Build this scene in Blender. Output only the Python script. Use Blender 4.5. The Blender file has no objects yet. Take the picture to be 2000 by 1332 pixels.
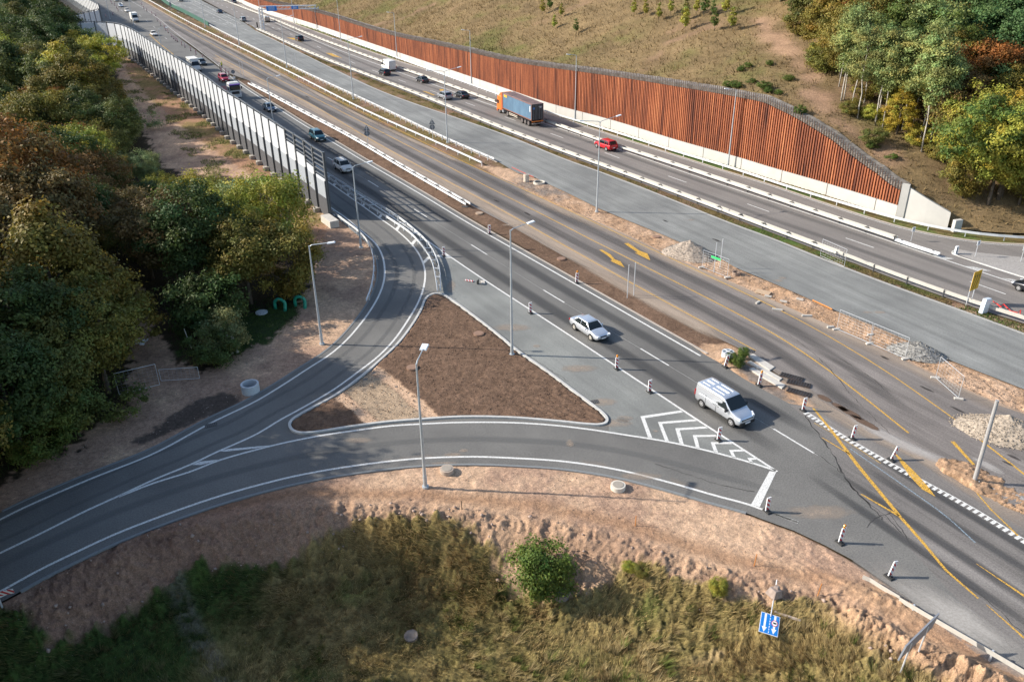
import bpy, bmesh, math, random
import numpy as np
from mathutils import Vector, Matrix, geometry
rng = np.random.default_rng(7); random.seed(7)
sc = bpy.context.scene; COL = sc.collection
# ------------------------------------------------------------ camera model
FPX, CX, CY, H = 1620.0, 1000.0, 666.0, 36.0
_d = np.array([40.0, -3087.0, -FPX]); _d /= np.linalg.norm(_d)
_f = np.array([0, 0, -1.0]); _f = _f - _d * (_f @ _d); _f /= np.linalg.norm(_f)
_up = -_d; _r = np.cross(_f, _up)
RW = np.array([_r, _f, _up])
CAMP = np.array([0, 0, H])
def ray(u, v): return RW @ np.array([u - CX, -(v - CY), -FPX])
def G(u, v, z=0.0):
    d = ray(u, v); t = (z - H) / d[2]; p = CAMP + d * t; return np.array([p[0], p[1], z])
def G2(u, v, z=0.0): return G(u, v, z)[:2]
def GP(pts, z=0.0): return np.array([G2(u, v, z) for u, v in pts])
def proj(p):
    c = RW.T @ (np.array(p, float) - CAMP); return CX - FPX * c[0] / c[2], CY + FPX * c[1] / c[2]
cam = bpy.data.cameras.new('camera'); cam.lens = FPX / 2000 * 36; cam.sensor_width = 36; cam.clip_end = 6000; cam.clip_start = 0.5
co = bpy.data.objects.new('camera', cam); COL.objects.link(co)
M4 = Matrix([[RW[i][0], RW[i][1], RW[i][2], CAMP[i]] for i in range(3)] + [[0, 0, 0, 1]])
co.matrix_world = M4; sc.camera = co
# ------------------------------------------------------------ world and sun
SUN_EL, SUN_AZ = math.radians(29), math.radians(-6)   # azimuth of the direction light travels
w = bpy.data.worlds.new('World'); sc.world = w; w.use_nodes = True
nt = w.node_tree; bg = nt.nodes['Background']; sky = nt.nodes.new('ShaderNodeTexSky'); sky.sky_type = 'NISHITA'
sky.sun_disc = False; sky.sun_elevation = SUN_EL
sx, sy = -math.cos(SUN_AZ), -math.sin(SUN_AZ)
sky.sun_rotation = math.atan2(sx, sy); sky.air_density = 1.0; sky.dust_density = 1.2
nt.links.new(sky.outputs[0], bg.inputs[0]); bg.inputs[1].default_value = 0.14
sl = bpy.data.lights.new('sun', 'SUN'); sl.energy = 4.7; sl.angle = math.radians(0.55); sl.color = (1, 0.93, 0.83)
so = bpy.data.objects.new('sun', sl); COL.objects.link(so)
dv = Vector((math.cos(SUN_EL) * math.cos(SUN_AZ), math.cos(SUN_EL) * math.sin(SUN_AZ), -math.sin(SUN_EL)))
so.rotation_euler = dv.to_track_quat('-Z', 'Y').to_euler(); so.location = (-60, 60, 90)
sc.view_settings.view_transform = 'Standard'; sc.view_settings.look = 'None'; sc.view_settings.gamma = 1; sc.view_settings.exposure = 0.62
# ------------------------------------------------------------ node helpers
def newmat(name):
    m = bpy.data.materials.new(name); m.use_nodes = True; n = m.node_tree; b = n.nodes['Principled BSDF']; return m, n, b
def N(n, t, **k):
    x = n.nodes.new(t)
    for a, b in k.items():
        if a in x.inputs.keys() if isinstance(a, str) else False: x.inputs[a].default_value = b
        else: setattr(x, a, b)
    return x
def L(n, a, b): n.links.new(a, b)
def noise(n, vec, scale, detail=4, rough=0.6):
    x = n.nodes.new('ShaderNodeTexNoise'); x.inputs['Scale'].default_value = scale; x.inputs['Detail'].default_value = detail; x.inputs['Roughness'].default_value = rough
    if vec: L(n, vec, x.inputs['Vector'])
    return x
def ramp(n, fac, stops, interp='LINEAR'):
    x = n.nodes.new('ShaderNodeValToRGB'); x.color_ramp.interpolation = interp
    e = x.color_ramp.elements
    while len(e) < len(stops): e.new(0.5)
    for i, (p, c) in enumerate(stops): e[i].position = p; e[i].color = (*c, 1) if len(c) == 3 else c
    L(n, fac, x.inputs[0]); return x
def mixc(n, fac, a, b, mode='MIX'):
    x = n.nodes.new('ShaderNodeMix'); x.data_type = 'RGBA'; x.blend_type = mode
    for s, val in ((x.inputs[0], fac), (x.inputs[6], a), (x.inputs[7], b)):
        if hasattr(val, 'links'): L(n, val, s)
        elif isinstance(val, (int, float)): s.default_value = val
        else: s.default_value = (*val, 1)
    return x.outputs[2]
def objc(n): return n.nodes.new('ShaderNodeTexCoord').outputs['Object']
def geop(n): return n.nodes.new('ShaderNodeNewGeometry').outputs['Position']
def rotmap(n, vec, az, sx, sy, sz=1):
    a = n.nodes.new('ShaderNodeMapping'); a.vector_type = 'POINT'; a.inputs['Rotation'].default_value = (0, 0, -az); L(n, vec, a.inputs['Vector'])
    b = n.nodes.new('ShaderNodeMapping'); b.inputs['Scale'].default_value = (sx, sy, sz); L(n, a.outputs[0], b.inputs['Vector']); return b.outputs[0]
def bump(n, b, h, strength, dist=0.05):
    x = n.nodes.new('ShaderNodeBump'); x.inputs['Strength'].default_value = strength; x.inputs['Distance'].default_value = dist
    L(n, h, x.inputs['Height']); L(n, x.outputs[0], b.inputs['Normal'])
MATS = {}
def simple(name, c, rough=0.6, metal=0.0, var=0.12, scale=6, bmp=0.0, spec=0.5, coat=0):
    if name in MATS: return MATS[name]
    m, n, b = newmat(name); v = objc(n); t = noise(n, v, scale, 5)
    lo = tuple(x * (1 - var) for x in c); hi = tuple(min(1, x * (1 + var)) for x in c)
    r = ramp(n, t.outputs[0], [(0.3, lo), (0.7, hi)]); L(n, r.outputs[0], b.inputs['Base Color'])
    b.inputs['Roughness'].default_value = rough; b.inputs['Metallic'].default_value = metal
    b.inputs['Specular IOR Level'].default_value = spec; b.inputs['Coat Weight'].default_value = coat; b.inputs['Coat Roughness'].default_value = 0.08
    if bmp: bump(n, b, noise(n, v, scale * 4, 4).outputs[0], bmp, 0.03)
    MATS[name] = m; return m
def asphalt(name, c, az, streak=0.35, patch=0.15, tint=None):
    m, n, b = newmat(name); v = geop(n)
    fine = noise(n, v, 9, 6, 0.75); st = noise(n, rotmap(n, v, az, 0.035, 1.1), 1.0, 5, 0.6); big = noise(n, v, 0.12, 4, 0.6)
    st2 = noise(n, rotmap(n, v, az, 0.25, 5.0), 1.0, 4, 0.7)
    c1 = ramp(n, st.outputs[0], [(0.3, tuple(x * (1 - streak) for x in c)), (0.72, tuple(x * (1 + streak) for x in c))]).outputs[0]
    c2 = mixc(n, 1.0, c1, ramp(n, fine.outputs[0], [(0.32, (0.62,) * 3), (0.5, (1.0,) * 3), (0.72, (1.45, 1.42, 1.38))]).outputs[0], 'MULTIPLY')
    c3 = mixc(n, 1.0, c2, ramp(n, big.outputs[0], [(0.3, (1 - patch,) * 3), (0.7, (1 + patch, 1 + patch, 1 + patch * 0.9))]).outputs[0], 'MULTIPLY')
    c4 = mixc(n, 1.0, c3, ramp(n, st2.outputs[0], [(0.35, (1 - streak * .4,) * 3), (0.65, (1 + streak * .4,) * 3)]).outputs[0], 'MULTIPLY')
    # faint light scuffs and dust
    sc_ = noise(n, rotmap(n, v, az + 0.15, 0.3, 2.0), 0.5, 6, 0.75)
    c5 = mixc(n, ramp(n, sc_.outputs[0], [(0.62, (0, 0, 0)), (0.8, (0.5, 0.5, 0.5))]).outputs[0], c4, tint or (0.3, 0.27, 0.23))
    vo = n.nodes.new('ShaderNodeTexVoronoi'); vo.feature = 'DISTANCE_TO_EDGE'; vo.inputs['Scale'].default_value = 0.045; wn = noise(n, v, 0.6, 3)
    wv = mixc(n, 0.06, v, wn.outputs['Color'], 'ADD'); 
    b.inputs['Roughness'].default_value = 0.85; b.inputs['Specular IOR Level'].default_value = 0.3
    L(n, c5, b.inputs['Base Color']); bump(n, b, noise(n, v, 45, 3).outputs[0], 0.25, 0.02)
    MATS[name] = m; return m
def overlay(name, c, az=0, ns=0.8, lo=0.35, hi=0.65, amax=0.9, aniso=(1, 1), rough=0.9):
    """worn or dusty sheet: opacity from attribute 'a' and noise"""
    m, n, b = newmat(name); v = geop(n); at = n.nodes.new('ShaderNodeAttribute'); at.attribute_name = 'a'
    t = noise(n, rotmap(n, v, az, *aniso), ns, 6, 0.7)
    ad = n.nodes.new('ShaderNodeMath'); ad.operation = 'ADD'; L(n, at.outputs['Fac'], ad.inputs[0]); L(n, t.outputs[0], ad.inputs[1])
    r = ramp(n, ad.outputs[0], [(lo, (0, 0, 0)), (hi, (amax,) * 3)])
    # ramp input is clamped 0..1, so halve the sum first
    ad2 = n.nodes.new('ShaderNodeMath'); ad2.operation = 'MULTIPLY'; ad2.inputs[1].default_value = 0.5; L(n, ad.outputs[0], ad2.inputs[0]); L(n, ad2.outputs[0], r.inputs[0])
    tr = n.nodes.new('ShaderNodeBsdfTransparent'); mx = n.nodes.new('ShaderNodeMixShader')
    f2 = noise(n, v, 7, 5, 0.7); cc = ramp(n, f2.outputs[0], [(0.3, tuple(x * 0.78 for x in c)), (0.7, tuple(x * 1.2 for x in c))])
    L(n, cc.outputs[0], b.inputs['Base Color']); b.inputs['Roughness'].default_value = rough; b.inputs['Specular IOR Level'].default_value = 0.2
    L(n, r.outputs[0], mx.inputs[0]); L(n, tr.outputs[0], mx.inputs[1]); L(n, b.outputs[0], mx.inputs[2])
    L(n, mx.outputs[0], n.nodes['Material Output'].inputs[0]); MATS[name] = m; return m
def paint(name, c, wear=0.5):
    m, n, b = newmat(name); v = geop(n); t = noise(n, v, 5, 6, 0.8)
    r = ramp(n, t.outputs[0], [(0.25, tuple(x * 0.55 for x in c)), (0.42, tuple(x * 0.9 for x in c)), (0.7, c)])
    L(n, r.outputs[0], b.inputs['Base Color']); b.inputs['Roughness'].default_value = 0.7
    if wear:
        t2 = noise(n, v, 12, 5, 0.8); q = ramp(n, t2.outputs[0], [(0.5 + 0.0, (1, 1, 1)), (0.5 + 0.3 * (1.15 - wear), (0, 0, 0))])
        tr = n.nodes.new('ShaderNodeBsdfTransparent'); mx = n.nodes.new('ShaderNodeMixShader'); L(n, q.outputs[0], mx.inputs[0])
        L(n, tr.outputs[0], mx.inputs[1]); L(n, b.outputs[0], mx.inputs[2]); L(n, mx.outputs[0], n.nodes['Material Output'].inputs[0])
    MATS[name] = m; return m
# ------------------------------------------------------------ object helpers
def tag(o, label=None, cat=None, group=None, kind=None):
    if label: o['label'] = label
    if cat: o['category'] = cat
    if group: o['group'] = group
    if kind: o['kind'] = kind
    return o
def empty(name, loc=(0, 0, 0), rz=0, label=None, cat=None, group=None):
    o = bpy.data.objects.new(name, None); COL.objects.link(o); o.location = tuple(float(x) for x in loc); o.rotation_euler = (0, 0, rz); o.empty_display_size = 0.3
    return tag(o, label, cat, group)
def link(name, me, parent=None, loc=None, rot=None, scale=None):
    o = bpy.data.objects.new(name, me); COL.objects.link(o)
    if parent is not None: o.parent = parent
    if loc is not None: o.location = tuple(float(x) for x in loc)
    if rot is not None: o.rotation_euler = rot
    if scale is not None: o.scale = scale
    return o
def arrmesh(name, V, F, mats, attr=None, aname='a', smooth=False, midx=None):
    """mesh from numpy arrays; F is (n,3) or (n,4)"""
    V = np.asarray(V, np.float32); F = np.asarray(F, np.int32); k = F.shape[1]
    me = bpy.data.meshes.new(name); me.vertices.add(len(V)); me.vertices.foreach_set('co', V.ravel())
    me.loops.add(F.size); me.loops.foreach_set('vertex_index', F.ravel())
    me.polygons.add(len(F)); me.polygons.foreach_set('loop_start', np.arange(0, F.size, k, dtype=np.int32)); me.polygons.foreach_set('loop_total', np.full(len(F), k, np.int32))
    if smooth: me.polygons.foreach_set('use_smooth', np.ones(len(F), bool))
    if midx is not None: me.polygons.foreach_set('material_index', np.asarray(midx, np.int32))
    me.update(calc_edges=True)
    if attr is not None:
        attr = np.asarray(attr, np.float32)
        if attr.ndim == 1: a = me.attributes.new(aname, 'FLOAT', 'POINT'); a.data.foreach_set('value', attr)
        else:
            a = me.attributes.new(aname, 'FLOAT_COLOR', 'POINT'); c4 = np.ones((len(V), 4), np.float32); c4[:, :3] = attr; a.data.foreach_set('color', c4.ravel())
    for m in (mats if isinstance(mats, (list, tuple)) else [mats]): me.materials.append(m)
    return me
class MB:
    def __init__(s): s.v = []; s.f = []; s.m = []; s.mi = 0
    def add(s, vs, fs):
        k = len(s.v); s.v += [tuple(float(c) for c in p) for p in vs]; s.f += [tuple(i + k for i in f) for f in fs]; s.m += [s.mi] * len(fs); return s
    def box(s, c, d, rz=0, ry=0, taper=1.0):
        x, y, z = d[0] / 2, d[1] / 2, d[2] / 2; m = Matrix.Rotation(rz, 3, 'Z') @ Matrix.Rotation(ry, 3, 'Y')
        vs = []
        for k, t in ((-1, 1), (1, taper)):
            for i, j in ((-1, -1), (1, -1), (1, 1), (-1, 1)): vs.append(m @ Vector((i * x * t, j * y * t, k * z)) + Vector(tuple(float(q) for q in c)))
        return s.add(vs, [(3, 2, 1, 0), (4, 5, 6, 7), (0, 1, 5, 4), (1, 2, 6, 5), (2, 3, 7, 6), (3, 0, 4, 7)])
    def tube(s, p, q, r0, r1=None, n=8, cap=True):
        r1 = r0 if r1 is None else r1; p = Vector(tuple(map(float, p))); q = Vector(tuple(map(float, q))); a = (q - p).normalized()
        e = a.orthogonal().normalized(); g = a.cross(e); vs = []
        for c, r in ((p, r0), (q, r1)):
            for i in range(n): t = 2 * math.pi * i / n; vs.append(c + (e * math.cos(t) + g * math.sin(t)) * r)
        fs = [(i, (i + 1) % n, n + (i + 1) % n, n + i) for i in range(n)]
        if cap: fs += [tuple(range(n - 1, -1, -1)), tuple(range(n, 2 * n))]
        return s.add(vs, fs)
    def path(s, pts, r, n=6):
        pts = [Vector(tuple(map(float, p))) for p in pts]; rs = r if isinstance(r, (list, tuple)) else [r] * len(pts); vs = []; fs = []
        e = None
        for i, p in enumerate(pts):
            a = (pts[min(i + 1, len(pts) - 1)] - pts[max(i - 1, 0)]).normalized()
            e = a.orthogonal().normalized() if e is None else (e - a * e.dot(a)).normalized(); g = a.cross(e)
            for k in range(n): t = 2 * math.pi * k / n; vs.append(p + (e * math.cos(t) + g * math.sin(t)) * rs[i])
        for i in range(len(pts) - 1):
            for k in range(n): fs.append((i * n + k, i * n + (k + 1) % n, (i + 1) * n + (k + 1) % n, (i + 1) * n + k))
        fs += [tuple(range(n - 1, -1, -1)), tuple(range((len(pts) - 1) * n, len(pts) * n))]
        return s.add(vs, fs)
    def prism(s, poly, z0, z1):
        """extrude an (x,y) outline"""
        n = len(poly); return s.add([(x, y, z0) for x, y in poly] + [(x, y, z1) for x, y in poly], [tuple(range(n - 1, -1, -1)), tuple(range(n, 2 * n))] + [(i, (i + 1) % n, n + (i + 1) % n, n + i) for i in range(n)])
    def side(s, poly, y0, y1):
        """extrude an (x,z) outline along y"""
        n = len(poly); return s.add([(x, y0, z) for x, z in poly] + [(x, y1, z) for x, z in poly], [tuple(range(n)), tuple(range(2 * n - 1, n - 1, -1))] + [((i + 1) % n, i, n + i, n + (i + 1) % n) for i in range(n)])
    def loft(s, secs, close=True, cap=True):
        n = len(secs[0]); vs = [p for q in secs for p in q]; fs = []
        for i in range(len(secs) - 1):
            for k in range(n if close else n - 1): fs.append((i * n + k, i * n + (k + 1) % n, (i + 1) * n + (k + 1) % n, (i + 1) * n + k))
        if cap: fs += [tuple(range(n - 1, -1, -1)), tuple(range((len(secs) - 1) * n, len(secs) * n))]
        return s.add(vs, fs)
    def mesh(s, name, mats, smooth=False, bevel=0):
        me = bpy.data.meshes.new(name); me.from_pydata(s.v, [], s.f)
        for m in (mats if isinstance(mats, (list, tuple)) else [mats]): me.materials.append(m)
        me.polygons.foreach_set('material_index', s.m)
        bm = bmesh.new(); bm.from_mesh(me); bmesh.ops.recalc_face_normals(bm, faces=bm.faces)
        if bevel: bmesh.ops.bevel(bm, geom=[e for e in bm.edges if e.calc_face_angle(0) > 0.5], offset=bevel, segments=2, affect='EDGES', profile=0.6)
        bm.to_mesh(me); bm.free()
        if smooth: me.polygons.foreach_set('use_smooth', [True] * len(me.polygons))
        me.update(); return me
    def build(s, name, mats, parent=None, loc=None, rot=None, smooth=False, bevel=0, sub=0):
        o = link(name, s.mesh(name, mats, smooth, bevel), parent, loc, rot)
        if sub: q = o.modifiers.new('s', 'SUBSURF'); q.levels = sub; q.render_levels = sub
        return o
# ------------------------------------------------------------ plane geometry
def cat(pts, n=6, closed=False):
    P = [np.array(p, float) for p in pts]; out = []; m = len(P)
    for i in range(m if closed else m - 1):
        if closed: a, b, c, d = P[(i - 1) % m], P[i], P[(i + 1) % m], P[(i + 2) % m]
        else: a, b, c, d = P[max(i - 1, 0)], P[i], P[i + 1], P[min(i + 2, m - 1)]
        if not closed and i == 0: a = 2 * b - c
        if not closed and i == m - 2: d = 2 * c - b
        k = max(np.linalg.norm(c - b), 1e-6); a = b + (a - b) / max(np.linalg.norm(a - b), 1e-6) * k; d = c + (d - c) / max(np.linalg.norm(d - c), 1e-6) * k
        for j in range(n):
            t = j / n; out.append(0.5 * (2 * b + (c - a) * t + (2 * a - 5 * b + 4 * c - d) * t * t + (3 * b - a - 3 * c + d) * t ** 3))
    if not closed: out.append(P[-1])
    return np.array(out)
def normals(P):
    d = np.gradient(P, axis=0); d /= np.linalg.norm(d, axis=1)[:, None] + 1e-9; return np.stack([-d[:, 1], d[:, 0]], 1)
def off(P, d): return P + normals(P) * d
def arclen(P): return np.concatenate([[0], np.cumsum(np.linalg.norm(np.diff(P, axis=0), axis=1))])
def at_s(P, s):
    a = arclen(P); return np.stack([np.interp(s, a, P[:, 0]), np.interp(s, a, P[:, 1])], -1)
def resample(P, step):
    a = arclen(P); n = max(2, int(a[-1] / step) + 1); return at_s(P, np.linspace(0, a[-1], n))
def ribbon(P, w, z):
    """flat strip, returns V,F"""
    n = normals(P); wv = np.broadcast_to(np.asarray(w, float), (len(P),)); a = P + n * wv[:, None] / 2; b = P - n * wv[:, None] / 2
    V = np.zeros((2 * len(P), 3)); V[0::2, :2] = a; V[1::2, :2] = b; V[:, 2] = z
    i = np.arange(len(P) - 1) * 2; F = np.stack([i, i + 1, i + 3, i + 2], 1); return V, F
def joinVF(lst):
    V = []; F = []; k = 0
    for v, f in lst: V.append(v); F.append(f + k); k += len(v)
    return np.concatenate(V), np.concatenate(F)
def sheet(name, poly, z, m, parent=None):
    P = [Vector((float(x), float(y), 0)) for x, y in poly]; T = geometry.tessellate_polygon([P])
    V = np.array([(p.x, p.y, z) for p in P]); F = np.array(T)
    a, b, c = V[F[:, 0]], V[F[:, 1]], V[F[:, 2]]; cr = np.cross(b - a, c - a)[:, 2]; F[cr < 0] = F[cr < 0][:, ::-1]; F = F[abs(cr) > 1e-9]
    return link(name, arrmesh(name, V, F, m), parent)
def sdist(X, Y, poly):
    """signed distance to closed polygon, positive inside"""
    P = np.asarray(poly, float); d2 = np.full(X.shape, 1e12); ins = np.zeros(X.shape, bool)
    for i in range(len(P)):
        a = P[i]; b = P[(i + 1) % len(P)]; e = b - a; l = e @ e + 1e-12
        t = np.clip(((X - a[0]) * e[0] + (Y - a[1]) * e[1]) / l, 0, 1)
        d2 = np.minimum(d2, (X - a[0] - t * e[0]) ** 2 + (Y - a[1] - t * e[1]) ** 2)
        c = ((a[1] > Y) != (b[1] > Y)); xi = a[0] + (Y - a[1]) / (b[1] - a[1] + 1e-12) * (b[0] - a[0]); ins ^= c & (X < xi)
    d = np.sqrt(d2); return np.where(ins, d, -d)
def ss(a, b, x): t = np.clip((x - a) / (b - a), 0, 1); return t * t * (3 - 2 * t)
_T = rng.random((256, 256)).astype(np.float32)
def vn(x, y):
    xi = np.floor(x).astype(int); yi = np.floor(y).astype(int); fx = x - xi; fy = y - yi; fx = fx * fx * (3 - 2 * fx); fy = fy * fy * (3 - 2 * fy)
    g = lambda i, j: _T[i & 255, j & 255]
    return (g(xi, yi) * (1 - fx) + g(xi + 1, yi) * fx) * (1 - fy) + (g(xi, yi + 1) * (1 - fx) + g(xi + 1, yi + 1) * fx) * fy
def fbm(x, y, o=4, sc_=1.0):
    s = 0; a = 0.5; x = x * sc_ + 17.3; y = y * sc_ + 5.1
    for i in range(o): s = s + a * (vn(x, y) - 0.5); x = x * 2.03 + 31.7; y = y * 2.03 + 11.9; a *= 0.55
    return s   # about -0.5..0.5
# ============================================================ road layout (traced lines on the ground plane)
rampL = cat(GP([(-140,1078),(-60,1042),(0,1015),(32,998.5),(175,936),(300,886),(412,826),(500,783.5),(550,753.5),(600,721),(645,692),(675,666),(700,638),(725,604),(741,575.5),(750,548),(751,520.5),(746,498),(735,478),(717,460.5),(700,447),(675,425.5),(646,405.5),(620,385),(570,348)]))
rampIn = cat(GP([(-140,1146),(0,1080),(75,1044),(165,999),(232,968.5),(300,937),(375,906),(425,882),(462,866),(500,848.5),(550,818.5),(587,798.5),(650,762),(700,726),(740,695),(768,666),(780,650.5),(800,620.5),(817,590.5),(827,563),(830.5,538),(827.5,518),(817.5,495.5),(800,473),(772,448),(740,425.5),(700,397),(660,369),(640,355),(600,327)]))
lowUp = cat(GP([(232,970),(300,943.5),(375,920),(425,900),(500,878.5),(550,866),(625,851),(700,840),(762,832),(825,828),(900,825),(1000,825.5),(1075,830),(1150,838.5),(1225,850),(1300,862),(1375,878.5),(1450,898.5),(1516,919)]))
lowDn = cat(GP([(-140,1222),(0,1155),(75,1114),(147,1079),(225,1043),(340,999),(425,970),(500,948.5),(575,930),(650,916),(750,902),(825,895),(925,892),(1000,894.5),(1100,901),(1200,916),(1300,940),(1400,968.5),(1465,986),(1500,999),(1559,1020)]))
mainR = cat(GP([(457,157.5),(500,186.5),(562,224),(607,254),(642,272.5),(687,301),(738,333),(785,355.5),(875,414),(1000,484.5),(1125,555.5),(1250,628),(1318,666),(1368,695)]))
mainL = cat(GP([(610,318),(700,379),(780,433),(860,488),(887,508),(995,579),(1130,666),(1212,721),(1275,763.5),(1330,800),(1400,843.5),(1500,911),(1518,921)]))
lane = GP([(560,262),(718.7,353),(809,408.7),(920,478),(1062,567),(1253,682),(1515,840),(1598,890)])
yl = cat(GP([(420,108),(500,151),(600,200),(725,274),(832,333),(925,380.5),(1000,422),(1075,463),(1162,515.5),(1250,563),(1325,603),(1400,643),(1445,667),(1476,685)]))
ym = cat(GP([(330,40),(420,90),(500,132.5),(625,197.5),(750,261),(890,333),(975,378),(1100,438),(1200,493),(1275,533),(1375,575.5),(1500,639),(1546,666),(1625,713.5),(1687,758.5),(1737,806),(1775,846)]))
yr = cat(GP([(270,-4),(370,52),(500,117),(640,187),(775,252),(900,315),(1000,359),(1075,395.5),(1175,440.5),(1275,488),(1400,548),(1500,593),(1575,628),(1650,666),(1712,698.5),(1775,741),(1825,788.5),(1885,833.5)]))
yr2 = cat(GP([(1912,857),(2000,926),(2100,1010)]))
# guard rail lines (top of rail at 0.7 m)
gA = cat(GP([(487,162),(500,168),(575,208),(700,273),(797,331),(850,360),(914,397)], .7))
gB = cat(GP([(270,-12),(287,-2),(375,46),(500,107.5),(600,157),(725,220),(875,286),(940,316)], .7))
gC = cat(GP([(300,-14),(412,50),(500,94),(625,154),(750,211),(875,271),(965,309)], .7))
gD = cat(GP([(503,56),(517,62),(625,110),(750,157),(875,205),(1000,256),(1212,333),(1350,383),(1500,441),(1637,491)], .7))
gD2 = cat(GP([(1637,491),(1750,534),(1912,591),(2000,619),(2120,660),(2500,800)], .7))
gE = cat(GP([(360,-32),(425,-5),(500,24),(537,38),(625,75),(750,120.5),(875,164),(965,197),(1100,246),(1200,282.5),(1365,332.5),(1500,381),(1600,413),(1675,438),(1750,463)], .7))
gF = cat(GP([(480,-12),(625,58),(750,103),(875,148),(975,184),(1075,219),(1200,256),(1325,296),(1445,331),(1500,350),(1555,368),(1650,395.5),(1752,426),(1817,442),(1887,453),(1957,462),(2000,464),(2120,466),(2500,480)], .7))
gG1 = cat(GP([(637,343),(700,388),(765,429),(800,453),(825,480.5),(842.5,508),(850,540.5),(854,568)], .6))
gG2 = cat(GP([(640,338),(704,378),(775,421),(812.5,450.5),(837.5,475.5),(852.5,503),(859,530),(860,565.5)], .6))
gH = cat(GP([(646,410),(670,428),(700,450.5),(717.5,470.5),(726,490.5),(729.5,513),(728,540.5),(722.5,565.5),(715,585.5)], .6))
gI = cat(GP([(1757,1167),(1820,1204),(1900,1250),(1975,1294),(2060,1345)], .7))
# sound barrier line from its top edge
BH = 8.75
barr = cat(GP([(156,42.5),(195,42),(222,44),(250,52.5),(287,75),(325,99),(362,122.5),(400,147.5),(437,175),(462,190),(500,214.5),(532,235),(567,257.5),(590,271),(604,282.5),(625,293),(631,298)], BH))
E0 = off(mainR, .75)
def smo(P, w=9, st=2.0):
    P = resample(P, st); k = w // 2; a = np.pad(P, ((k, k), (0, 0)), mode='reflect', reflect_type='odd'); c = np.ones(w) / w
    return np.stack([np.convolve(a[:, 0], c, 'valid'), np.convolve(a[:, 1], c, 'valid')], 1)
yl, ym, yr = smo(yl, 15), smo(ym, 15), smo(yr, 15)
gA, gB, gC, gD, gE, gF = smo(gA, 11), smo(gB, 15), smo(gC, 15), smo(gD, 15), smo(gE, 15), smo(gF, 7)
mainR = smo(mainR, 13); mainL = smo(mainL, 9); E0 = off(mainR, .75)
# ---- pavement outlines
A_left = np.concatenate([off(rampL, .75)[::1]])
far = GP([(560,330),(500,285),(425,232),(350,178),(300,140),(262,100),(225,70),(185,48),(140,20),(60,-60)])
# everything left of the median: slip road, triangle forecourt, main carriageway and the merged apron bottom right
lowEdge = off(lowDn, -.95)
Apoly = np.concatenate([lowEdge, GP([(1612,1065),(1662,1091.5),(1695,1114),(1725,1134),(1762,1159),(1812,1196.5),(1900,1236.5),(2000,1304),(2160,1420),(2500,1660),(3300,2050),(3400,1600),(2600,1300),(2200,1080),(2000,940),(1890,880),(1800,850),(1700,830),(1620,800),(1560,791),(1542,788),(1500,766),(1450,738),(1410,711),(1372,690)]),
    E0[::-1][1:], GP([(440,142),(330,60),(230,-30),(60,-60)]), far[::-1][1:], A_left[::-1][3:]])
gBo = off(gB, -1.5)
Bpoly = np.concatenate([GP([(230,-30),(330,60),(400,106),(440,142),(487,158)]), off(gA, .9), GP([(1000,443),(1100,500),(1225,558),(1275,588),(1350,633),(1412,665),(1445,681),(1490,710),(1560,760),(1600,796),(1680,840),(1780,880),(1850,915),(1950,990),(2100,1090),(2600,1400),(3300,1800),(3300,1420),(2600,1110),
    (2150,890),(2000,808),(1950,791),(1875,758.5),(1800,721),(1750,696),(1685,666),(1625,640),(1550,608),(1500,585),(1375,530.5),(1300,498),(1250,473),(1160,433),(1075,398),(1000,357)]), off(gB, -1.3)[::-1]])
Cpoly = np.concatenate([off(gC, .7), GP([(1010,338),(1042,345.5),(1065,357),(1115,380.5),(1165,405.5),(1225,430.5),(1287,455.5),(1325,472),(1387,493),(1437,523),(1500,549),(1550,570.5),(1625,604),(1700,633),(1775,665.5),(1825,691),(1900,721),(2000,760),(2150,825),(3100,1230),
    (3100,1060),(2200,730),(2000,652),(1875,605.5),(1750,560.5),(1625,513),(1500,463),(1425,435.5),(1350,405.5),(1250,365.5),(1162,332.5),(1100,310),(1000,269),(750,181),(600,110),(500,61),(470,40),(400,5),(340,-30)])])
Dpoly = np.concatenate([GP([(300,-45),(400,2),(493,52)]), off(gD, -.1), off(gD2, .1)[2:], GP([(2900,945),(2900,520),(2120,478),(2000,477),(1925,473),(1825,458),(1750,440.5),(1700,425.5),(1600,393),(1500,359),(1412,332.5),(1350,312.5),(1200,265),(1075,222.5),(967,184),(875,150),(750,110),(625,65),(500,17.5),(420,-20),(380,-45)])])
isl = cat(GP([(837.5,579),(850,574.5),(862.5,575.5),(876,583),(925,618),(987,666.5),(1000,678),(1075,731),(1125,768.5),(1162,796),(1180,811),(1185.5,820),(1183,827),(1170,830.5),(1150,830),(1100,825),(1000,817),(900,815.5),(825,820),(750,826),(675,836),(612,845.5),(587,846.5),(572.5,842),(566,831),(571,821),(587.5,810),(650,776),(700,741),(740,707),(778,671),(805,635.5),(822.5,606),(831,585.5)]), 5, True)
roads = [Apoly, Bpoly, Cpoly, Dpoly]
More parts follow.
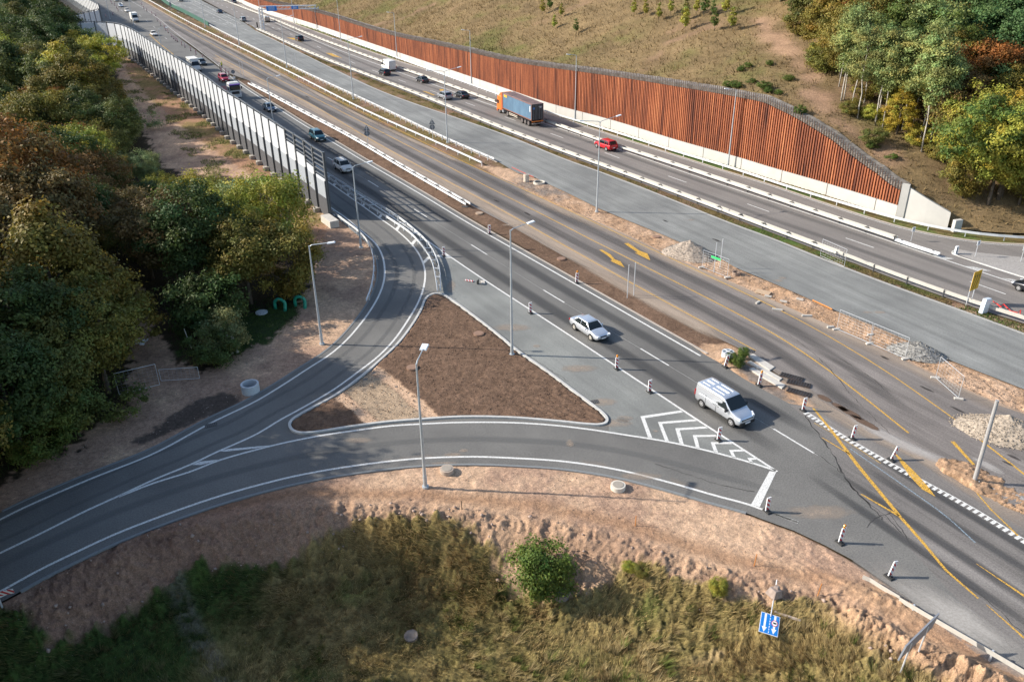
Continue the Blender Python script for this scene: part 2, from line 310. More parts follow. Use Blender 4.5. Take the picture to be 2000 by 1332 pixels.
# ---- wall line and hill
wallB = GP([(300,-78),(430,-17),(500,19),(625,60),(750,104),(875,147.5),(975,182.5),(1075,217.5),(1200,252.5),(1325,292.5),(1445,327.5),(1500,345),(1610,378),(1700,407),(1752,424)])
wallS = cat(wallB, 5)
abut = cat(GP([(1752,424),(1800,436),(1847,446)]), 4)
hillL = np.concatenate([wallS, abut[1:], cat(GP([(1847,446),(1900,452),(1960,456),(2030,458),(2200,460),(2500,462)]), 4)[1:]])
topline = np.array([(-200,-60),(470,-6),(540,8),(625,25),(750,67.5),(875,92.5),(1000,122.5),(1125,139),(1250,157.5),(1375,177.5),(1500,201),(1537,220),(1587,247.5),(1650,292.5),(1700,332.5),(1761,375.5)], float)
def topz(x, y):
    lo, hi = 0.5, 16
    for _ in range(30):
        m = (lo + hi) / 2; u, v = proj((x, y, m))
        if v > np.interp(u, topline[:, 0], topline[:, 1]): lo = m
        else: hi = m
    return lo
wallZ = np.array([topz(*p) for p in wallS]); wallZ[:10] = np.maximum(wallZ[:10], 5.0)
k_ = np.ones(5) / 5; wallZ = np.convolve(np.pad(wallZ, 2, mode='edge'), k_, 'valid')
hz = np.concatenate([wallZ, np.interp(arclen(abut)[1:], [0, arclen(abut)[-1]], [wallZ[-1] - .1, 0.7]), np.full(len(hillL) - len(wallS) - len(abut) + 1, 0.15)])
HD = np.array([0.5, 0.866])
hillS = resample(hillL, 1.3); ha = arclen(hillL); hzS = np.interp(arclen(hillS), ha, hz)
HB = np.concatenate([hillL, hillL[::-1] + HD * 600])
def hill_rise(d): return np.where(d < 62, 0.40 * d, 24.8 + 0.12 * (d - 62))
def hill_h(x, y):
    """height of the hillside at points, -1 where there is none"""
    x = np.atleast_1d(np.asarray(x, float)); y = np.atleast_1d(np.asarray(y, float)); best = np.full(x.shape, 1e9); hw = np.zeros(x.shape); sw = np.zeros(x.shape); side = np.zeros(x.shape)
    for i in range(0, len(hillL) - 1):
        a = hillL[i]; b = hillL[i + 1]; e = b - a; t = np.clip(((x - a[0]) * e[0] + (y - a[1]) * e[1]) / (e @ e), 0, 1)
        dx = x - a[0] - t * e[0]; dy = y - a[1] - t * e[1]; d = np.hypot(dx, dy); s = e[0] * dy - e[1] * dx; m = d < best
        best[m] = d[m]; side[m] = s[m]; wq = np.sqrt(e @ e) / (d + .6) ** 3.0; hw += wq * (hz[i] + t * (hz[i + 1] - hz[i])); sw += wq
    h = hw / sw + hill_rise(best) + fbm(x, y, 4, 0.05) * 3.0 * ss(0, 12, best) + fbm(x, y, 4, 0.5) * 0.5
    return np.where(side > 0, h, -1.0)
# ---- front embankment
crest = GP([(-250,1330),(0,1188),(40,1172),(130,1108),(300,1040),(450,1008),(560,985),(720,985),(900,993),(1000,1005),(1110,1026),(1250,1062),(1380,1098),(1500,1138),(1600,1160),(1700,1205),(1760,1240),(1850,1290),(1950,1345),(2200,1480)])
crestP = np.concatenate([crest, np.array([[120, -40], [-120, -40]])])
def front_h(x, y):
    d = sdist(x, y, crestP); dep = 3.0 * ss(-45, -20, -np.abs(x - 2) ) + 0 * x
    dep = np.interp(x, [-30, -18, 0, 14, 20, 26, 40], [2.0, 2.8, 3.2, 2.8, 1.6, 1.0, 1.0])
    h = -dep * ss(0, 5.0, d) - 0.03 * np.maximum(d - 5, 0)
    return np.where(d > 0, h, 0.0), d
def front_only(x, y):
    X = np.array([x], float); Y = np.array([y], float); return float(front_h(X, Y)[0][0])
def ground_z(x, y):
    h = hill_h(x, y)[0]
    return float(h) if h > -0.5 else front_only(x, y)
def ground(u, v):
    """where the sight line meets the terrain"""
    d = ray(u, v); d = d / np.linalg.norm(d); t0 = 20.0; ts = np.arange(20, 900, 1.0); P = CAMP[None] + d[None] * ts[:, None]
    hh = hill_h(P[:, 0], P[:, 1]); fr = front_h(P[:, 0], P[:, 1])[0]; z = np.where(hh > -0.5, hh, fr)
    k = np.argmax(P[:, 2] <= z); a, b = ts[k] - 1, ts[k]
    for _ in range(14):
        m = (a + b) / 2; p = CAMP + d * m
        if p[2] <= ground_z(p[0], p[1]): b = m
        else: a = m
    p = CAMP + d * b; return np.array([p[0], p[1], p[2]])
# ============================================================ terrain sheet
SANDY = np.array([0.51, 0.345, 0.23]); PINK = np.array([0.36, 0.235, 0.165]); BROWN = np.array([0.145, 0.092, 0.062]); DKSOIL = np.array([0.10, 0.075, 0.06])
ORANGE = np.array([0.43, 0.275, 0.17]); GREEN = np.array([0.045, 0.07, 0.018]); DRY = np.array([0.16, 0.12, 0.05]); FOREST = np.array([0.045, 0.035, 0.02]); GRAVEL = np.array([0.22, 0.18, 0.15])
zones = [
 ([(190,80),(225,118),(235,180),(262,230),(290,270),(300,310),(350,340),(450,345),(560,360),(600,420),(600,470),(606,540),(600,575),(545,640),(500,650),(450,700),(400,722),(350,715),(300,640),(270,560),(255,560),(262,640),(255,700),(262,740),(240,790),(150,870),(80,890),(0,940),(-120,990),(-160,1090),(0,1030),(500,800),(760,600),(760,480),(640,380),(500,290),(350,190),(260,110)], PINK, SANDY, 1.2),
 ([(250,95),(300,140),(560,345),(640,440),(640,470),(600,470),(560,385),(470,330),(380,270),(300,200),(245,140)], np.array([.33, .19, .12]), DRY * 1.3, 1.0),
 ([(610,520),(725,490),(728,560),(700,590),(610,560)], SANDY, PINK, 1.5),
 ([(335,812),(380,780),(440,765),(465,768),(470,785),(430,805),(395,815),(330,845),(270,868),(255,862)], DKSOIL, DKSOIL * 1.3, .5),
 ([(370,650),(420,690),(470,690),(540,650),(590,610),(560,590),(440,620),(345,640),(350,700)], GREEN, GREEN * .7, 1.2),
 ([(463,155),(740,325),(1000,470),(1375,690),(1450,686),(1430,660),(1225,550),(1000,435),(800,325),(487,158)], BROWN, BROWN * 1.25, .1),
 ([(1376,672),(1425,668),(1480,700),(1600,800),(1500,790),(1360,690)], ORANGE, SANDY, .4),
 ([(1420,700),(1450,700),(1560,790),(1500,775)], GRAVEL, BROWN * 1.6, .5),
 ([(262,-12),(500,88),(965,305),(1010,345),(940,345),(500,118),(250,-12)], DRY * 1.1, BROWN * 1.5, .3),
 ([(935,322),(1010,330),(1065,352),(1165,400),(1287,450),(1387,488),(1500,544),(1625,598),(1775,660),(1900,715),(2000,755),(2150,825),(2150,880),(2000,815),(1875,765),(1800,728),(1685,672),(1500,590),(1375,536),(1250,478),(1160,438),(1000,362)], ORANGE, SANDY, .25),
 ([(985,338),(1060,350),(1120,385),(1090,395),(1010,362)], GRAVEL * 1.1, SANDY, .8),
 ([(480,46),(750,160),(1000,255),(1170,320),(1500,440),(1750,535),(2000,620),(2150,680),(2150,720),(2000,660),(1875,612),(1625,520),(1350,413),(1162,338),(1000,275),(750,187),(600,116),(480,60)], DRY * .9, BROWN * 1.6, .3),
 ([(1380,425),(1500,445),(1750,530),(1850,575),(1850,590),(1500,462)], GREEN * 1.8, DRY, .7),
 ([(1840,590),(1900,600),(2000,640),(2100,690),(1980,655)], SANDY * .9, BROWN * 1.5, .5),
 ([(380,-60),(625,55),(1000,180),(1500,335),(1800,440),(1900,455),(2300,455),(2300,490),(1900,480),(1700,435),(1400,340),(1000,205),(600,70),(380,-45)], DRY, GREEN * 2, .5),
]
def fanmesh():
    s = np.concatenate([np.linspace(-3, -1.06, 60)[:-1], np.linspace(-1.06, 1.06, 900), np.linspace(1.06, 3, 60)[1:]]); ys = [12.0]
    while ys[-1] < 420: y = ys[-1]; ys.append(y + max(0.1, y * y / 24000 * 1.1 if y < 120 else y * y / 24000 * 1.1))
    while ys[-1] < 3000: ys.append(ys[-1] * 1.12)
    ys = np.array(ys); Y, S = np.meshgrid(ys, s, indexing='ij'); X = Y * S; return X, Y
X, Y = fanmesh(); nr, nc = X.shape; XF, YF = X.ravel(), Y.ravel()
inroad = np.full(XF.shape, -99.0)
for rp in roads: inroad = np.maximum(inroad, sdist(XF, YF, rp))
di = sdist(XF, YF, isl)
fh, fd = front_h(XF, YF)
n1 = fbm(XF, YF, 5, 0.35); n2 = fbm(XF, YF, 5, 1.6); n3 = fbm(XF, YF, 4, 0.09); n4 = fbm(XF, YF, 4, 5.0)
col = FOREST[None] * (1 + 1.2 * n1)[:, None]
rough = np.full(XF.shape, 0.25)
for zi, (poly, c1, c2, na) in enumerate(zones):
    d = sdist(XF, YF, GP(poly)); wgt = ss(-.12 - na * .2, .12 + na * .2, d + na * 2.2 * n2 + na * 1.5 * n1)
    cc = c1[None] + (c2 - c1)[None] * ss(-.25, .25, n1 * 1.3 + n3)[:, None]; cc = cc * (1 + .5 * n2 + .45 * n4)[:, None]
    col = col * (1 - wgt)[:, None] + cc * wgt[:, None]; rough = rough * (1 - wgt) + wgt * (.1 if zi not in (6, 7, 9, 10) else .2)
# front: sand shelf, raw slope, then grass
frontP = np.concatenate([lowEdge, GP([(1612,1065),(1695,1114),(1812,1196),(2000,1304),(2300,1500)]), np.array([[140, -40], [-140, -40]]), GP([(-250,1270)])])
dF = sdist(XF, YF, frontP); wF = ss(-.1, .1, dF)
slope = ss(-.8, .3, fd + n1 * 1.2) * (1 - ss(4.2, 6.0, fd + n1 * 2))
cs = SANDY[None] * 1.08 + (PINK - SANDY)[None] * ss(.0, .3, n1 + .15)[:, None]; cs = cs * (1 + .35 * n2 + .35 * n4)[:, None]
band = np.exp(-((fd + 1.3 + n1) / .8) ** 2); cs = cs + (np.array([.33, .195, .115]) - cs) * (band * .8)[:, None]
cs = cs + (np.array([.30, .19, .12]) - cs) * (slope * .5)[:, None]
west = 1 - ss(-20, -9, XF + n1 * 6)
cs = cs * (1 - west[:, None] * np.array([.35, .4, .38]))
toeP = np.array([ground(u_, v_)[:2] if v_ < 1420 and u_ > -310 else G2(u_, v_, z_) for u_, v_, z_ in [(-300,1240,-2),(0,1178,-1),(40,1182,-1.5),(62,1225,-2),(100,1268,-2.5),(130,1250,-2.5),(160,1230,-2.5),(250,1178,-2.8),(330,1138,-2.8),(350,1118,-2.8),(400,1092,-2.8),(480,1085,-2.8),(560,1095,-3),(620,1072,-2.5),(670,1040,-2),(700,1018,-1),(760,1008,-.6),(820,1002,-.6),(880,1010,-.8),(930,1042,-1.5),(970,1075,-2.4),(1005,1130,-3),(1060,1172,-3),(1150,1165,-3),(1200,1110,-2.6),(1260,1105,-2.6),(1320,1130,-2.8),(1380,1155,-2.8),(1450,1165,-2.5),(1500,1172,-2),(1560,1165,-1.5),(1620,1182,-1.2),(1700,1222,-1),(1760,1260,-1),(1900,1345,-1),(2300,1560,-1)]] + [(140, -40), (-140, -40)])
g = ss(-.35, .35, sdist(XF, YF, toeP) + n1 * 1.6 + n2 * 1.0)
dryf = ss(-19, -11, XF + 12 * n1); gc = GREEN[None] * 1.1 + (DRY * 1.5 - GREEN * 1.1)[None] * (dryf * (.8 + .9 * n1).clip(0, 1))[:, None]
gc = gc + (np.array([.06, .09, .02]) - gc) * (ss(.1, .3, fbm(XF + 40, YF, 4, .3)) * .6)[:, None]; gc *= (1 + .7 * n2 + .6 * n4)[:, None]
pathw = np.exp(-(sdist(XF, YF, np.concatenate([off(GP([(335,1120),(350,1170),(375,1230),(410,1290),(450,1350)], -3), .35), off(GP([(335,1120),(350,1170),(375,1230),(410,1290),(450,1350)], -3), -.35)[::-1]])).clip(None, 0) / .35) ** 2) * ss(-.25, .1, n2)
gc = gc + (GRAVEL - gc) * (pathw * .5)[:, None]
bare = ss(.12, .25, fbm(XF + 9, YF - 3, 4, .22)) * ss(8, 16, XF) * .8; bare = np.maximum(bare, ss(19, 24, XF + n1 * 5) * ss(-.1, .15, n1 + n2 * .5) * .85)
gc = gc + (SANDY * .8 * (1 + .6 * n4)[:, None] - gc) * bare[:, None]
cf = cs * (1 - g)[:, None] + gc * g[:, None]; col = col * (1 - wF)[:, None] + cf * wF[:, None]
# triangle island: brown soil with a gravel crossing
wI = ss(.1, .2, di); ci = BROWN[None] * (1.1 + .7 * n2 + .7 * n4)[:, None]
d1 = sdist(XF, YF, GP([(733,716),(760,731),(800,765),(830,790),(862,818),(712,828),(690,805),(652,779),(690,750)])); w1 = ss(-.1, .1, d1 + n2 * .5)
ci = ci * (1 - w1)[:, None] + (SANDY * 1.1 * (1 + .4 * n4)[:, None]) * w1[:, None]
d2 = sdist(XF, YF, GP([(722,727),(765,758),(800,790),(833,818),(742,826),(700,790),(672,766)])); w2 = ss(-.06, .06, d2 + n2 * .3)
ci = ci * (1 - w2)[:, None] + (np.array([.40, .295, .20]) * (1 + .3 * n2 + .4 * n4 + .4 * n1)[:, None]) * w2[:, None]
edge = np.exp(-((d2) / .12) ** 2) * ss(0, .2, n4 + .1); ci = ci + (np.array([.09, .06, .05]) - ci) * (edge * .6)[:, None]
col = col * (1 - wI)[:, None] + ci * wI[:, None]
col = col.clip(.008, .6)
hh = hill_h(XF, YF)
Z = -.05 + fh + rough * n1 * .6 + rough * n2 * .35
# gullies and clods on the raw slope, ruts in the sand strips
Z += slope * (n2 * .48 + n4 * .36 + fbm(XF * 1.8 + n1 * 3, YF * .7, 4, 1.2) * .18) + wF * (1 - slope) * (1 - g) * (n4 * .03 + .04 * n2)
Z += g * wF * (n2 * .35 + n4 * .2)
rut = np.sin((XF * .86 + YF * .5) * 9 + n1 * 14) * .035; inS = ss(0, .3, sdist(XF, YF, GP(zones[9][0]))); Z += inS * (rut + n2 * .18 + n4 * .1) * (y_ := (YF < 140))
rt2 = np.sin((XF * .62 + YF * .78) * 8 + n1 * 26) * .045 * ss(-.02, .12, n2 + fbm(XF, YF, 3, .2)); Z += wF * (1 - slope) * (1 - g) * rt2 * ss(12, 15, XF)
for (u_, v_, sx_, sy_, az_, h_) in ((1722,1178,2.2,.9,-32,.55),(1690,1215,1.6,.7,-32,.35),(1845,1290,3.2,.8,-33,.5),(1920,1335,2.0,.8,-33,.4),(1890,930,2.0,.8,-35,.5),(1855,912,1.2,.7,0,.35),(1940,965,2.0,.5,-38,.25),(1420,705,.9,.5,0,.25),(1720,655,1.5,.6,-30,.25),(1545,572,2.,.5,-30,.3)):
    c_ = G2(u_, v_); q_ = math.radians(az_); X1 = (XF - c_[0]) * math.cos(q_) + (YF - c_[1]) * math.sin(q_); Y1 = -(XF - c_[0]) * math.sin(q_) + (YF - c_[1]) * math.cos(q_)
    gb = np.exp(-(X1 / sx_) ** 2 - (Y1 / sy_) ** 2); Z += gb * h_ * (1 + n2 * .7 + n4 * .35); col += (ORANGE[None] * (1 + .8 * n2 + .6 * n4)[:, None] - col) * np.clip(gb * 1.6, 0, .9)[:, None]
col = col.clip(.008, .6)
isz = .09 + n2 * .09 + n4 * .10; isz = isz - w1 * .06; isz = isz - w1 * (n4 * .06)
rows = np.exp(-((sdist(XF, YF, GP([(1020,800),(1140,826),(1183,822),(1150,785),(1110,760)])) - .2) / 1.0) ** 2) * np.sin((XF * .7 + YF * .7) * 11) * .05 + np.sin((XF * .25 - YF * .97) * 8 + n1 * 4) * .03 * ss(75, 85, YF); isz += rows * (1 - w1)
Z = np.where(di > .15, isz, Z)
rm = ss(.35, .0, inroad) if False else 1 - ss(-.25, .05, inroad)
Z = np.where(di > .15, Z, np.minimum(Z, np.where(inroad > -.3, -.03 - .12 * ss(-.2, .1, inroad), 9)))
dk = sdist(XF, YF, GP([(1822,907),(1846,894),(1890,902),(1950,933),(2010,965),(2080,1010),(2040,1020),(1960,987),(1915,965),(1880,945),(1845,925)])) + n2 * .35
wk = ss(-.05, .12, dk); Z = np.where(dk > 0, .03 + n2 * .35 + n4 * .25 + .35 * np.exp(-((XF - 31.4) ** 2 + (YF - 46.9) ** 2) / 2.5), Z); kc = ORANGE[None] * (.95 + 1.1 * n2 + .8 * n4)[:, None]; col = (col * (1 - wk[:, None]) + kc * wk[:, None]).clip(.02, .6)
Z = np.where(hh > -.5, -.3, Z)
idx = np.arange(nr * nc).reshape(nr, nc); F = np.stack([idx[:-1, :-1], idx[:-1, 1:], idx[1:, 1:], idx[1:, :-1]], -1).reshape(-1, 4)
mt, n, b = newmat('soil'); at = n.nodes.new('ShaderNodeAttribute'); at.attribute_name = 'col'; v = geop(n)
f1 = noise(n, v, 3.0, 8, 0.8); f2 = noise(n, v, 14, 4, 0.8)
c_ = mixc(n, 1, at.outputs['Color'], ramp(n, f1.outputs[0], [(0.3, (0.6,) * 3), (0.5, (1,) * 3), (0.7, (1.45, 1.42, 1.38))]).outputs[0], 'MULTIPLY')
c_ = mixc(n, 1, c_, ramp(n, f2.outputs[0], [(0.35, (0.65,) * 3), (0.65, (1.35,) * 3)]).outputs[0], 'MULTIPLY')
peb = noise(n, v, 9, 2, 0.5); c_ = mixc(n, ramp(n, peb.outputs[0], [(0.72, (0, 0, 0)), (0.76, (0.7,) * 3)]).outputs[0], c_, (0.42, 0.37, 0.32))
L(n, c_, b.inputs['Base Color']); b.inputs['Roughness'].default_value = 1; b.inputs['Specular IOR Level'].default_value = 0.1
bump(n, b, noise(n, v, 5, 8, 0.75).outputs[0], 0.7, 0.16)
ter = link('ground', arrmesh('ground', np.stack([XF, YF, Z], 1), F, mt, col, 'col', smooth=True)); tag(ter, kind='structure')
terrX, terrY, terrZ, terrC = XF, YF, Z, col
# ---- hillside behind the wall
dd = np.concatenate([np.linspace(0.0, 2, 4), np.linspace(2.6, 150, 190), np.linspace(160, 620, 24)])
HX = hillS[:, None, 0] + HD[0] * dd[None]; HY = hillS[:, None, 1] + HD[1] * dd[None]
hf = hill_h(HX.ravel(), HY.ravel()).reshape(HX.shape); hf[:, 0] = hzS - .05
bad = hf < 0; hf = np.where(bad, hzS[:, None] + hill_rise(dd * .85)[None], hf)
q = fbm(HX, HY, 5, .06); q2 = fbm(HX, HY, 5, .35); q3 = fbm(HX, HY, 4, 1.5)
hc = np.array([.19, .135, .07])[None, None] + (np.array([.12, .11, .04]) - np.array([.19, .135, .07]))[None, None] * ss(-.1, .22, q + q2 * .5)[..., None]
hc = hc + (np.array([.2, .13, .08]) - hc) * (ss(.12, .3, fbm(HX + 50, HY, 4, .08) + q2 * .3))[..., None]
dirtpath = [ground(*p)[:2] for p in [(1500,40),(1560,90),(1590,140),(1620,190),(1640,230),(1700,270),(1750,300),(1720,310),(1650,270),(1590,215),(1560,150),(1500,95),(1470,40)]]
dp = sdist(HX.ravel(), HY.ravel(), np.array(dirtpath)).reshape(HX.shape); wp = ss(-1.5, 1.5, dp + q2 * 5)
hc = hc + (np.array([.30, .19, .125]) - hc) * (wp * .85)[..., None]; hc = hc * (1 + .7 * q2 + .5 * q3)[..., None]
idx = np.arange(HX.size).reshape(HX.shape); F = np.stack([idx[:-1, :-1], idx[1:, :-1], idx[1:, 1:], idx[:-1, 1:]], -1).reshape(-1, 4)
hill = link('hillside', arrmesh('hillside', np.stack([HX.ravel(), HY.ravel(), hf.ravel()], 1), F, mt, hc.reshape(-1, 3).clip(.01, .5), 'col', smooth=True)); tag(hill, kind='structure')
# ============================================================ pavements
azm = math.atan2(*(G2(1515, 840) - G2(718, 353))[::-1])
aA = asphalt('asphalt_new', (0.150, 0.145, 0.136), azm, .03, .22, (.2, .2, .19)); aB = asphalt('asphalt_old', (0.185, 0.165, 0.152), azm - .03, .30, .16, (.34, .3, .26))
aC = asphalt('asphalt_binder', (0.210, 0.213, 0.204), azm - .05, .20, .22, (.27, .27, .26)); aD = asphalt('asphalt_motorway', (0.205, 0.187, 0.172), math.atan2(*(G2(1600, 470) - G2(1000, 235))[::-1]), .12, .1, (.26, .25, .23))
rA = sheet('slip_road', Apoly, 0.0, aA); rB = sheet('old_carriageway', Bpoly, .004, aB); rC = sheet('unmarked_carriageway', Cpoly, -.004, aC); rD = sheet('motorway', Dpoly, .008, aD)
for o in (rA, rB, rC, rD): tag(o, kind='structure')
# lighter binder apron between triangle island and the main carriageway
aE = asphalt('asphalt_apron', (0.208, 0.212, 0.200), azm, .1, .22, (.34, .29, .24))
apr = np.concatenate([off(mainL, -.12)[14:], GP([(1516,922),(1450,899),(1375,879),(1300,862.5),(1225,850.5),(1190,845)]), GP([(1188,820),(1180,808),(1162,793),(1125,765),(1075,727.5),(1000,674),(987,663),(925,614),(876,579),(858,570),(861,540),(853,500),(840,472)])])
ap = sheet('apron', apr, .004, aE); tag(ap, kind='structure')
wa_ = np.concatenate([GP([(1543,791),(1572,815),(1600,850),(1626,886),(1650,930),(1668,957),(1690,978),(1725,1015),(1790,1085),(1880,1180),(2000,1290),(2100,1370),(2480,1640),(3290,2040),(3390,1610),(2600,1310),(2200,1085),(2000,940),(1890,882),(1800,853),(1700,833),(1620,803),(1570,793)])])
aF = asphalt('asphalt_worn', (.168, .155, .145), azm - .05, .28, .2, (.36, .31, .27)); wo = sheet('worn_carriageway', wa_, .003, aF); tag(wo, kind='structure')
# grey kerb strips (real steps) round the island and along the edges
kerbM = simple('kerb_stone', (.5, .49, .46), .85, var=.12, scale=4, bmp=.2)
def kerb(name, P, wd, hgt, parent, m, z0=-.1, closed=False):
    if closed: P = np.concatenate([P, P[:1]])
    nn = normals(P)
    if closed: nn[0] = nn[-1] = (nn[0] + nn[-1]) / np.linalg.norm(nn[0] + nn[-1])
    secs = []
    for p, q in zip(P, nn):
        a = p + q * wd / 2; c = p - q * wd / 2; secs.append([(a[0], a[1], z0), (a[0], a[1], hgt), (c[0], c[1], hgt), (c[0], c[1], z0)])
    mb = MB(); mb.loft(secs); return mb.build(name, m, parent)
ik = kerb('kerb', isl, .22, .14, None, kerbM, closed=True); tag(ik, kind='structure')
dustk = simple('kerb_dusty', (.42, .36, .30), .9, var=.15, scale=3)
for P, wd, hh_ in ((off(mainR, .85), .24, .012), (off(rampL[15:], .8), .18, .03), (lowEdge[8:-12], .2, .03)):
    tag(kerb('kerb', resample(P, 1.2), wd, hh_, None, dustk if wd > .2 else simple('kerb_grey', (.2, .21, .21), .9)), kind='structure')
tag(kerb('kerb', resample(off(gC, .55), 2), .25, .02, None, dustk), kind='structure')
cR = cat(GP([(500,61),(600,110),(750,181),(1000,269),(1100,310),(1162,332.5),(1250,365.5),(1350,405.5),(1425,435.5),(1500,463),(1625,513),(1750,560.5),(1875,605.5),(2000,652),(2200,730)]))
tag(kerb('kerb', resample(cR, 2), .28, .02, None, simple('kerb_pale', (.36, .35, .33), .9)), kind='structure')
z6 = cat(GP([(420,-20),(500,17.5),(625,65),(750,110),(875,150),(967,184),(1075,222.5),(1200,265),(1350,312.5),(1412,332.5),(1500,359),(1600,393),(1700,425.5),(1750,440.5),(1825,458),(1925,473),(2000,477),(2200,480)]))
tag(kerb('kerb', resample(z6, 2), .35, .02, None, dustk), kind='structure')
# ============================================================ markings
pW = paint('paint_white', (.76, .75, .71), .5); pY = paint('paint_yellow', (.70, .40, .06), .8); pW2 = paint('paint_white_worn', (.6, .59, .56), .8); pY2 = paint('paint_yellow_faint', (.5, .33, .12), 1.05)
def mark(name, VF, m, parent): return link(name, arrmesh(name, VF[0], VF[1], m), parent)
ZM = .013
def line(P, wd, parent, m=pW, name='lane_line', z=ZM): return mark(name, ribbon(resample(P, .8), wd, z), m, parent)
for P in (rampL, rampIn, lowUp, lowDn): line(P, .2, rA)
line(mainR, .2, rA); line(mainL, .2, rA)
line(GP([(1500,999),(1559,1020.5)]), .2, rA)
ds = []
lane = lane; a = arclen(lane); s0 = float(a[1])
for k in range(-9, 6):
    s = s0 + k * 15.75
    if s > -150: 
        P = at_s(lane, np.linspace(max(s, 0), s + 3.85, 3)) if s >= 0 else lane[0] + (lane[1] - lane[0]) / np.linalg.norm(lane[1] - lane[0]) * np.linspace(s, s + 3.85, 3)[:, None]
        ds.append(ribbon(P, .15, ZM))
mark('lane_line', joinVF(ds), pW, rA); line(lane, .03, rA, pW2, 'seam', .009)
# yellow works markings on the old carriageway
for P, wd in ((yl, .12), (ym, .15), (yr, .12), (yr2, .16)): line(P, wd, rB, pY, z=.016)
ye = cat(off(yr, .45)[:60]); line(ye, .12, rB, pY2, z=.014)
def poly_mark(name, px, m, parent, z=ZM, zz=0):
    return sheet(name, GP(px), z, m, parent)
for q in ([(1856,862),(1864,862),(1905,908),(1900,909)], [(1586,797),(1591,798),(1626,840),(1680,910),(1752,997),(1764,1013),(1758,1013),(1745,998),(1672,910),(1620,840)], [(1604,854.5),(1607,855),(1660,886),(1659,888)],
          [(1680,965),(1684,965),(1757,1006),(1755,1009)], [(1747,886),(1752,888),(1790,925),(1812,950),(1827,970),(1800,955),(1775,928)], [(1937,998),(1940,998),(1990,1046),(1986,1046)], [(1906,962),(1909,963),(1940,998),(1936,998)],
          [(1758,1013),(1764,1012),(1802,1055),(1850,1113),(1912,1168),(1909,1169),(1845,1114),(1797,1057)], [(1905,1100),(1908,1101),(2001,1162),(2100,1225),(2098,1228),(1999,1165)], [(1925,1180),(1928,1181),(2001,1244),(2060,1290),(1999,1247)]):
    poly_mark('yellow_line', q, pY, rB, .017)
for q in ([(1219,476),(1227,475),(1249,490),(1265,496),(1270,509),(1245,497),(1240,494),(1246,494),(1235,487)], [(1170,488),(1176,488),(1192,497),(1201,507),(1212,511),(1220,523),(1196,512),(1192,509),(1196,508),(1187,500)]):
    poly_mark('arrow_marking', q, pY, rB, .017)
def T(px, ox, oy): return [(ox + a / 4, oy + c / 4) for a, c in px]
for q in ([(1003,588),(1320,542),(1335,557),(1037,603),(1095,755),(1062,752)], [(1140,633),(1425,612),(1447,625),(1172,648),(1225,780),(1195,778)], [(1275,682),(1510,668),(1530,682),(1310,697),(1342,808),(1311,804)],
          [(1412,735),(1595,733),(1600,747),(1445,750),(1468,840),(1438,834)], [(1552,790),(1705,790),(1722,805),(1585,805),(1612,875),(1580,868)], [(1695,850),(1795,848),(1812,862),(1727,865),(1752,915),(1722,908)], [(1838,912),(1895,912),(1912,925),(1870,928),(1888,955),(1860,948)]):
    poly_mark('chevron_marking', T(q, 1000, 666), pW, rA)
poly_mark('stop_line', [(1503,920),(1516,922),(1484,990),(1467,985)], pW, rA, .014)
for q in ([(429,881),(445,877),(500,872),(532,869.5),(500,875.5),(440,882)], [(375,908),(390,901.5),(427,897.5),(412,903),(392,908)], ):
    poly_mark('hatch_marking', q, pW, rA, .014)
for q in ([(595,112),(620,92),(640,97),(617,122)], [(708,190),(728,170),(742,172),(725,198)], [(828,272),(845,252),(862,254),(845,280)], [(955,362),(975,340),(992,343),(975,372)], [(1085,460),(1110,432),(1130,436),(1108,472)], [(1208,572),(1238,540),(1260,545),(1225,588)], [(1302,714),(1345,672),(1362,682),(1315,730)], [(1360,660),(1500,662),(1532,686),(1440,680)]):
    poly_mark('hatch_marking', T(q, 500, 333), pW, rA, .014)
ser = []
P = cat(GP([(1572,806),(1650,856),(1750,913.5),(1900,996),(2000,1058),(2120,1135)])); Ls = arclen(P)[-1]
for k in range(int(Ls / .42)):
    c = at_s(P, np.array([k * .42, k * .42 + .24])); ser.append(ribbon(c, .42, .016))
ser.append(ribbon(off(P, .25)[:], .08, .014)); mark('rumble_line', joinVF(ser), pW, rA)
line(cat(GP([(1660,876),(1760,945),(1850,1010),(1905,1060)])), .1, rA, paint('paint_blue_worn', (.28, .36, .42), 1.0), 'survey_line', .015)
line(cat(GP([(1590,826),(1650,860),(1720,905)])), .12, rA, pY2, 'yellow_line', .014)
# motorway markings
zl = smo(cat(GP([(440,-8),(500,26),(625,84),(750,131),(900,185),(1000,220),(1092,251),(1210,293),(1325,333),(1500,392),(1625,432),(1750,475.5),(1875,520.5),(2000,559),(2120,598)])), 15); line(zl[20:], .2, rD, pW, z=.02)
line(off(z6, -.55), .18, rD, pW2, z=.02)
dl = cat(GP([(520,46),(600,82),(692,124),(780,157),(895,196),(1022,242),(1108,273),(1187,301),(1284,337),(1393,375),(1522,421),(1680,475),(1866,540),(2040,602)])); ds = []
ss0 = arclen(dl); 
m0 = np.argmin(np.hypot(*(dl - G2(1657, 467.5)).T)); s_ref = ss0[m0]; per = 15.75
for k in range(-16, 4):
    s = s_ref + k * per
    if 0 < s < ss0[-1] - 5: ds.append(ribbon(at_s(dl, np.linspace(s, s + 3.9, 3)), .16, .021))
mark('lane_line', joinVF(ds), pW, rD)
for q in ([(1010,575),(1090,575),(1230,606),(1170,610)], [(1262,660),(1330,662),(1455,692),(1380,698)], [(1530,748),(1600,752),(1745,786),(1650,788)], [(1820,842),(1890,848),(2030,878),(1990,884)]):
    poly_mark('hatch_marking', T(q, 1500, 333), pW2, rD, .021)
line(cat(GP([(1859,496),(1925,519),(2000,543),(2120,585)])), .25, rD, pW, z=.021)
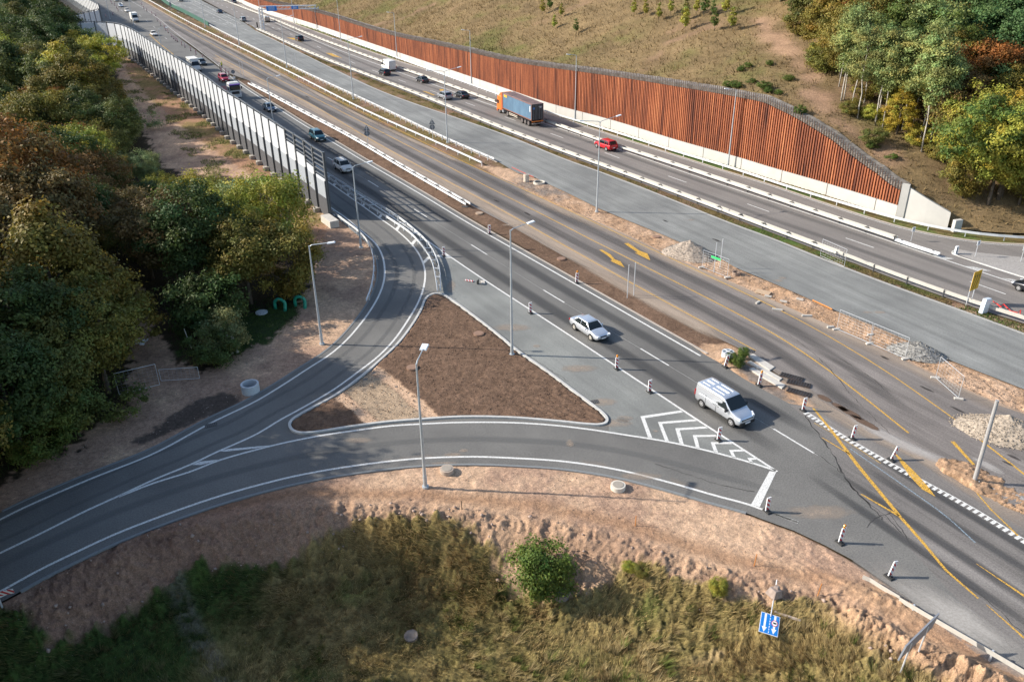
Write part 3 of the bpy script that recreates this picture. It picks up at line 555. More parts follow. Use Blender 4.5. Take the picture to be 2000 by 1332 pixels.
paver = asphalt('paving_pale', (.33, .31, .29), 0, .05, .06, (.4, .38, .36))
gore = sheet('gore_paving', GP([(1859,494),(1870,488),(1900,493),(2000,504),(2200,520),(2200,600),(2000,542),(1925,518)]), .06, paver); tag(gore, kind='structure')
tag(kerb('kerb', cat(GP([(1870,488),(1859,494),(1925,518),(2000,542),(2200,600)]), 3), .15, .075, None, kerbM), kind='structure')
# far dashes on the upper motorway and yellow arrows
for st, en, nn_ in (((372,0),(520,62),14), ((400,-4),(545,60),14), ((350,8),(470,56),10), ((345,24),(500,64),8)):
    A_, B_ = G2(*st), G2(*en); V_ = [ribbon(np.array([A_ + (B_ - A_) * (k / nn_), A_ + (B_ - A_) * ((k + .35) / nn_)]), .3, .022) for k in range(nn_)]; mark('lane_line', joinVF(V_), pW2, rD)
# chevron band on the far motorway
A_, B_ = G2(368, 2), G2(462, 50); V_ = []
for k in range(20):
    c = A_ + (B_ - A_) * (k / 20); e = (B_ - A_) / np.linalg.norm(B_ - A_); nrm = np.array([-e[1], e[0]]); V_.append(ribbon(np.array([c - nrm * 1.2, c + nrm * 1.2 + e * 1.5]), .5, .022))
mark('hatch_marking', joinVF(V_), pW2, rD); line(GP([(366,4),(461,51)]), .2, rD, pW2, z=.022); line(GP([(372,-2),(470,47)]), .2, rD, pW2, z=.022)
for q in ([(824,178.5),(834,180),(848,186),(851,187),(846,187),(836,183)], [(858,175),(866,175),(868,180),(861,180)], [(560,74),(575,75),(590,83),(572,78)], [(636,104),(648,105),(668,114),(650,111)]):
    poly_mark('arrow_marking', q, pY, rD, .022)
# left far carriageway: edge line beside the cones, orange line by the barrier
line(cat(GP([(255,2),(300,30),(345,66),(400,108),(440,140),(457,157)])), .18, rA, pW2, z=.02)
line(cat(GP([(292,68),(305,80),(318,91),(340,108)])), .2, rA, pY, z=.02)
for k, (u, v) in enumerate([(249,22),(257,30),(272,30),(285,40),(299,52),(322,74),(236,20),(262,46)]):
    a_, b_ = G2(u, v), G2(u + 4, v + 3.2); line(np.array([a_, b_]), .18, rA, pW2, z=.02)
# tyre polish bands, dust and stains (flat wear with its own outline)
tyre = overlay('tyre_band', (.075, .076, .078), azm, .5, .32, .62, .55, (.03, .5)); tyreB = overlay('tyre_band_old', (.10, .095, .092), azm, .5, .34, .64, .45, (.03, .6)); tyreR = overlay('tyre_band_ramp', (.17, .17, .165), 0, .12, .34, .64, .4)
dust = overlay('dust', (.40, .32, .25), azm, .5, .42, .66, .85, (.12, 1.0)); dust2 = overlay('sand_stain', (.40, .32, .25), 0, 1.6, .38, .72, .65); darkst = overlay('dark_stain', (.05, .045, .042), azm, 1.5, .45, .62, .75, (.4, 1.2)); pale = overlay('concrete_dust', (.45, .42, .39), azm, .8, .4, .62, .8, (.12, 1))
def band(P, wd, z, m, parent, name='tyre_wear', prof=(0, 1, 1, 0)):
    P = resample(P, 1.5); nn = normals(P); o_ = np.linspace(-.5, .5, len(prof)) * wd; V = np.zeros((len(P), len(prof), 3)); V[..., :2] = P[:, None] + nn[:, None] * o_[None, :, None]; V[..., 2] = z
    i = np.arange(len(P) * len(prof)).reshape(len(P), len(prof)); F = np.stack([i[:-1, 1:], i[:-1, :-1], i[1:, :-1], i[1:, 1:]], -1).reshape(-1, 4)
    tap = np.minimum(np.minimum(np.arange(len(P)), np.arange(len(P))[::-1]) / 4, 1); at_ = (np.array(prof)[None] * tap[:, None]).ravel() * .75
    return link(name, arrmesh(name, V.reshape(-1, 3), F, m, at_), parent)
def blob(u, v, rx, ry, m, parent, z=.015, name='stain', az=0):
    c = G2(u, v); n_ = 24; V = [(c[0], c[1], z)]; at_ = [.8]; F = []
    for ring, (fr, av) in enumerate(((.55, .6), (1, 0))):
        for k in range(n_):
            t = 2 * math.pi * k / n_; x, y = rx * fr * math.cos(t), ry * fr * math.sin(t); V.append((c[0] + x * math.cos(az) - y * math.sin(az), c[1] + x * math.sin(az) + y * math.cos(az), z)); at_.append(av)
    F = [(0, 1 + k, 1 + (k + 1) % n_) for k in range(n_)]; 
    for k in range(n_): a1, b1 = 1 + k, 1 + (k + 1) % n_; F += [(a1, a1 + n_, b1 + n_), (a1, b1 + n_, b1)]
    return link(name, arrmesh(name, np.array(V), np.array(F), m, np.array(at_)), parent)
lnB = cat(lane, 6)
for o_ in (-1.9, 1.9): band(off(lnB, o_), 2.0, .006, tyre, rA)
far_r = np.concatenate([lane[-1:], GP([(1700,955),(1800,1020),(1900,1085),(2000,1150),(2150,1250)])])
for o_ in (-2.4, -.6, 1.6, 3.4): band(off(cat(far_r), o_), 1.1, .006, tyre, rA)
mid = lambda a_, b_, t: cat([a_[int(k)] * (1 - t) + b_[int(j)] * t for k, j in zip(np.linspace(0, len(a_) - 1, 24), np.linspace(0, len(b_) - 1, 24))], 4)
band(off(rampIn, 1.2)[:-8], .6, .006, tyreR, rA); band(off(rampIn, 3.1)[:-8], .7, .006, tyreR, rA)
band(off(lowDn, 2.3), 1.1, .006, tyreR, rA)
for o_ in (-2.0, 2.0): band(off(ym, o_), 2.2, .009, tyreB, rB)
tyreD = overlay('tyre_band_motorway', (.13, .125, .12), azm, .5, .34, .66, .35, (.03, .6))
for o_ in (-1.9, 2.0): band(off(dl, o_), 1.6, .012, tyreD, rD)
band(off(yl, -1.2), 3.0, .010, dust, rB, 'dust', (0, .9, 1, 1)); band(off(gB, -2.2), 1.5, .010, dust, rB, 'dust', (.1, .6, 1, 1))
edgeB = cat(GP([(1000,357),(1075,398),(1160,433),(1250,473),(1300,498),(1375,530.5),(1500,585),(1550,608),(1625,640),(1685,666),(1750,696),(1800,721),(1875,758.5),(1950,791),(2000,808),(2100,860)]))
band(off(edgeB, -1.0), 2.6, .010, dust, rB, 'dust', (.2, .5, .9, 1))
band(cat(GP([(1450,688),(1530,740),(1600,790),(1700,845),(1800,893),(1880,945),(2000,1020),(2120,1100)])), 2.6, .011, dust, rB, 'dust', (.1, 1, 1, .1))
band(cat(GP([(1590,768),(1660,812),(1760,866),(1850,905),(1950,950),(2050,1010)])), 1.8, .012, pale, rB, 'dust', (.1, .9, 1, .1))
band(cat(GP([(1680,1084),(1725,1110),(1780,1146),(1875,1212),(1975,1287),(2080,1375)])), 2.6, .008, overlay('pale_crust', (.40, .375, .34), azm, .9, .25, .58, .85, (.2, 1)), rA, 'dust', (.3, 1, 1, .4))
band(off(off(gC, .7), -3.5), 2.0, -.001, dust, rC, 'dust', (0, .35, .5, 0)); band(off(lowDn, .9), 1.6, .0065, dust, rA, 'dust', (.55, .35, .1, 0))
for u, v, a_, c_2 in ((1180,785,1.5,.8),(1200,826,2.0,.8),(1130,720,2.2,.9),(1000,640,2.5,1.0),(1600,1000,3,1.),(1250,930,2,.6),(700,860,1.5,.5),(1113,866,.4,.7),(1048,676,.5,.4),(885,888,.9,.3),(905,880,.5,.3),(870,905,1.5,.25),(880,560,.7,2.2),(910,610,.9,.6),(1220,818,.9,.6),(1280,842,.3,.2),(1528,543,.6,.4),(1718,610,.8,.4),(1520,548,.8,.4),(1695,610,.7,.3),(1350,430,.6,.3),(1000,440,2.,.5)):
    blob(u, v, a_, c_2, dust2, rA if v > 640 or u < 950 else rC, .018 if u < 1300 else .003)
crk = simple('crack', (.035, .033, .032), .95)
def crack(px, wd=.05, par=None, z=.0085):
    P = resample(cat(GP(px)), .25); P = P + np.stack([fbm(P[:, 0] * 3, P[:, 1] * 3, 3), fbm(P[:, 1] * 3, P[:, 0] * 3 + 9, 3)], 1) * .35; V_, F_ = ribbon(P, wd * np.clip(1 + 3 * fbm(P[:, 0] * 2, P[:, 1] * 2, 2), .2, 2), z); return link('crack', arrmesh('crack', V_, F_, crk), par)
crack([(1572,812),(1600,850),(1626,886),(1650,930),(1668,957),(1690,978),(1725,1015)], .09, rA); crack([(1690,978),(1720,1000),(1760,1040)], .05, rA); crack([(1745,1000),(1712,1010),(1692,1028)], .06, rA)
crack([(1600,890),(1640,920),(1668,957)], .04, rA); crack([(1735,1003),(1765,1040),(1785,1070),(1820,1095)], .04, rA); crack([(1278,905),(1330,922),(1400,945),(1475,960)], .04, rA); crack([(1640,700),(1690,730),(1740,770)], .04, rB, .0165); crack([(1520,640),(1600,700),(1680,790),(1740,850)], .04, rB, .0165)
crack([(1850,1120),(1900,1150),(1960,1200),(2000,1240)], .04, rA); crack([(1100,400),(1200,455),(1300,520)], .04, rB, .0165); crack([(960,640),(1040,700),(1110,745)], .035, ap, .0085)
line(off(lnB, .08), .04, rA, simple('seam_dark', (.06, .06, .06), .9), 'seam', .0082)
for u, v, a_, c_2 in ((1640,795,.9,.35),(1660,806,1.3,.4),(1690,826,1.5,.4),(1610,778,.8,.4)): blob(u, v, a_, c_2, overlay('soil_patch', (.13, .085, .06), 0, 1.2, .3, .45, .97) if 'soil_patch' not in MATS else MATS['soil_patch'], rB, .02, 'soil_patch', azm)
for u, v, a_, c_2 in ((1400,470,1.2,.3),(970,393,1.,.3),(1728,699,.7,.25),(1810,760,1.,.2),(1870,800,1.1,.2),(1030,418,1.2,.3),(745,299,1.,.2),(600,190,2,.3),(1980,893,.8,.25),(1968,905,.7,.2)): blob(u, v, a_, c_2, darkst, rB, .019, 'stain', azm)
blob(1744, 557, .7, .25, darkst, rC, .003, 'stain', azm); blob(1300, 432, .8, .25, darkst, rC, .003, 'stain', azm)
blob(1970, 985 - 20, 2.2, .9, pale, rB, .012, 'dust', azm); blob(1930, 910, 1.8, .6, pale, rB, .012, 'dust', azm)
# ============================================================ street furniture materials
galv = simple('galvanised', (.62, .64, .66), .45, .35, .08, 8); galvW = simple('galvanised_bright', (.66, .68, .69), .5, .1, .05, 8); steelD = simple('steel_dark', (.07, .075, .08), .5, .3)
galvC = simple('galvanised_cream', (.52, .50, .45), .55, .1, .08, 5)
poleM = simple('pole_zinc', (.50, .54, .56), .5, .4, .1, 3); conc = simple('concrete', (.52, .48, .42), .9, 0, .15, 2, .3); concW = simple('concrete_pale', (.50, .485, .45), .85, 0, .06, .6, .1)
rubber = simple('rubber', (.03, .03, .03), .8); headM = simple('lamp_housing', (.7, .73, .75), .4); lensM = simple('lamp_lens', (.6, .62, .6), .2)
def beam_secs(P, o, zt, flip=1):
    """closed W-beam section swept along P at offset o"""
    prof = [(0, -.31), (.05, -.27), (.075, -.22), (.02, -.17), (.02, -.14), (.075, -.09), (.05, -.04), (0, 0), (-.012, 0), (-.012, -.31)]
    nn = normals(P); return [[(p[0] + q[0] * (o + flip * a), p[1] + q[1] * (o + flip * a), zt + c) for a, c in prof] for p, q in zip(P, nn)]
def guardrail(P, label, offs=(0,), zt=.75, pitch=4.0, mat=galvW, posto=0.0, spacer=True, group='guard rails along the carriageways', name='guard_rail', taper=(False, False)):
    P = resample(P, 2.0); t = empty(name, (P[0][0], P[0][1], 0), 0, label, 'guard rail', group); O = np.array([P[0][0], P[0][1]]); Q = P - O
    for o in offs:
        mb = MB(); fl = 1 if o >= 0 else -1
        sec = beam_secs(Q, o, zt, fl)
        if taper[1]:
            for k in range(1, 5): sec[-k] = [(x, y, z - (5 - k) * .11) for x, y, z in sec[-k]]
        mb.loft(sec); mb.build('rail', mat, t, smooth=False)
    pm = MB(); pm.box((0, 0, (zt - .05) / 2 - .1), (.10, .12, zt + .15))
    if spacer and len(offs) > 1: pm.box((0, 0, zt - .14), (.16, abs(offs[0] - offs[-1]) - .02, .07)); pm.mi = 0
    if len(offs) > 1: pm.box((0, 0, zt + .012), (.10, abs(offs[0] - offs[-1]), .03))
    me = pm.mesh('post', [galv if len(offs) == 1 else steelD]); me2 = me
    Ls = arclen(Q)[-1]; ss_ = np.arange(.8, Ls, pitch); C = at_s(Q, ss_); T_ = at_s(Q, np.minimum(ss_ + .3, Ls)) - C; N_ = len(ss_)
    order = np.argsort([np.hypot(*(c + O)) for c in C]); keep = set(order[:99].tolist()); rest = []
    for i in range(N_):
        a_ = math.atan2(T_[i][1], T_[i][0]); nx, ny = -math.sin(a_), math.cos(a_); x, y = C[i][0] + nx * posto, C[i][1] + ny * posto
        if i in keep: link('post', me, t, (x, y, 0), (0, 0, a_))
        else: rest.append((x, y, a_))
    if rest:
        mb = MB()
        for x, y, a_ in rest: mb.box((x, y, zt / 2 - .1), (.10, .12, zt + .1), a_)
        tag(mb.build('posts', galv, t), kind='stuff')
    return t
guardrail(gA, 'double white guard rail standing in the brown soil strip left of the old carriageway', (.33, -.33), mat=galvW, pitch=3.9)
guardrail(gB, 'single white guard rail on the lower left edge of the narrow grass median', (0,), mat=galvW, posto=.12, pitch=3.9, taper=(0, 0))
guardrail(gC, 'single pale guard rail on the median edge beside the unmarked blue-grey asphalt', (0,), mat=galvW, posto=-.12, pitch=2.6)
guardrail(gD, 'cream double guard rail between the blue-grey asphalt and the busy motorway', (.36, -.36), mat=galvC, pitch=3.9)
guardrail(gD2, 'cream guard rail on posts continuing past the yellow sign to the right edge', (.22, -.0), mat=galvC, pitch=4.1)
guardrail(gE, 'cream double guard rail between the busy motorway and the lane under the rusty wall', (.36, -.36), mat=galvC, pitch=3.9)
guardrail(gE[-1] + (cat(GP([(1750,463),(1790,477),(1835,491)], .5), 4) - G2(1750, 463, .5)), 'white guard rail end sinking to the ground before the pale gore', (.15, -.15), zt=.55, mat=galvW, pitch=4)
guardrail(gF, 'long guard rail at the foot of the white plinth of the rusty wall', (0,), mat=galvW, posto=.12, pitch=4.2)
guardrail(gG1, 'curved white guard rail nearer the slip road at the fork', (0,), zt=.7, mat=galvW, posto=.1, pitch=2.6, group='guard rails round the fork')
guardrail(gG2, 'curved pale blue guard rail nearer the main carriageway at the fork', (0,), zt=.7, mat=galvW, posto=-.1, pitch=2.6, group='guard rails round the fork')
br = empty('brace_row', (0, 0, 0), 0, 'row of steel cross braces joining the two guard rails at the fork', 'brace')
for f in np.linspace(.02, .86, 14):
    a_ = gG1[int(f * (len(gG1) - 1))]; b_ = gG2[np.argmin(np.hypot(*(gG2 - a_).T))]; mb = MB(); mb.tube((a_[0], a_[1], .62), (b_[0], b_[1], .62), .05, n=6); mb.build('brace', galv, br)
guardrail(gH, 'guard rail round the outside of the slip road bend by the lone trees', (0,), zt=.7, mat=galvW, posto=.1, pitch=2.6, group='guard rails round the fork')
guardrail(gI, 'dusty guard rail at the bottom right corner beside the worn concrete strip', (0,), mat=galvC, posto=.12, pitch=4.3)
guardrail(cat(GP([(-120,1216),(-60,1192),(2,1165),(20,1150)], .7), 3), 'short end of guard rail at the left edge below the shaded road', (0,), mat=galvW, posto=-.12, pitch=2.2)
fb = MB(); pb = GP([(1685,1125),(1700,1131),(1722,1145),(1757,1166)], .35); fb.loft(beam_secs(pb, 0, .45)); tag(fb.build('fallen_rail', galvC), 'bent guard rail piece half buried in the orange berm', 'guard rail')
gs = MB(); P = resample(cat(GP([(300,-22),(320,2),(365,25),(407,47)], .9)), 3); nn = normals(P); gs.loft([[(p[0] + q[0] * .06, p[1] + q[1] * .06, .1), (p[0] + q[0] * .06, p[1] + q[1] * .06, 1.5), (p[0] - q[0] * .06, p[1] - q[1] * .06, 1.5), (p[0] - q[0] * .06, p[1] - q[1] * .06, .1)] for p, q in zip(P, nn)])
t = gs.build('glare_screen', simple('green_board', (.02, .10, .07), .6)); tag(t, 'low dark green glare screen on the far median', 'screen')
# ============================================================ sound barrier
barW = simple('barrier_white', (.62, .64, .66), .35, 0, .03, 1); barG = simple('barrier_grey', (.36, .39, .42), .45, 0, .04, 1); barD = simple('barrier_dark', (.085, .085, .09), .7); barP = simple('barrier_post_shadow', (.16, .17, .18), .5, .3); barB = simple('barrier_brace', (.10, .105, .11), .5, .3)  # post tone darkened to include the shadow beside each post
def sound_barrier(P, Ht, label, pitch=4.0, open_end=0, foot=True):
    Ls = arclen(P)[-1]; nb = max(1, int(round(Ls / pitch))); C = at_s(P, np.linspace(0, Ls, nb + 1)); t = empty('sound_barrier', (C[0][0], C[0][1], 0), 0, label, 'sound barrier', 'sound barriers'); O = C[0]
    pm = MB(); pm.box((0, .13, Ht / 2), (.30, .03, Ht)); pm.box((0, -.13, Ht / 2), (.30, .03, Ht)); pm.box((0, 0, Ht / 2), (.04, .2, Ht)); pm.box((0, -.02, Ht + .02), (.3, .34, .06)); post = pm.mesh('post', barP)
    bm_ = MB(); bm_.box((.0, -.2, Ht * .29), (.16, .18, Ht * .58)); brace = bm_.mesh('brace', barB)
    fm = MB(); fm.box((0, -.35, .1), (.85, 1.0, .9)); fm.mi = 1; fm.box((0, -.86, .15), (.6, .02, .55)); foo = fm.mesh('footing', [simple('footing_conc', (.40, .36, .31), .9, 0, .2, 2), simple('recess_shade', (.12, .11, .10), .9)], bevel=.04)  # dark plate on the face stands in for a recess's shade
    for i in range(nb + 1):
        d = C[min(i + 1, nb)] - C[max(i - 1, 0)]; a_ = math.atan2(d[1], d[0]); x, y = C[i] - O
        p = link('post', post, t, (x, y, 0), (0, 0, a_)); link('brace', brace, p)
        if foot: link('footing', foo, t, (x, y, 0), (0, 0, a_))
    for i in range(nb):
        a = C[i] - O; b = C[i + 1] - O; d = b - a; l = np.hypot(*d); a_ = math.atan2(d[1], d[0]); c = (a + b) / 2
        op = i >= nb - open_end
        pm = MB(); top = Ht * (.955 if not op else .80 - .07 * (i - nb + open_end))
        pm.mi = 0; z = Ht * .52
        while z < top - .05: h_ = min(.62, top - z); pm.box((0, 0, z + h_ / 2), (l - .2, .05, h_ - .015)); z += h_
        pm.mi = 1; z = Ht * .27
        while z < Ht * .52 - .05: pm.box((0, 0, z + .2), (l - .2, .06, .385)); z += .4
        pm.mi = 2; z = .35
        while z < Ht * .27 - .05: pm.box((0, -.01, z + .13), (l - .2, .14, .20)); pm.box((0, .05, z + .2), (l - .2, .04, .1)); z += .28
        pm.box((0, 0, .15), (l - .2, .16, .35)); pm.build('panel', [barW, barG, barD], t, (c[0], c[1], 0), (0, 0, a_))
        rm_ = MB(); rm_.box((0, -.02, Ht - .06), (l - .18, .14, .16))
        if op:
            z = Ht - .8
            while z > top + .1: rm_.box((0, 0, z), (l - .2, .12, .14)); z -= .62
        rm_.build('top_rail', barP, t, (c[0], c[1], 0), (0, 0, a_))
    return t
nrm_ = normals(barr)
sound_barrier(barr, BH, 'long tall sound barrier of white and dark panels between the left wood and the road', 3.9, 4)
sound_barrier(cat(GP([(60,-75),(110,-38),(150,-14),(192,8)], BH), 4), BH, 'farther sound barrier at the top left corner, blue-grey in shade', 4.0, 0, False)
sound_barrier(GP([(156,42.5),(140,27)], BH)[::-1] if False else GP([(141,27),(192,15)], BH), BH - .4, 'short grey return of the sound barrier at the far bend', 3.6, 0, False)
eb = GP([(640,436),(655,430)], 0.3); mb = MB(); mb.box((0, 0, .3), (3.2, 1.2, 1.1), -1.0); tag(mb.build('concrete_block', conc, None, (eb[0][0] + .2, eb[0][1] + .5, 0), bevel=.04), 'pale concrete end block under the last post of the sound barrier', 'block')
# ============================================================ rusty wall
m, n, b = newmat('rusty_boards'); v = geop(n); tz = noise(n, rotmap(n, v, 0, 1.2, 1.2, .05), 1.6, 3, .6); t2 = noise(n, rotmap(n, v, 0, 1, 1, .25), .25, 5, .7); t3 = noise(n, v, 2.5, 5, .8)
mm = n.nodes.new('ShaderNodeMath'); mm.operation = 'MULTIPLY_ADD'; mm.inputs[1].default_value = .6; L(n, tz.outputs[0], mm.inputs[0]); m2 = n.nodes.new('ShaderNodeMath'); m2.operation = 'MULTIPLY'; m2.inputs[1].default_value = .4; L(n, t2.outputs[0], m2.inputs[0]); L(n, m2.outputs[0], mm.inputs[2])
r = ramp(n, mm.outputs[0], [(.36, (.07, .022, .014)), (.44, (.21, .064, .030)), (.56, (.38, .122, .050)), (.68, (.50, .19, .08))]); c_ = mixc(n, 1, r.outputs[0], ramp(n, t3.outputs[0], [(.3, (.75,) * 3), (.7, (1.2,) * 3)]).outputs[0], 'MULTIPLY')
L(n, c_, b.inputs['Base Color']); b.inputs['Roughness'].default_value = .85; rust = m
rustD = simple('rust_dark', (.055, .025, .018), .9); rodM = simple('rod_dark', (.09, .05, .035), .8); gabM = simple('gabion', (.19, .17, .15), 1, 0, .5, 1.5, .8)
wt = empty('retaining_wall', (wallS[0][0], wallS[0][1], 0), 0, 'long rust-orange slatted retaining wall on a white plinth below the grass hillside', 'retaining wall'); WO = wallS[0]
wa = arclen(wallS); PL = 1.55
def wz(s): return np.interp(s, wa, wallZ)
wn = normals(wallS); side_ = -1.0   # towards the road
def wp(s, o): p = at_s(wallS, np.array([s]))[0]; i = min(int(np.searchsorted(wa, s)), len(wn) - 1); q = wn[i] * side_; return p[0] + q[0] * o, p[1] + q[1] * o
# orientation check: the road side is nearer the camera
if np.hypot(*wp(wa[-1] * .7, 1.0)) > np.hypot(*wp(wa[-1] * .7, -1.0)): side_ = 1.0
# plinth panels
s_ = 0; 
while s_ < wa[-1] - 1:
    e_ = min(s_ + 7.9, wa[-1]); secs = []
    for q in np.linspace(s_ + .06, e_ - .06, 4): a = wp(q, .30); c = wp(q, -.3); secs.append([(a[0] - WO[0], a[1] - WO[1], -.2), (a[0] - WO[0], a[1] - WO[1], PL), (c[0] - WO[0], c[1] - WO[1], PL), (c[0] - WO[0], c[1] - WO[1], -.2)])
    mb = MB(); mb.loft(secs); mb.build('plinth_panel', concW, wt); s_ = e_
mb = MB(); secs = []
for q in np.arange(0, wa[-1], 2.0): a = wp(q, .02); c = wp(q, -.35); z = wz(q); secs.append([(a[0] - WO[0], a[1] - WO[1], 0), (a[0] - WO[0], a[1] - WO[1], z - .02), (c[0] - WO[0], c[1] - WO[1], z - .02), (c[0] - WO[0], c[1] - WO[1], 0)])
mb.loft(secs); mb.build('backing', rustD, wt)
mb = MB(); rod = MB()
for q in np.arange(.2, wa[-1] - .1, .42):
    x, y = wp(q, .10); x2, y2 = wp(q + .1, .10); az_ = math.atan2(y2 - y, x2 - x); z = wz(q); jit = random.uniform(-.02, .02)
    mb.box((x - WO[0], y - WO[1], (PL + .02 + z) / 2), (.21, .22 + jit, z - PL - .04), az_)
    rod.box((x - WO[0], y - WO[1], z + .55), (.06, .07, 1.1), az_)
mb.build('slat_cladding', rust, wt); rod.build('top_rods', rodM, wt)
secs = []
for q in np.arange(0, wa[-1], 1.0):
    a = wp(q, .0); c = wp(q, -1.3); z = wz(q); j = random.uniform(-.05, .05); secs.append([(a[0] - WO[0], a[1] - WO[1], z), (a[0] - WO[0], a[1] - WO[1], z + .55 + j), (c[0] - WO[0], c[1] - WO[1], z + .8 + j), (c[0] - WO[0], c[1] - WO[1], z)])
mb = MB(); mb.loft(secs); mb.build('stone_coping', gabM, wt)
mb = MB(); A2 = abut; z0_ = wallZ[-1] + .95; L_ = arclen(A2); secs = []
for p, s_ in zip(A2, L_):
    f = s_ / L_[-1]; z = z0_ * (1 - f) + 2.1 * f; secs.append([(p[0] - WO[0] + side_ * 0, p[1] - WO[1] - .35, -.2), (p[0] - WO[0], p[1] - WO[1] - .35, z), (p[0] - WO[0] + .2, p[1] - WO[1] + .25, z), (p[0] - WO[0] + .2, p[1] - WO[1] + .25, -.2)])
mb.loft(secs); mb.build('end_wing', concW, wt)
p = A2[0]; mb = MB(); mb.box((p[0] - WO[0] + .1, p[1] - WO[1] - .5, (z0_ + .1) / 2), (.9, .5, z0_ + .1), -.6); mb.build('end_pier', concW, wt)
c = G(1866, 452); mb = MB(); mb.box((0, 0, .75), (1.1, .5, 1.5), .3); tag(mb.build('concrete_marker', concW, None, c, bevel=.04), 'small white concrete upright at the low end of the rusty wall', 'marker')
# ============================================================ lamp posts
def lamp(u, v, h, arms, label, hd=(.75, .32)):
    p = ground(u, v) if 'rusty' not in label else G(u, v + 5); t = empty('street_lamp', p, 0, label, 'street lamp', 'street lamps over the carriageways')
    mb = MB(); mb.tube((0, 0, -.2), (0, 0, h), .125, .055, 10); mb.tube((0, 0, -.05), (0, 0, .12), .24, .24, 10); mb.tube((0, 0, .12), (0, 0, 1.0), .15, .14, 10); mb.build('pole', poleM, t, smooth=False)
    for az, ln in arms:
        a_ = math.radians(az); r_ = .17; e = Vector((math.cos(a_) * ln, math.sin(a_) * ln, h + ln * r_)); mb = MB(); mb.path([(0, 0, h - .1), (math.cos(a_) * .25, math.sin(a_) * .25, h + .08), tuple(e)], [.05, .045, .035]); am = mb.build('arm', poleM, t)
        mb = MB(); mb.box((0, 0, 0), (hd[0], hd[1], .09), 0, 0, .85); mb.mi = 1; mb.box((.08, 0, -.055), (hd[0] * .55, hd[1] * .7, .03)); mb.build('lamp_head', [headM, lensM], am, tuple(e + Vector((math.cos(a_), math.sin(a_), .1)) * .3), (0, -.15, a_))
    return t
L1 = [(32, 1.9)]; L2 = [(28, 2.5), (208, 2.5)]; L3 = [(188, 1.2)]
lamp(705,484,9.85,[(22, 1.7)],'single-arm street lamp standing behind the guard rail of the slip road bend')
lamp(629,672,9.75,[(-3, 1.7)],'single-arm street lamp on the dirt left of the slip road, before the lone trees')
lamp(831,951,9.9,[(78, 1.5)],'single-arm street lamp on the sandy verge below the lower slip lane', (.7, .5))
lamp(1000,693,11.9,[(30, 1.7)],'single-arm street lamp on the right edge of the brown triangle island')
lamp(1165.5,414,11.8,L2,'double-arm street lamp in the sandy strip, right of the old carriageway')
lamp(874,279,11.8,L2,'double-arm street lamp in the median beside the nearer warning sign back')
lamp(690.5,194,11.9,L2,'double-arm street lamp in the grass median, third from the sandy strip')
lamp(560.5,132.5,11.8,L2,'double-arm street lamp in the grass median, fourth from the sandy strip')
lamp(467.5,87.5,11.8,L2,'double-arm street lamp in the far median near the end of the green screen')
lamp(401,54,11.8,L2,'double-arm street lamp beside the green glare screen')
for u, v, h, lb in ((1421.7,321,11.5,'lamp post before the rusty wall nearest its white end'), (1123,227.5,11.5,'lamp post before the rusty wall just right of the container truck'), (921,160,11.5,'lamp post before the rusty wall left of the container truck'), (775.7,111,11.5,'lamp post before the rusty wall above the white van'), (666,75,11.5,'lamp post before the rusty wall right of the gantry'), (575,41,11.5,'lamp post before the rusty wall seen through the gantry'), (508,20,11.5,'farthest lamp post before the rusty wall, left of the gantry')):
    lamp(u, v, h, L3, lb)
for u, v, lb in ((397,123,'street lamp just behind the sound barrier by the white box van'), (262,52,'street lamp rising behind the far end of the sound barrier'), (215,38,'street lamp in the shade near the far barrier bend'), (432,146,'street lamp behind the sound barrier by the red car'), (538,232,'street lamp behind the sound barrier beside the dark blue car')):
    p = G2(u, v); 
    if lb.startswith('street lamp just'): lamp(322+2, 114+22, 9.6, [(25, 1.8)], lb)
    elif 'rising' in lb or 'near the far' in lb: lamp(u, v, 9.6, [(25, 1.8)], lb)
    elif 'dark blue' in lb: lamp(537, 262, 9.7, [(22, 1.7)], lb)
t = empty('bare_post', ground(1902, 943), 0, 'thick bare grey lamp column without arms at the bottom right rubble', 'post'); mb = MB(); mb.tube((0, 0, -.2), (-.12, 0, 6.75), .15, .12, 12); mb.build('column', simple('column_grey', (.36, .35, .34), .7, .1), t); mb = MB(); mb.box((0, 0, .16), (.55, .55, .06), .4); [mb.tube((a, c, .1), (a, c, .32), .03) for a in (-.2, .2) for c in (-.2, .2)]; mb.build('base_plate', galv, t)
# plain sign posts
for i, (u, v, u2, v2, h, lb) in enumerate(((1225,581,1237.5,577,3.7,'pair of bare steel posts in the brown soil by the two yellow arrows'), (1394,531,1406,523,3.5,'pair of bare steel posts inside the wire fence by the gravel heap'), (471.5,152,477,153,3.7,'pair of bare steel posts at the tip of the brown soil strip'), (572.5,131,579,130,3.2,'pair of bare steel posts in the far grass median'))):
    p = G(u, v); q = G(u2, v2) - p; t = empty('sign_posts', p, 0, lb, 'posts', 'bare sign posts'); 
    for o_ in ((0, 0), (q[0], q[1])): mb = MB(); mb.tube((o_[0], o_[1], -.1), (o_[0], o_[1], h + random.uniform(-.1, .1)), .045, n=8); mb.build('post', galv, t)
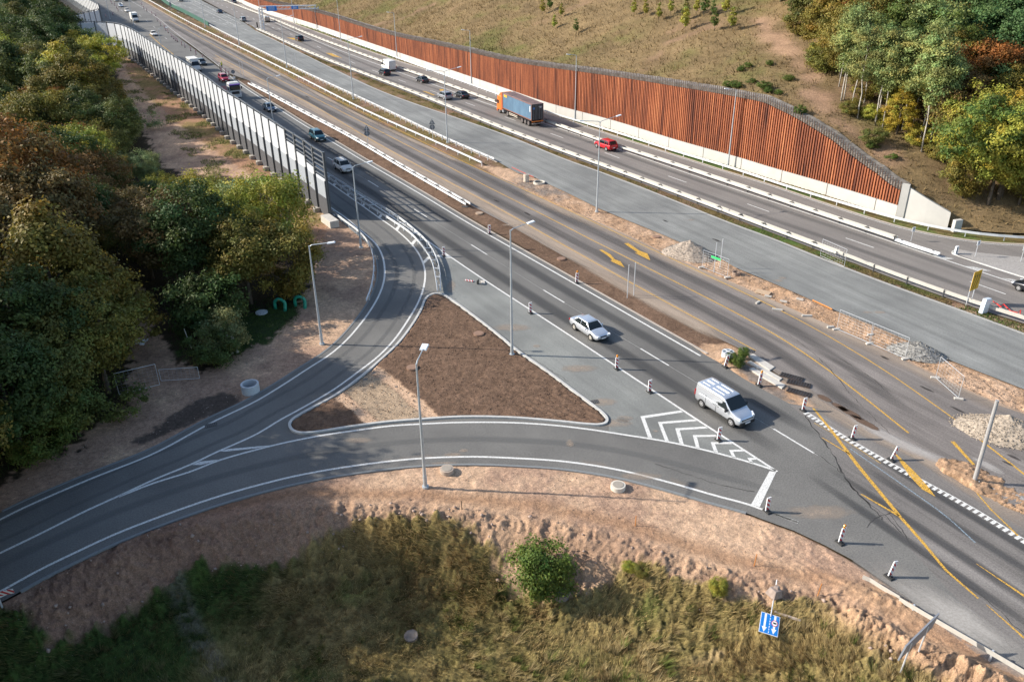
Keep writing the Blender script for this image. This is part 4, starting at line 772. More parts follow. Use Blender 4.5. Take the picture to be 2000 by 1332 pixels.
# ============================================================ signs
backM = simple('sign_back', (.20, .22, .24), .55, .3); whiteP = simple('sign_white', (.8, .8, .8), .4); blueP = simple('sign_blue', (.01, .20, .62), .35, 0, .03); yelP = simple('sign_yellow', (.62, .36, .01), .4, 0, .05); redP = simple('sign_red', (.6, .03, .03), .4); blkP = simple('sign_black', (.02, .02, .02), .4)
for u, v, lb in ((719,286,'grey backs of triangular and round signs on one pole, left of the old carriageway'), (845.5,273,'grey backs of a triangular and a round sign on one pole in the narrow median'), (335,22,'grey back of a triangular sign above the far green screen')):
    t = empty('sign_post', G(u, v), math.radians(5), lb, 'road sign', 'road signs seen from behind'); mb = MB(); mb.tube((0, 0, -.1), (0, 0, 3.4), .04); mb.build('post', galv, t)
    for nm, s, zc, r_, ty in (('triangle_sign', 3, 2.95, .62, 0), ('round_sign', 20, 2.15, .46, 0)):
        mb = MB(); pts = [(r_ * math.sin(2 * math.pi * k / s), r_ * math.cos(2 * math.pi * k / s) + zc) for k in range(s)]; mb.side(pts, .045, .07); mb.mi = 1; mb.side([(x * .94, (z - zc) * .94 + zc) for x, z in pts], .0705, .08); mb.build(nm, [backM, whiteP], t)
        mb = MB(); mb.box((0, .03, zc), (.5, .03, .06)); mb.build('bracket', galv, t)
def wp3(t, name, pts, y0, y1, m): mb = MB(); mb.side(pts, y0, y1); return mb.build(name, m, t)
# yellow diversion sign
a_, b_ = G(1886.5, 596.5), G(1896, 592.5); t = empty('diversion_sign', a_, math.atan2(b_[1] - a_[1], b_[0] - a_[0]), 'yellow diversion sign with black curved arrows on two posts above the motorway guard rail', 'road sign'); wd = np.linalg.norm(b_ - a_)
for x in (0, wd): mb = MB(); mb.tube((x, 0, -.1), (x, 0, 3.55), .045); mb.build('post', galv, t)
wp3(t, 'panel', [(-.16, 1.62), (wd + .38, 1.62), (wd + .38, 3.62), (-.16, 3.62)], -.09, -.05, yelP)
for k, x0 in enumerate((.1, .48, .86)):
    pts = []; 
    for zz in np.linspace(1.75, 3.05, 9): pts.append((x0 - .16 + .14 * math.sin((zz - 1.75) / 1.3 * math.pi * 1.0 - 1.57) + .1, zz))
    o_ = [(x - .04, z) for x, z in pts] + [(x + .04, z) for x, z in pts[::-1]]; wp3(t, 'arrow', o_, -.098, -.091, blkP); x, z = pts[-1]; wp3(t, 'arrow', [(x - .11, z - .02), (x + .11, z - .02), (x, z + .32)], -.099, -.0915, blkP)
# lying blue lane sign
A_, B_ = ground(1512, 1163), ground(1503, 1216); ax = Vector(B_ - A_); 
t = empty('lane_sign', A_, 0, 'blue lane sign lying upside down on the grass, concrete lump on its pole', 'road sign')
aux = ax.normalized(); sidev = Vector((0, 0, 1)).cross(aux).normalized() ; upv = aux.cross(sidev) * (1 if aux.cross(sidev).z > 0 else -1); lift = .55
mb = MB(); mb.tube((0, 0, .25), tuple(ax + Vector((0, 0, lift))), .035); mb.tube(tuple(-aux * .7 + Vector((0, 0, .35))), (0, 0, .25), .03); mb.build('pole', galv, t)
mb = MB(); mb.box((0, 0, .28), (.75, .75, .5), .5, .2, .7); mb.box((.1, .1, .5), (.4, .4, .3), .9, 0, .6); mb.build('concrete_lump', simple('lump', (.32, .25, .21), .95, 0, .3, 3, .8), t, bevel=.05)
nv = Vector((0, -.45, .9)).normalized(); yv = (aux - nv * aux.dot(nv)).normalized(); xv = yv.cross(nv) * 1.0
cpt = ax + aux * .5 + Vector((0, 0, lift + .02)); Ms = Matrix((xv, yv, nv)).transposed().to_4x4(); Ms.translation = cpt
sp = empty('x', (0, 0, 0)); bpy.data.objects.remove(sp)
def splate(name, poly, z0, z1, m, par=None): mb = MB(); mb.prism(poly, z0, z1); o = mb.build(name, m, t); o.matrix_local = Ms; return o
Wd = .54
splate('panel', [(-Wd, -.6), (Wd, -.6), (Wd, .6), (-Wd, .6)], 0, .03, whiteP); splate('face', [(-Wd + .03, -.57), (Wd - .03, -.57), (Wd - .03, .57), (-Wd + .03, .57)], .031, .036, blueP)
for sx_ in (-1, 1):
    x = sx_ * .27; splate('arrow', [(x - .06, -.56), (x + .06, -.56), (x + .06, .22), (x - .06, .22)], .037, .041, whiteP); splate('arrow', [(x - .15, .22), (x + .15, .22), (x, .52)], .037, .041, whiteP)
for k in range(7): splate('lane_dash', [(-.02, -.54 + k * .16), (.02, -.54 + k * .16), (.02, -.44 + k * .16), (-.02, -.44 + k * .16)], .037, .041, whiteP)
xr_ = .27 if proj(tuple(Vector(A_) + cpt + xv * .37))[0] > proj(tuple(Vector(A_) + cpt - xv * .37))[0] else -.27
circ = lambda r_, x0=0, y0=0, k=24: [(x0 + r_ * math.cos(2 * math.pi * i / k), y0 + r_ * math.sin(2 * math.pi * i / k)) for i in range(k)]
splate('limit_disc', circ(.18, xr_, -.12), .0415, .046, redP); splate('limit_disc', circ(.145, xr_, -.12), .047, .05, whiteP); splate('truck_symbol', [(xr_ - .1, -.17), (xr_ + .1, -.17), (xr_ + .1, -.12), (xr_ + .04, -.08), (xr_ - .1, -.08)], .051, .054, blkP)
# grey sign back bottom right
A_, B_ = ground(1759, 1311), ground(1791, 1279); t = empty('sign_board', A_, 0, 'grey back of a leaning rectangular sign on two posts at the bottom right', 'road sign'); q = B_ - A_
for o_ in ((0, 0, 0), tuple(q)): mb = MB(); mb.tube((o_[0], o_[1], o_[2] - .2), (o_[0] + .1, o_[1] - .05, o_[2] + 2.2), .045); mb.build('post', galv, t)
sb = (q / np.linalg.norm(q)); c = np.array([q[0] / 2 + .1, q[1] / 2, q[2] / 2 + 2.0]); mb = MB(); e1 = sb * 1.35; up = np.array([.16, .1, .42]); th = np.array([.03, -.03, 0]); vs = [c - e1 - up, c + e1 - up, c + e1 + up, c - e1 + up]; mb.add([tuple(v_ - th) for v_ in vs] + [tuple(v_ + th) for v_ in vs], [(3, 2, 1, 0), (4, 5, 6, 7), (0, 1, 5, 4), (1, 2, 6, 5), (2, 3, 7, 6), (3, 0, 4, 7)]); mb.build('panel', simple('board_back', (.25, .27, .3), .5, .4), t)
# gantry
gq0, gq1 = G(514, 60), G(623, 58); t = empty('sign_gantry', gq0, 0, 'lattice steel gantry with blue direction signs over the far motorway', 'gantry')
q = gq1 - gq0; e = q / np.linalg.norm(q); pe = np.array([-e[1], e[0], 0]); ht = 7.0
def lattice(a, c, wv, dv_, bays, name):
    mb = MB(); a = np.array(a, float); c = np.array(c, float)
    cr = [a + s1 * wv + s2 * dv_ for s1 in (-1, 1) for s2 in (-1, 1)]
    for p0 in cr: mb.tube(p0, p0 + (c - a), .11, n=5)
    for k in range(bays):
        f0, f1 = k / bays, (k + 1) / bays
        for i, j in ((0, 1), (2, 3), (0, 2), (1, 3)): mb.tube(cr[i] + (c - a) * f0, cr[j] + (c - a) * f1, .05, n=4)
    return mb.build(name, galvW, t)
lattice((0, 0, 0), (0, 0, ht), e * .5, pe * .5, 6, 'tower'); lattice(tuple(q), tuple(q + [0, 0, ht]), e * .5, pe * .5, 6, 'tower'); lattice((0, 0, ht), tuple(q + [0, 0, ht]), np.array([0, 0, .5]), pe * .5, 14, 'crossbeam')
for x0, x1, z0, z1 in ((2.2, 5.6, -1.0, .5), (10.4, 12.6, -.5, .4)):
    m_ = e * (x0 + x1) / 2; mb = MB(); mb.box((m_[0] + pe[0] * -.7, m_[1] - pe[1] * .7, ht + (z0 + z1) / 2), (x1 - x0, .12, z1 - z0), math.atan2(e[1], e[0])); pn = mb.build('direction_sign', blueP, t)
    for k in range(3): mb = MB(); zz = ht + z0 + (z1 - z0) * (.25 + .25 * k); mb.box((m_[0] - pe[0] * .78, m_[1] - pe[1] * .78, zz), ((x1 - x0) * .6, .03, .09), math.atan2(e[1], e[0])); mb.build('lettering', whiteP, pn)
mb = MB(); mb.box((0, 0, .8), (.35, .35, 1.6)); tag(mb.build('marker_post', blkP, None, G(503, 54)), 'dark upright marker at the nose of the far island', 'marker')
# ============================================================ delineators
m, n, b = newmat('stripes'); v = objc(n); sp_ = n.nodes.new('ShaderNodeSeparateXYZ'); L(n, v, sp_.inputs[0]); a1 = n.nodes.new('ShaderNodeMath'); a1.operation = 'MULTIPLY_ADD'; a1.inputs[1].default_value = .9; L(n, sp_.outputs[0], a1.inputs[0]); L(n, sp_.outputs[2], a1.inputs[2])
f_ = n.nodes.new('ShaderNodeMath'); f_.operation = 'MODULO'; f_.inputs[1].default_value = .34; a2 = n.nodes.new('ShaderNodeMath'); a2.operation = 'ADD'; a2.inputs[1].default_value = 3.4; L(n, a1.outputs[0], a2.inputs[0]); L(n, a2.outputs[0], f_.inputs[0])
gt = n.nodes.new('ShaderNodeMath'); gt.operation = 'GREATER_THAN'; gt.inputs[1].default_value = .17; L(n, f_.outputs[0], gt.inputs[0]); L(n, mixc(n, gt.outputs[0], (.78, .77, .74), (.5, .03, .03)), b.inputs['Base Color']); b.inputs['Roughness'].default_value = .4; stripe = m
bd = MB(); bd.box((0, 0, .66), (.27, .05, 1.0)); bdm = bd.mesh('board', stripe, bevel=.02); bs = MB(); bs.box((0, 0, .05), (.34, .62, .10), 0, 0, .85); bs.box((0, 0, .14), (.12, .3, .06)); bsm = bs.mesh('base', rubber)
fr = MB(); fr.box((-.15, 0, .66), (.03, .065, 1.04)); fr.box((.15, 0, .66), (.03, .065, 1.04)); fr.box((0, 0, 1.17), (.33, .065, .03)); frm = fr.mesh('frame', whiteP)
lp = MB(); lp.tube((0, 0, 1.18), (0, 0, 1.24), .06, .06, 10); lp.tube((0, -.04, 1.33), (0, .04, 1.33), .1, .1, 12); lpm = lp.mesh('warning_lamp', simple('amber', (.85, .30, .01), .3))
def delineator(u, v, label, lampy=False, tilt=0, rz=.45, sc1=1.0, far=False):
    p = G(u, v, .01); t = empty('beacon_board', p, rz, label, 'beacon board', 'red and white beacon boards'); t.scale = (sc1,) * 3
    o = link('board', bdm, t); link('base', bsm, t)
    if not far: link('frame', frm, o)
    if tilt: o.rotation_euler = (0, tilt, 0)
    if lampy: link('warning_lamp', lpm, o)
    return t
for u, v, lb, la, ti in ((956,457.5,'striped beacon board on the right edge line, uphill of the other boards',0,0), (867,501,'striped beacon board at the fork by the ends of the curved rails',0,0), (1036,612,'striped beacon board on the white line left of the silver sedan',0,0), (1126,553,'striped beacon board with an orange lamp at the edge of the brown soil',1,.06), (1204.5,721,'striped beacon board with a yellow lamp on the white line below the silver sedan',1,0), (1268.5,766,'striped beacon board on the white line above the white chevrons',0,0),
    (1403,860,'striped beacon board beside the chevrons, in front of the silver van',0,.05), (1416,717,'leaning striped beacon board next to the round concrete shaft',0,.22), (1482,753,'striped beacon board with a yellow lamp beside the bare concrete slabs',1,.1), (1568.5,802,'striped beacon board at the top end of the white rumble line',0,.05), (1664,857,'striped beacon board on the rumble line, right of the long yellow line',0,.12), (1740,899,'bent-over striped beacon board on the rumble line',0,.4), (1640,1060,'striped beacon board with an orange lamp at the dusty road edge above the sand tracks',1,.1), (1736,1127,'leaning striped beacon board at the pale road edge, bottom right',0,.25), (1498,999,'striped beacon board at the end of the lower edge line',0,0)):
    delineator(u, v, lb, la, ti)
for i, (u, v) in enumerate([(307.5,42.5),(314,51),(321.5,56),(324,60.5),(328.5,65),(335,73),(339,77),(343,80.5),(346.5,82.5),(355,89),(361.5,93.5),(372.5,100),(383,107),(396.5,116.5),(304,32),(297,29),(287,23),(281,18),(277,10),(231,22.5),(228,17),(224,11.5),(218.5,8),(216,4),(207,34),(221,30),(433,141),(441,143),(447,148.5)]):
    if i < 14: lb = 'small striped beacon board in the long row beside the far queue of cars'
    elif i < 19: lb = 'small striped beacon board at the far upper end of the row by the works vehicles'
    elif i < 26: lb = 'small striped beacon board on the far left side of the queue, in or near shade'
    else: lb = 'small striped beacon board beside the two workers and the red car'
    t = delineator(u, v, lb, 0, 0, .45 + random.uniform(-.3, .3), 1.0, True); t['group'] = 'small far beacon boards'
# fallen board
t = empty('fallen_board', G(927, 551, .03), math.radians(-115), 'fallen striped beacon board lying on the apron near the fork', 'beacon board'); o = link('board', bdm, t, (0, 0, .06), (math.radians(90), 0, 0)); o = link('base', bsm, t, (.3, .6, .2), (math.radians(80), .2, 0)); mb = MB(); mb.box((0, 0, .05), (.9, .4, .08), .6); mb.build('base', conc, t, (-.2, .9, 0))
# striped board bottom left
mb = MB(); mb.box((0, 0, 0), (2.2, .05, .3)); t = mb.build('barrier_board', stripe, None, tuple(ground(8, 1182) + [-.4, 0, .8]), (0, math.radians(-4), .25)); tag(t, 'red and white striped board at the left edge below the road', 'barrier board')
# markers on the pale gore
for u, v, h, lb in ((1779,471,1.7,'small white sign on a post at the end of the outer guard rail'), (1904,502,1.9,'small white sign on a post in the middle of the pale gore'), (1993,512,1.9,'small white sign on a post at the right edge of the gore')):
    t = empty('marker_sign', G(u, v), .45, lb, 'sign', 'white marker signs on the gore'); mb = MB(); mb.tube((0, 0, -.1), (0, 0, h), .03); mb.build('post', galv, t); mb = MB(); mb.box((0, -.04, h - .2), (.5, .03, .55)); mb.build('plate', whiteP, t); mb = MB(); mb.box((.03, -.06, h - .2), (.09, .01, .4)); mb.build('stripe', blkP, t)
t = empty('marker_post', G(1866, 497), .45, 'low white and black marker block at the nose of the pale gore', 'marker'); mb = MB(); mb.box((0, 0, .5), (.4, .2, 1.0)); mb.build('body', whiteP, t); mb = MB(); mb.box((.0, -.105, .55), (.12, .01, .7)); mb.build('stripe', blkP, t)
t = empty('cabinet', G(1921.5, 613), math.radians(33), 'pale blue-white utility cabinet leaning by the motorway guard rail', 'cabinet'); mb = MB(); mb.box((.25, .2, .75), (.95, .4, 1.5), 0, .12); mb.build('body', simple('cabinet_blue', (.62, .70, .78), .4), t, bevel=.03); mb = MB(); mb.box((.25, -.02, .78), (.8, .02, 1.3), 0, .12); mb.build('door', whiteP, t)
# red tape on guard rail and red, white hoses
redT = simple('red_tape', (.7, .03, .02), .5); whT = simple('white_hose', (.7, .68, .6), .5); org = simple('wood_orange', (.55, .22, .06), .8)
def hose(pts, r_, m_, label, cat_, name='hose', dz=.12, ab=False):
    P = [tuple(ground(*p) + [0, 0, dz]) for p in pts]; mb = MB(); mb.path(P, r_, 6); return tag(mb.build(name, m_), label, cat_)
hose([(1938,595),(1946,600),(1953,606),(1958,600),(1972,614),(1985,617),(1992,612),(1990,622),(2004,630)], .05, redT, 'red warning tape tangled round the guard rail by the pale cabinet', 'tape', 'warning_tape', .35)
hose([(1722,1235),(1735,1240),(1750,1246),(1765,1254),(1775,1262)], .09, redT, 'red flexible pipe half buried in the orange soil behind the grey sign back', 'pipe', 'pipe', .1)
hose([(1775,1262),(1790,1282),(1812,1298),(1840,1312),(1868,1328),(1890,1345)], .05, whT, 'thin white hose running downhill from the red pipe', 'hose', 'hose', .08)
hose([(1000,328),(1015,335),(1030,342),(1042,347)], .06, simple('pipe_dullred', (.4, .08, .06), .6), 'red pipe lying at the head of the sandy strip', 'pipe', 'pipe', .08)
# stakes
for u, v, h, lb, lean in ((1241,1026,.8,'short orange stake on the sand shelf above the gullied slope',.0), (1473,1104,.9,'short orange stake at the right end of the sand shelf',.05), (1597,1162,.9,'short orange stake in the grass right of the lying blue sign',.1), (902,994,.7,'short dark stake on the sand below the long lamp shadow',.0), (377,688,2.4,'pale leaning stake in the shaded grass clearing',-.35), (1380,520,1.2,'short stake by the gravel heap',.0)):
    mb = MB(); mb.tube((0, 0, -.1), (lean, 0, h), .035, .03, 6); tag(mb.build('stake', org if 'orange' in lb else (whT if 'pale' in lb else simple('stake_dark', (.12, .08, .05), .9)), None, ground(u, v)), lb, 'stake', 'survey stakes')
# concrete shafts and covers
def shaft(u, v, r_, h, label, hollow=True, extra=None, mat=conc, name='concrete_ring', z=None):
    p = ground(u, v); t = empty(name, p, 0, label, 'manhole ring' if hollow else 'manhole cover'); k = 28; mb = MB()
    if hollow:
        sec = []
        for i in range(k): a = 2 * math.pi * i / k; c_, s_ = math.cos(a), math.sin(a); sec.append([(r_ * c_, r_ * s_, -.1), (r_ * c_, r_ * s_, h), (r_ * .8 * c_, r_ * .8 * s_, h), (r_ * .8 * c_, r_ * .8 * s_, -.1)])
        sec.append(sec[0]); mb.loft(sec, cap=False); mb.build('ring', mat, t)
        mb = MB(); mb.tube((0, 0, .03), (0, 0, .06), r_ * .79, n=k); mb.build('floor', simple('shaft_dark', (.05, .045, .04), .95), t)
    else:
        mb.tube((0, 0, -.1), (0, 0, h), r_, n=k); mb.build('body', mat, t, bevel=.02); mb = MB(); mb.tube((0, 0, h), (0, 0, h + .03), r_ * .72, n=k); mb.build('lid', simple('lid', (.33, .29, .24), .9), t)
    if extra == 'cross':
        mb = MB(); mb.box((0, 0, h + .02), (r_ * 1.8, .09, .03), .6); mb.box((0, 0, h + .022), (.09, r_ * 1.8, .035), .6); mb.build('cross_bars', whiteP, t); mb = MB(); mb.tube((0, 0, h - .05), (0, 0, h - .02), r_ * .8, n=k); mb.build('lid', simple('lid_blue', (.10, .14, .18), .5), t)
    if extra == 'wood': mb = MB(); mb.box((.05, .1, .3), (.6, .12, .1), .4); mb.box((-.1, -.15, .25), (.4, .1, .1), -.3); mb.build('timber_scraps', org, t)
    return t
cg = simple('concrete_cool', (.5, .53, .55), .85, 0, .1, 3)
shaft(490,764,.75,.75,'open round concrete shaft ring with orange timber inside, beside the shaded slip road', True, 'wood', cg)
shaft(873,920,.5,.25,'low round concrete manhole on the sand right of the verge street lamp', False, None, simple('conc_sand', (.42, .34, .27), .9)); shaft(1207,953,.52,.3,'pale round concrete manhole on the sand near the lamp shadow tip', False, None, simple('conc_sand2', (.62, .57, .48), .9))
shaft(1028,354,.42,1.0,'upright concrete cylinder at the head of the sandy strip', False, None, simple('conc_cream', (.6, .52, .42), .9)); shaft(1053,358,.85,.22,'flat concrete ring lying next to the upright cylinder', True, None, simple('conc_sand2', (.6, .5, .4), .9))
shaft(1421,696,.55,.5,'round concrete shaft with a crossed lid on the rubble by the leaning beacon', True, 'cross', cg); shaft(1437,536,.4,.3,'small brown concrete ring by the wire fence and gravel heap', True, None, simple('conc_br', (.3, .22, .17), .9))
for u, v, lb in ((935,652,'flat round cover in the upper part of the brown island'), (805,718,'flat round cover in the brown island by the verge lamp head'), (936,417,'pale round cover in the brown strip near the end of the double rail'), (1096,506,'flat round cover in the brown strip above the orange-lamp beacon'), (1282,463,'brown round cover in the tracked sand strip')):
    p = G(u, v, .14 if v > 600 else 0.02); mb = MB(); mb.tube((0, 0, -.1), (0, 0, .08), .5, n=24); mb.tube((0, 0, .08), (0, 0, .1), .4, n=24); tag(mb.build('manhole_cover', simple('cover_brown', (.26, .16, .11), .9) if v != 417 else simple('cover_pale', (.38, .28, .2), .9), None, p), lb, 'manhole cover', 'flat round manhole covers')
for u, v, az_ in ((1159,785,.2),(1464,685,-.5),(908,405-1,-.3),(412,830,.4)):
    mb = MB(); mb.box((0, 0, .005), (.9, .55, .015)); 
    for k in range(6): mb.mi = 1; mb.box((-.36 + k * .145, 0, .015), (.05, .5, .02))
    tag(mb.build('drain_grate', [simple('grate', (.05, .05, .05), .6, .5), simple('grate_bar', (.2, .19, .18), .6, .5)], None, G(u, v, .012), (0, 0, az_)), {1159: 'drain grate in the apron near the tip of the triangle island', 1464: 'drain grate at the end of the left yellow line', 908: 'dark drain box at the end of the double guard rail', 412: 'drain grate in the shaded edge line of the slip road'}[u], 'drain grate', 'drain grates')
# green pipes
for u, v, rz, lb in ((548,603,-.15,'green arched pipe with yellow marks, the left one of the two by the lone trees'), (587,598,-.2,'green arched pipe, the right one of the two nearer the street lamp')):
    pts = [(-.55, 0, -.1), (-.55, 0, .3)] + [(-.55 * math.cos(a), 0, .55 + .5 * math.sin(a)) for a in np.linspace(0, math.pi, 12)] + [(.58, -.15, .2), (.62, -.35, -.2)]; mb = MB(); mb.path(pts, .17, 12); tag(mb.build('green_pipe', simple('pipe_green', (.02, .27, .17), .5), None, ground(u, v), (0, 0, rz), smooth=True), lb, 'pipe')
mb = MB(); mb.tube((0, 0, 0), (0, 0, .1), .6, n=20); tag(mb.build('round_slab', cg, None, ground(511, 611)), 'grey round lid lying flat left of the green pipes', 'slab')
mb = MB()
sec = []
for i in range(24): a = 2 * math.pi * i / 24; sec.append([((.42 + .13 * math.cos(b_)) * math.cos(a), (.42 + .13 * math.cos(b_)) * math.sin(a), .13 + .13 * math.sin(b_)) for b_ in np.linspace(0, 2 * math.pi, 9)[:-1]])
sec.append(sec[0]); mb.loft(sec, cap=False); tag(mb.build('old_tyre', rubber, None, ground(407, 708), smooth=True), 'old black tyre lying at the edge of the shaded clearing', 'tyre')
for u, v, lb in ((452,690,'left one of two grey concrete posts leaning in the roadside bush'), (461,688,'right one of two grey concrete posts leaning in the roadside bush')): mb = MB(); mb.box((0, 0, .9), (.2, .16, 1.9), .2, -.12); tag(mb.build('concrete_post', conc, None, ground(u, v)), lb, 'post', 'leaning concrete posts')
mb = MB(); 
for k in range(26): mb.box((random.uniform(-.9, .9), random.uniform(-.5, .5), random.uniform(.05, .3)), (random.uniform(.15, .4), random.uniform(.1, .3), .08), random.random() * 3, random.uniform(-.6, .6))
tag(mb.build('rubble_heap', whiteP, None, ground(268, 670)), 'small heap of white rubble at the edge of the shaded dirt track', 'rubble')
mb = MB(); mb.box((0, 0, .25), (.35, .2, .6), .3, .3); tag(mb.build('plastic_bag', whiteP, None, ground(259, 607), bevel=.05), 'small white bag under the dark trees by the track', 'bag')
# timber cover bottom
mb = MB()
for k in range(9): yy_ = -.36 + k * .09; mb.box((0, yy_, .12), (2 * math.sqrt(max(.42 ** 2 - yy_ ** 2, .01)), .08, .04))
mb.tube((0, 0, -.3), (0, 0, .09), .4, n=24)
tag(mb.build('timber_cover', simple('wood_grey', (.20, .17, .15), .9), None, ground(803, 1243), (.1, -.1, .2)), 'round grey timber cover in the dry grass at the bottom', 'cover')
mb = MB(); mb.tube((0, 0, -.3), (0, 0, .18), .5, n=24); mb.tube((0, 0, .18), (0, 0, .25), .56, n=24); tag(mb.build('concrete_stump', simple('conc_shaded', (.22, .19, .16), .9), None, ground(1098, 1160)), 'round concrete shaft in the shadow right of the lone green bush', 'shaft')  # concrete darkened to paint in the bush's shadow
mb = MB(); mb.box((0, 0, .06), (1.5, .12, .1)); tag(mb.build('plank', simple('plank', (.5, .42, .35), .9), None, ground(1537, 1204), (0, .05, -.45)), 'pale plank lying right of the blue lane sign', 'plank')
# wire fences
def fence(pts, label, h=2.0, banner=None, foot=True, pl=whiteP):
    P = [ground(*p) for p in pts]; t = empty('mesh_fence', P[0], 0, label, 'wire fence', 'wire mesh site fences'); O = P[0]
    for a, c in zip(P[:-1], P[1:]):
        a = a - O; c = c - O; d = c - a; l = np.linalg.norm(d); e = d / l; z = np.array([0, 0, 1.0]); mb = MB(); a1, c1 = a + e * .06 + z * .12, c - e * .06 + z * .12
        for p, q in ((a1, c1), (a1 + z * h, c1 + z * h), (a1, a1 + z * h), (c1, c1 + z * h)): mb.tube(p, q, .022, n=5)
        f = mb.build('frame', galv, t); mb = MB(); nw = max(4, int(l / .35))
        for k in range(1, nw): mb.tube(a1 + (c1 - a1) * k / nw, a1 + (c1 - a1) * k / nw + z * h, .004, n=3, cap=False)
        for k in range(1, 7): mb.tube(a1 + z * h * k / 7, c1 + z * h * k / 7, .004, n=3, cap=False)
        mb.build('wires', galv, f)
        if banner: mb = MB(); m_ = (a1 + c1) / 2 + z * h * .8; mb.box(tuple(m_), (l * .35, .02, .25), math.atan2(e[1], e[0])); mb.build('banner', banner, t)
    if foot:
        for p in P: p = p - O; mb = MB(); mb.box((p[0], p[1], p[2] + .07), (.7, .24, .15), math.atan2(*(P[1] - P[0])[1::-1]) + 1.2); mb.build('foot', conc, t, bevel=.03)
    return t
fence([(1370,523),(1421,543)],'wire fence panel with a bright green strip, by the gravel heap', banner=simple('green_strip', (.05, .6, .18), .5)); fence([(1601,501),(1649,523)],'wire fence panel before the motorway guard rail', foot=False)
fence([(1633,644),(1698,672),(1768,702)],'wire fence along the sand strip, uphill of the second gravel heap'); fence([(1826,739),(1872,780)],'wire fence panel standing on the asphalt edge by the tracked sand')
fence([(232,773),(314,753)],'wire fence panel in the shade at the mouth of the dirt track', foot=False); fence([(314,746),(392,741)],'lower wire fence panel right of the dirt track mouth', 1.1, foot=False)
# slabs, rebar mats, loose kerbs
slabM = simple('slab', (.5, .47, .42), .9, 0, .12, 3, .3)
for q, lb in (([(1461,696),(1471,692),(1513,718),(1503,725)], 'uppermost bare concrete slab beside the old carriageway'), ([(1459,708),(1466,706),(1528,740),(1522,745)], 'middle bare concrete slab beside the old carriageway'), ([(1463,722),(1471,719),(1534,753),(1527,760)], 'lowest bare concrete slab nearest the yellow-lamp beacon')):
    P = GP(q); c = P.mean(0); mb = MB(); mb.prism([(x - c[0], y - c[1]) for x, y in P], -.1, .1); tag(mb.build('concrete_slab', slabM, None, (c[0], c[1], 0), bevel=.03), lb, 'slab', 'bare concrete slabs')
for u, v, az_, lb in ((1546,737,-.6,'dark steel reinforcement mat nearest the slab ends'), (1560,750,-.5,'dark steel reinforcement mat above the striped beacon'), (1560,767,-.6,'dark steel reinforcement mat lowest on the rubble')):
    mb = MB()
    for k in range(9): mb.tube((-.9 + k * .22, -.35, .08 + .05 * math.sin(k)), (-.9 + k * .22, .35, .1), .025, n=4)
    for k in range(4): mb.tube((-1, -.3 + k * .2, .08), (1, -.3 + k * .2, .1), .02, n=4)
    mb.mi = 1; mb.box((0, 0, .03), (1.9, .75, .03)); tag(mb.build('rebar_mat', [steelD, simple('mat_soil', (.07, .045, .035), .95)], None, G(u, v, .015), (0, 0, az_)), lb, 'steel mat', 'steel mats')
for u, v, az_ in ((1518,606,-.3),(1576,618,0),(1480,592,.8),(1530,590,-.5),(1500,580,-.4),(1622,640,0.2),(1700,655,.3),(1562,586,-.5)):
    mb = MB(); mb.box((0, 0, .08), (1.0 if v in (606, 618) else .7, .2, .16), 0, .03); tag(mb.build('loose_kerb', slabM, None, G(u, v, .0), (0, 0, az_), bevel=.02), 'loose concrete block lying on the edge of the sandy strip', 'kerb block', 'loose concrete blocks')
hose([(1587,588),(1600,594),(1615,601),(1625,606)], .07, org, 'pink-orange pipe lying along the edge of the blue-grey asphalt', 'pipe', 'pipe', .1)
mb = MB(); [mb.box((0, -.4 + k * .2, .08), (1.5, .14, .05)) for k in range(5)]; [mb.box((-.6 + k * .6, 0, .03), (.12, .95, .06)) for k in range(3)]; tag(mb.build('pallet', simple('wood_pale', (.5, .36, .24), .9), None, G(1490, 572, .02), (0, 0, -.6)), 'broken pale pallet on the sandy strip', 'pallet')
# gravel heaps
def heap(u, v, rx, ry, h, az_, m_, label, stones=260, sm=None, seed=1):
    r2 = np.random.default_rng(seed); c = G(u, v); nr_, nt_ = 26, 72; V = []; 
    for i in range(nr_):
        f = i / (nr_ - 1)
        for k in range(nt_):
            a = 2 * math.pi * k / nt_; w_ = 1 + .22 * float(fbm(np.array(math.cos(a) * 2 + seed * 7), np.array(math.sin(a) * 2), 3)); x, y = rx * f * w_ * math.cos(a), ry * f * w_ * math.sin(a)
            z = h * (1 - f) ** .9 * (1 + .35 * float(fbm(np.array(x * 1.2 + seed * 9), np.array(y * 1.2), 4))) + .12 * float(fbm(np.array(x * 6), np.array(y * 6), 3)) * (1 - f) - .05 * f; V.append((x, y, z))
    i = np.arange(nr_ * nt_).reshape(nr_, nt_); j = np.roll(i, -1, 1); F = np.stack([i[:-1], i[1:], j[1:], j[:-1]], -1).reshape(-1, 4); t = empty('gravel_heap', (c[0], c[1], .01), az_, label, 'gravel heap', 'gravel heaps'); link('heap', arrmesh('heap', np.array(V), F, m_, smooth=True), t)
    mb = MB()
    for k in range(stones):
        f = r2.random() ** .6 * 1.08; a = r2.random() * 6.283; x, y = rx * f * math.cos(a), ry * f * math.sin(a); z = max(h * (1 - min(f, 1)) ** .9, 0); s = r2.uniform(.025, .075); mb.box((x, y, z + s * .2), (s * 1.3, s, s * .9), r2.random() * 3, r2.random(), .7)
    tag(mb.build('stones', sm or m_, t), kind='stuff')
grav = simple('gravel', (.33, .27, .215), 1, 0, .55, 5, 1.0); grav2 = simple('gravel_grey', (.25, .24, .22), 1, 0, .6, 5, 1.0); grav3 = simple('gravel_cream', (.35, .29, .225), 1, 0, .5, 5, 1.0)
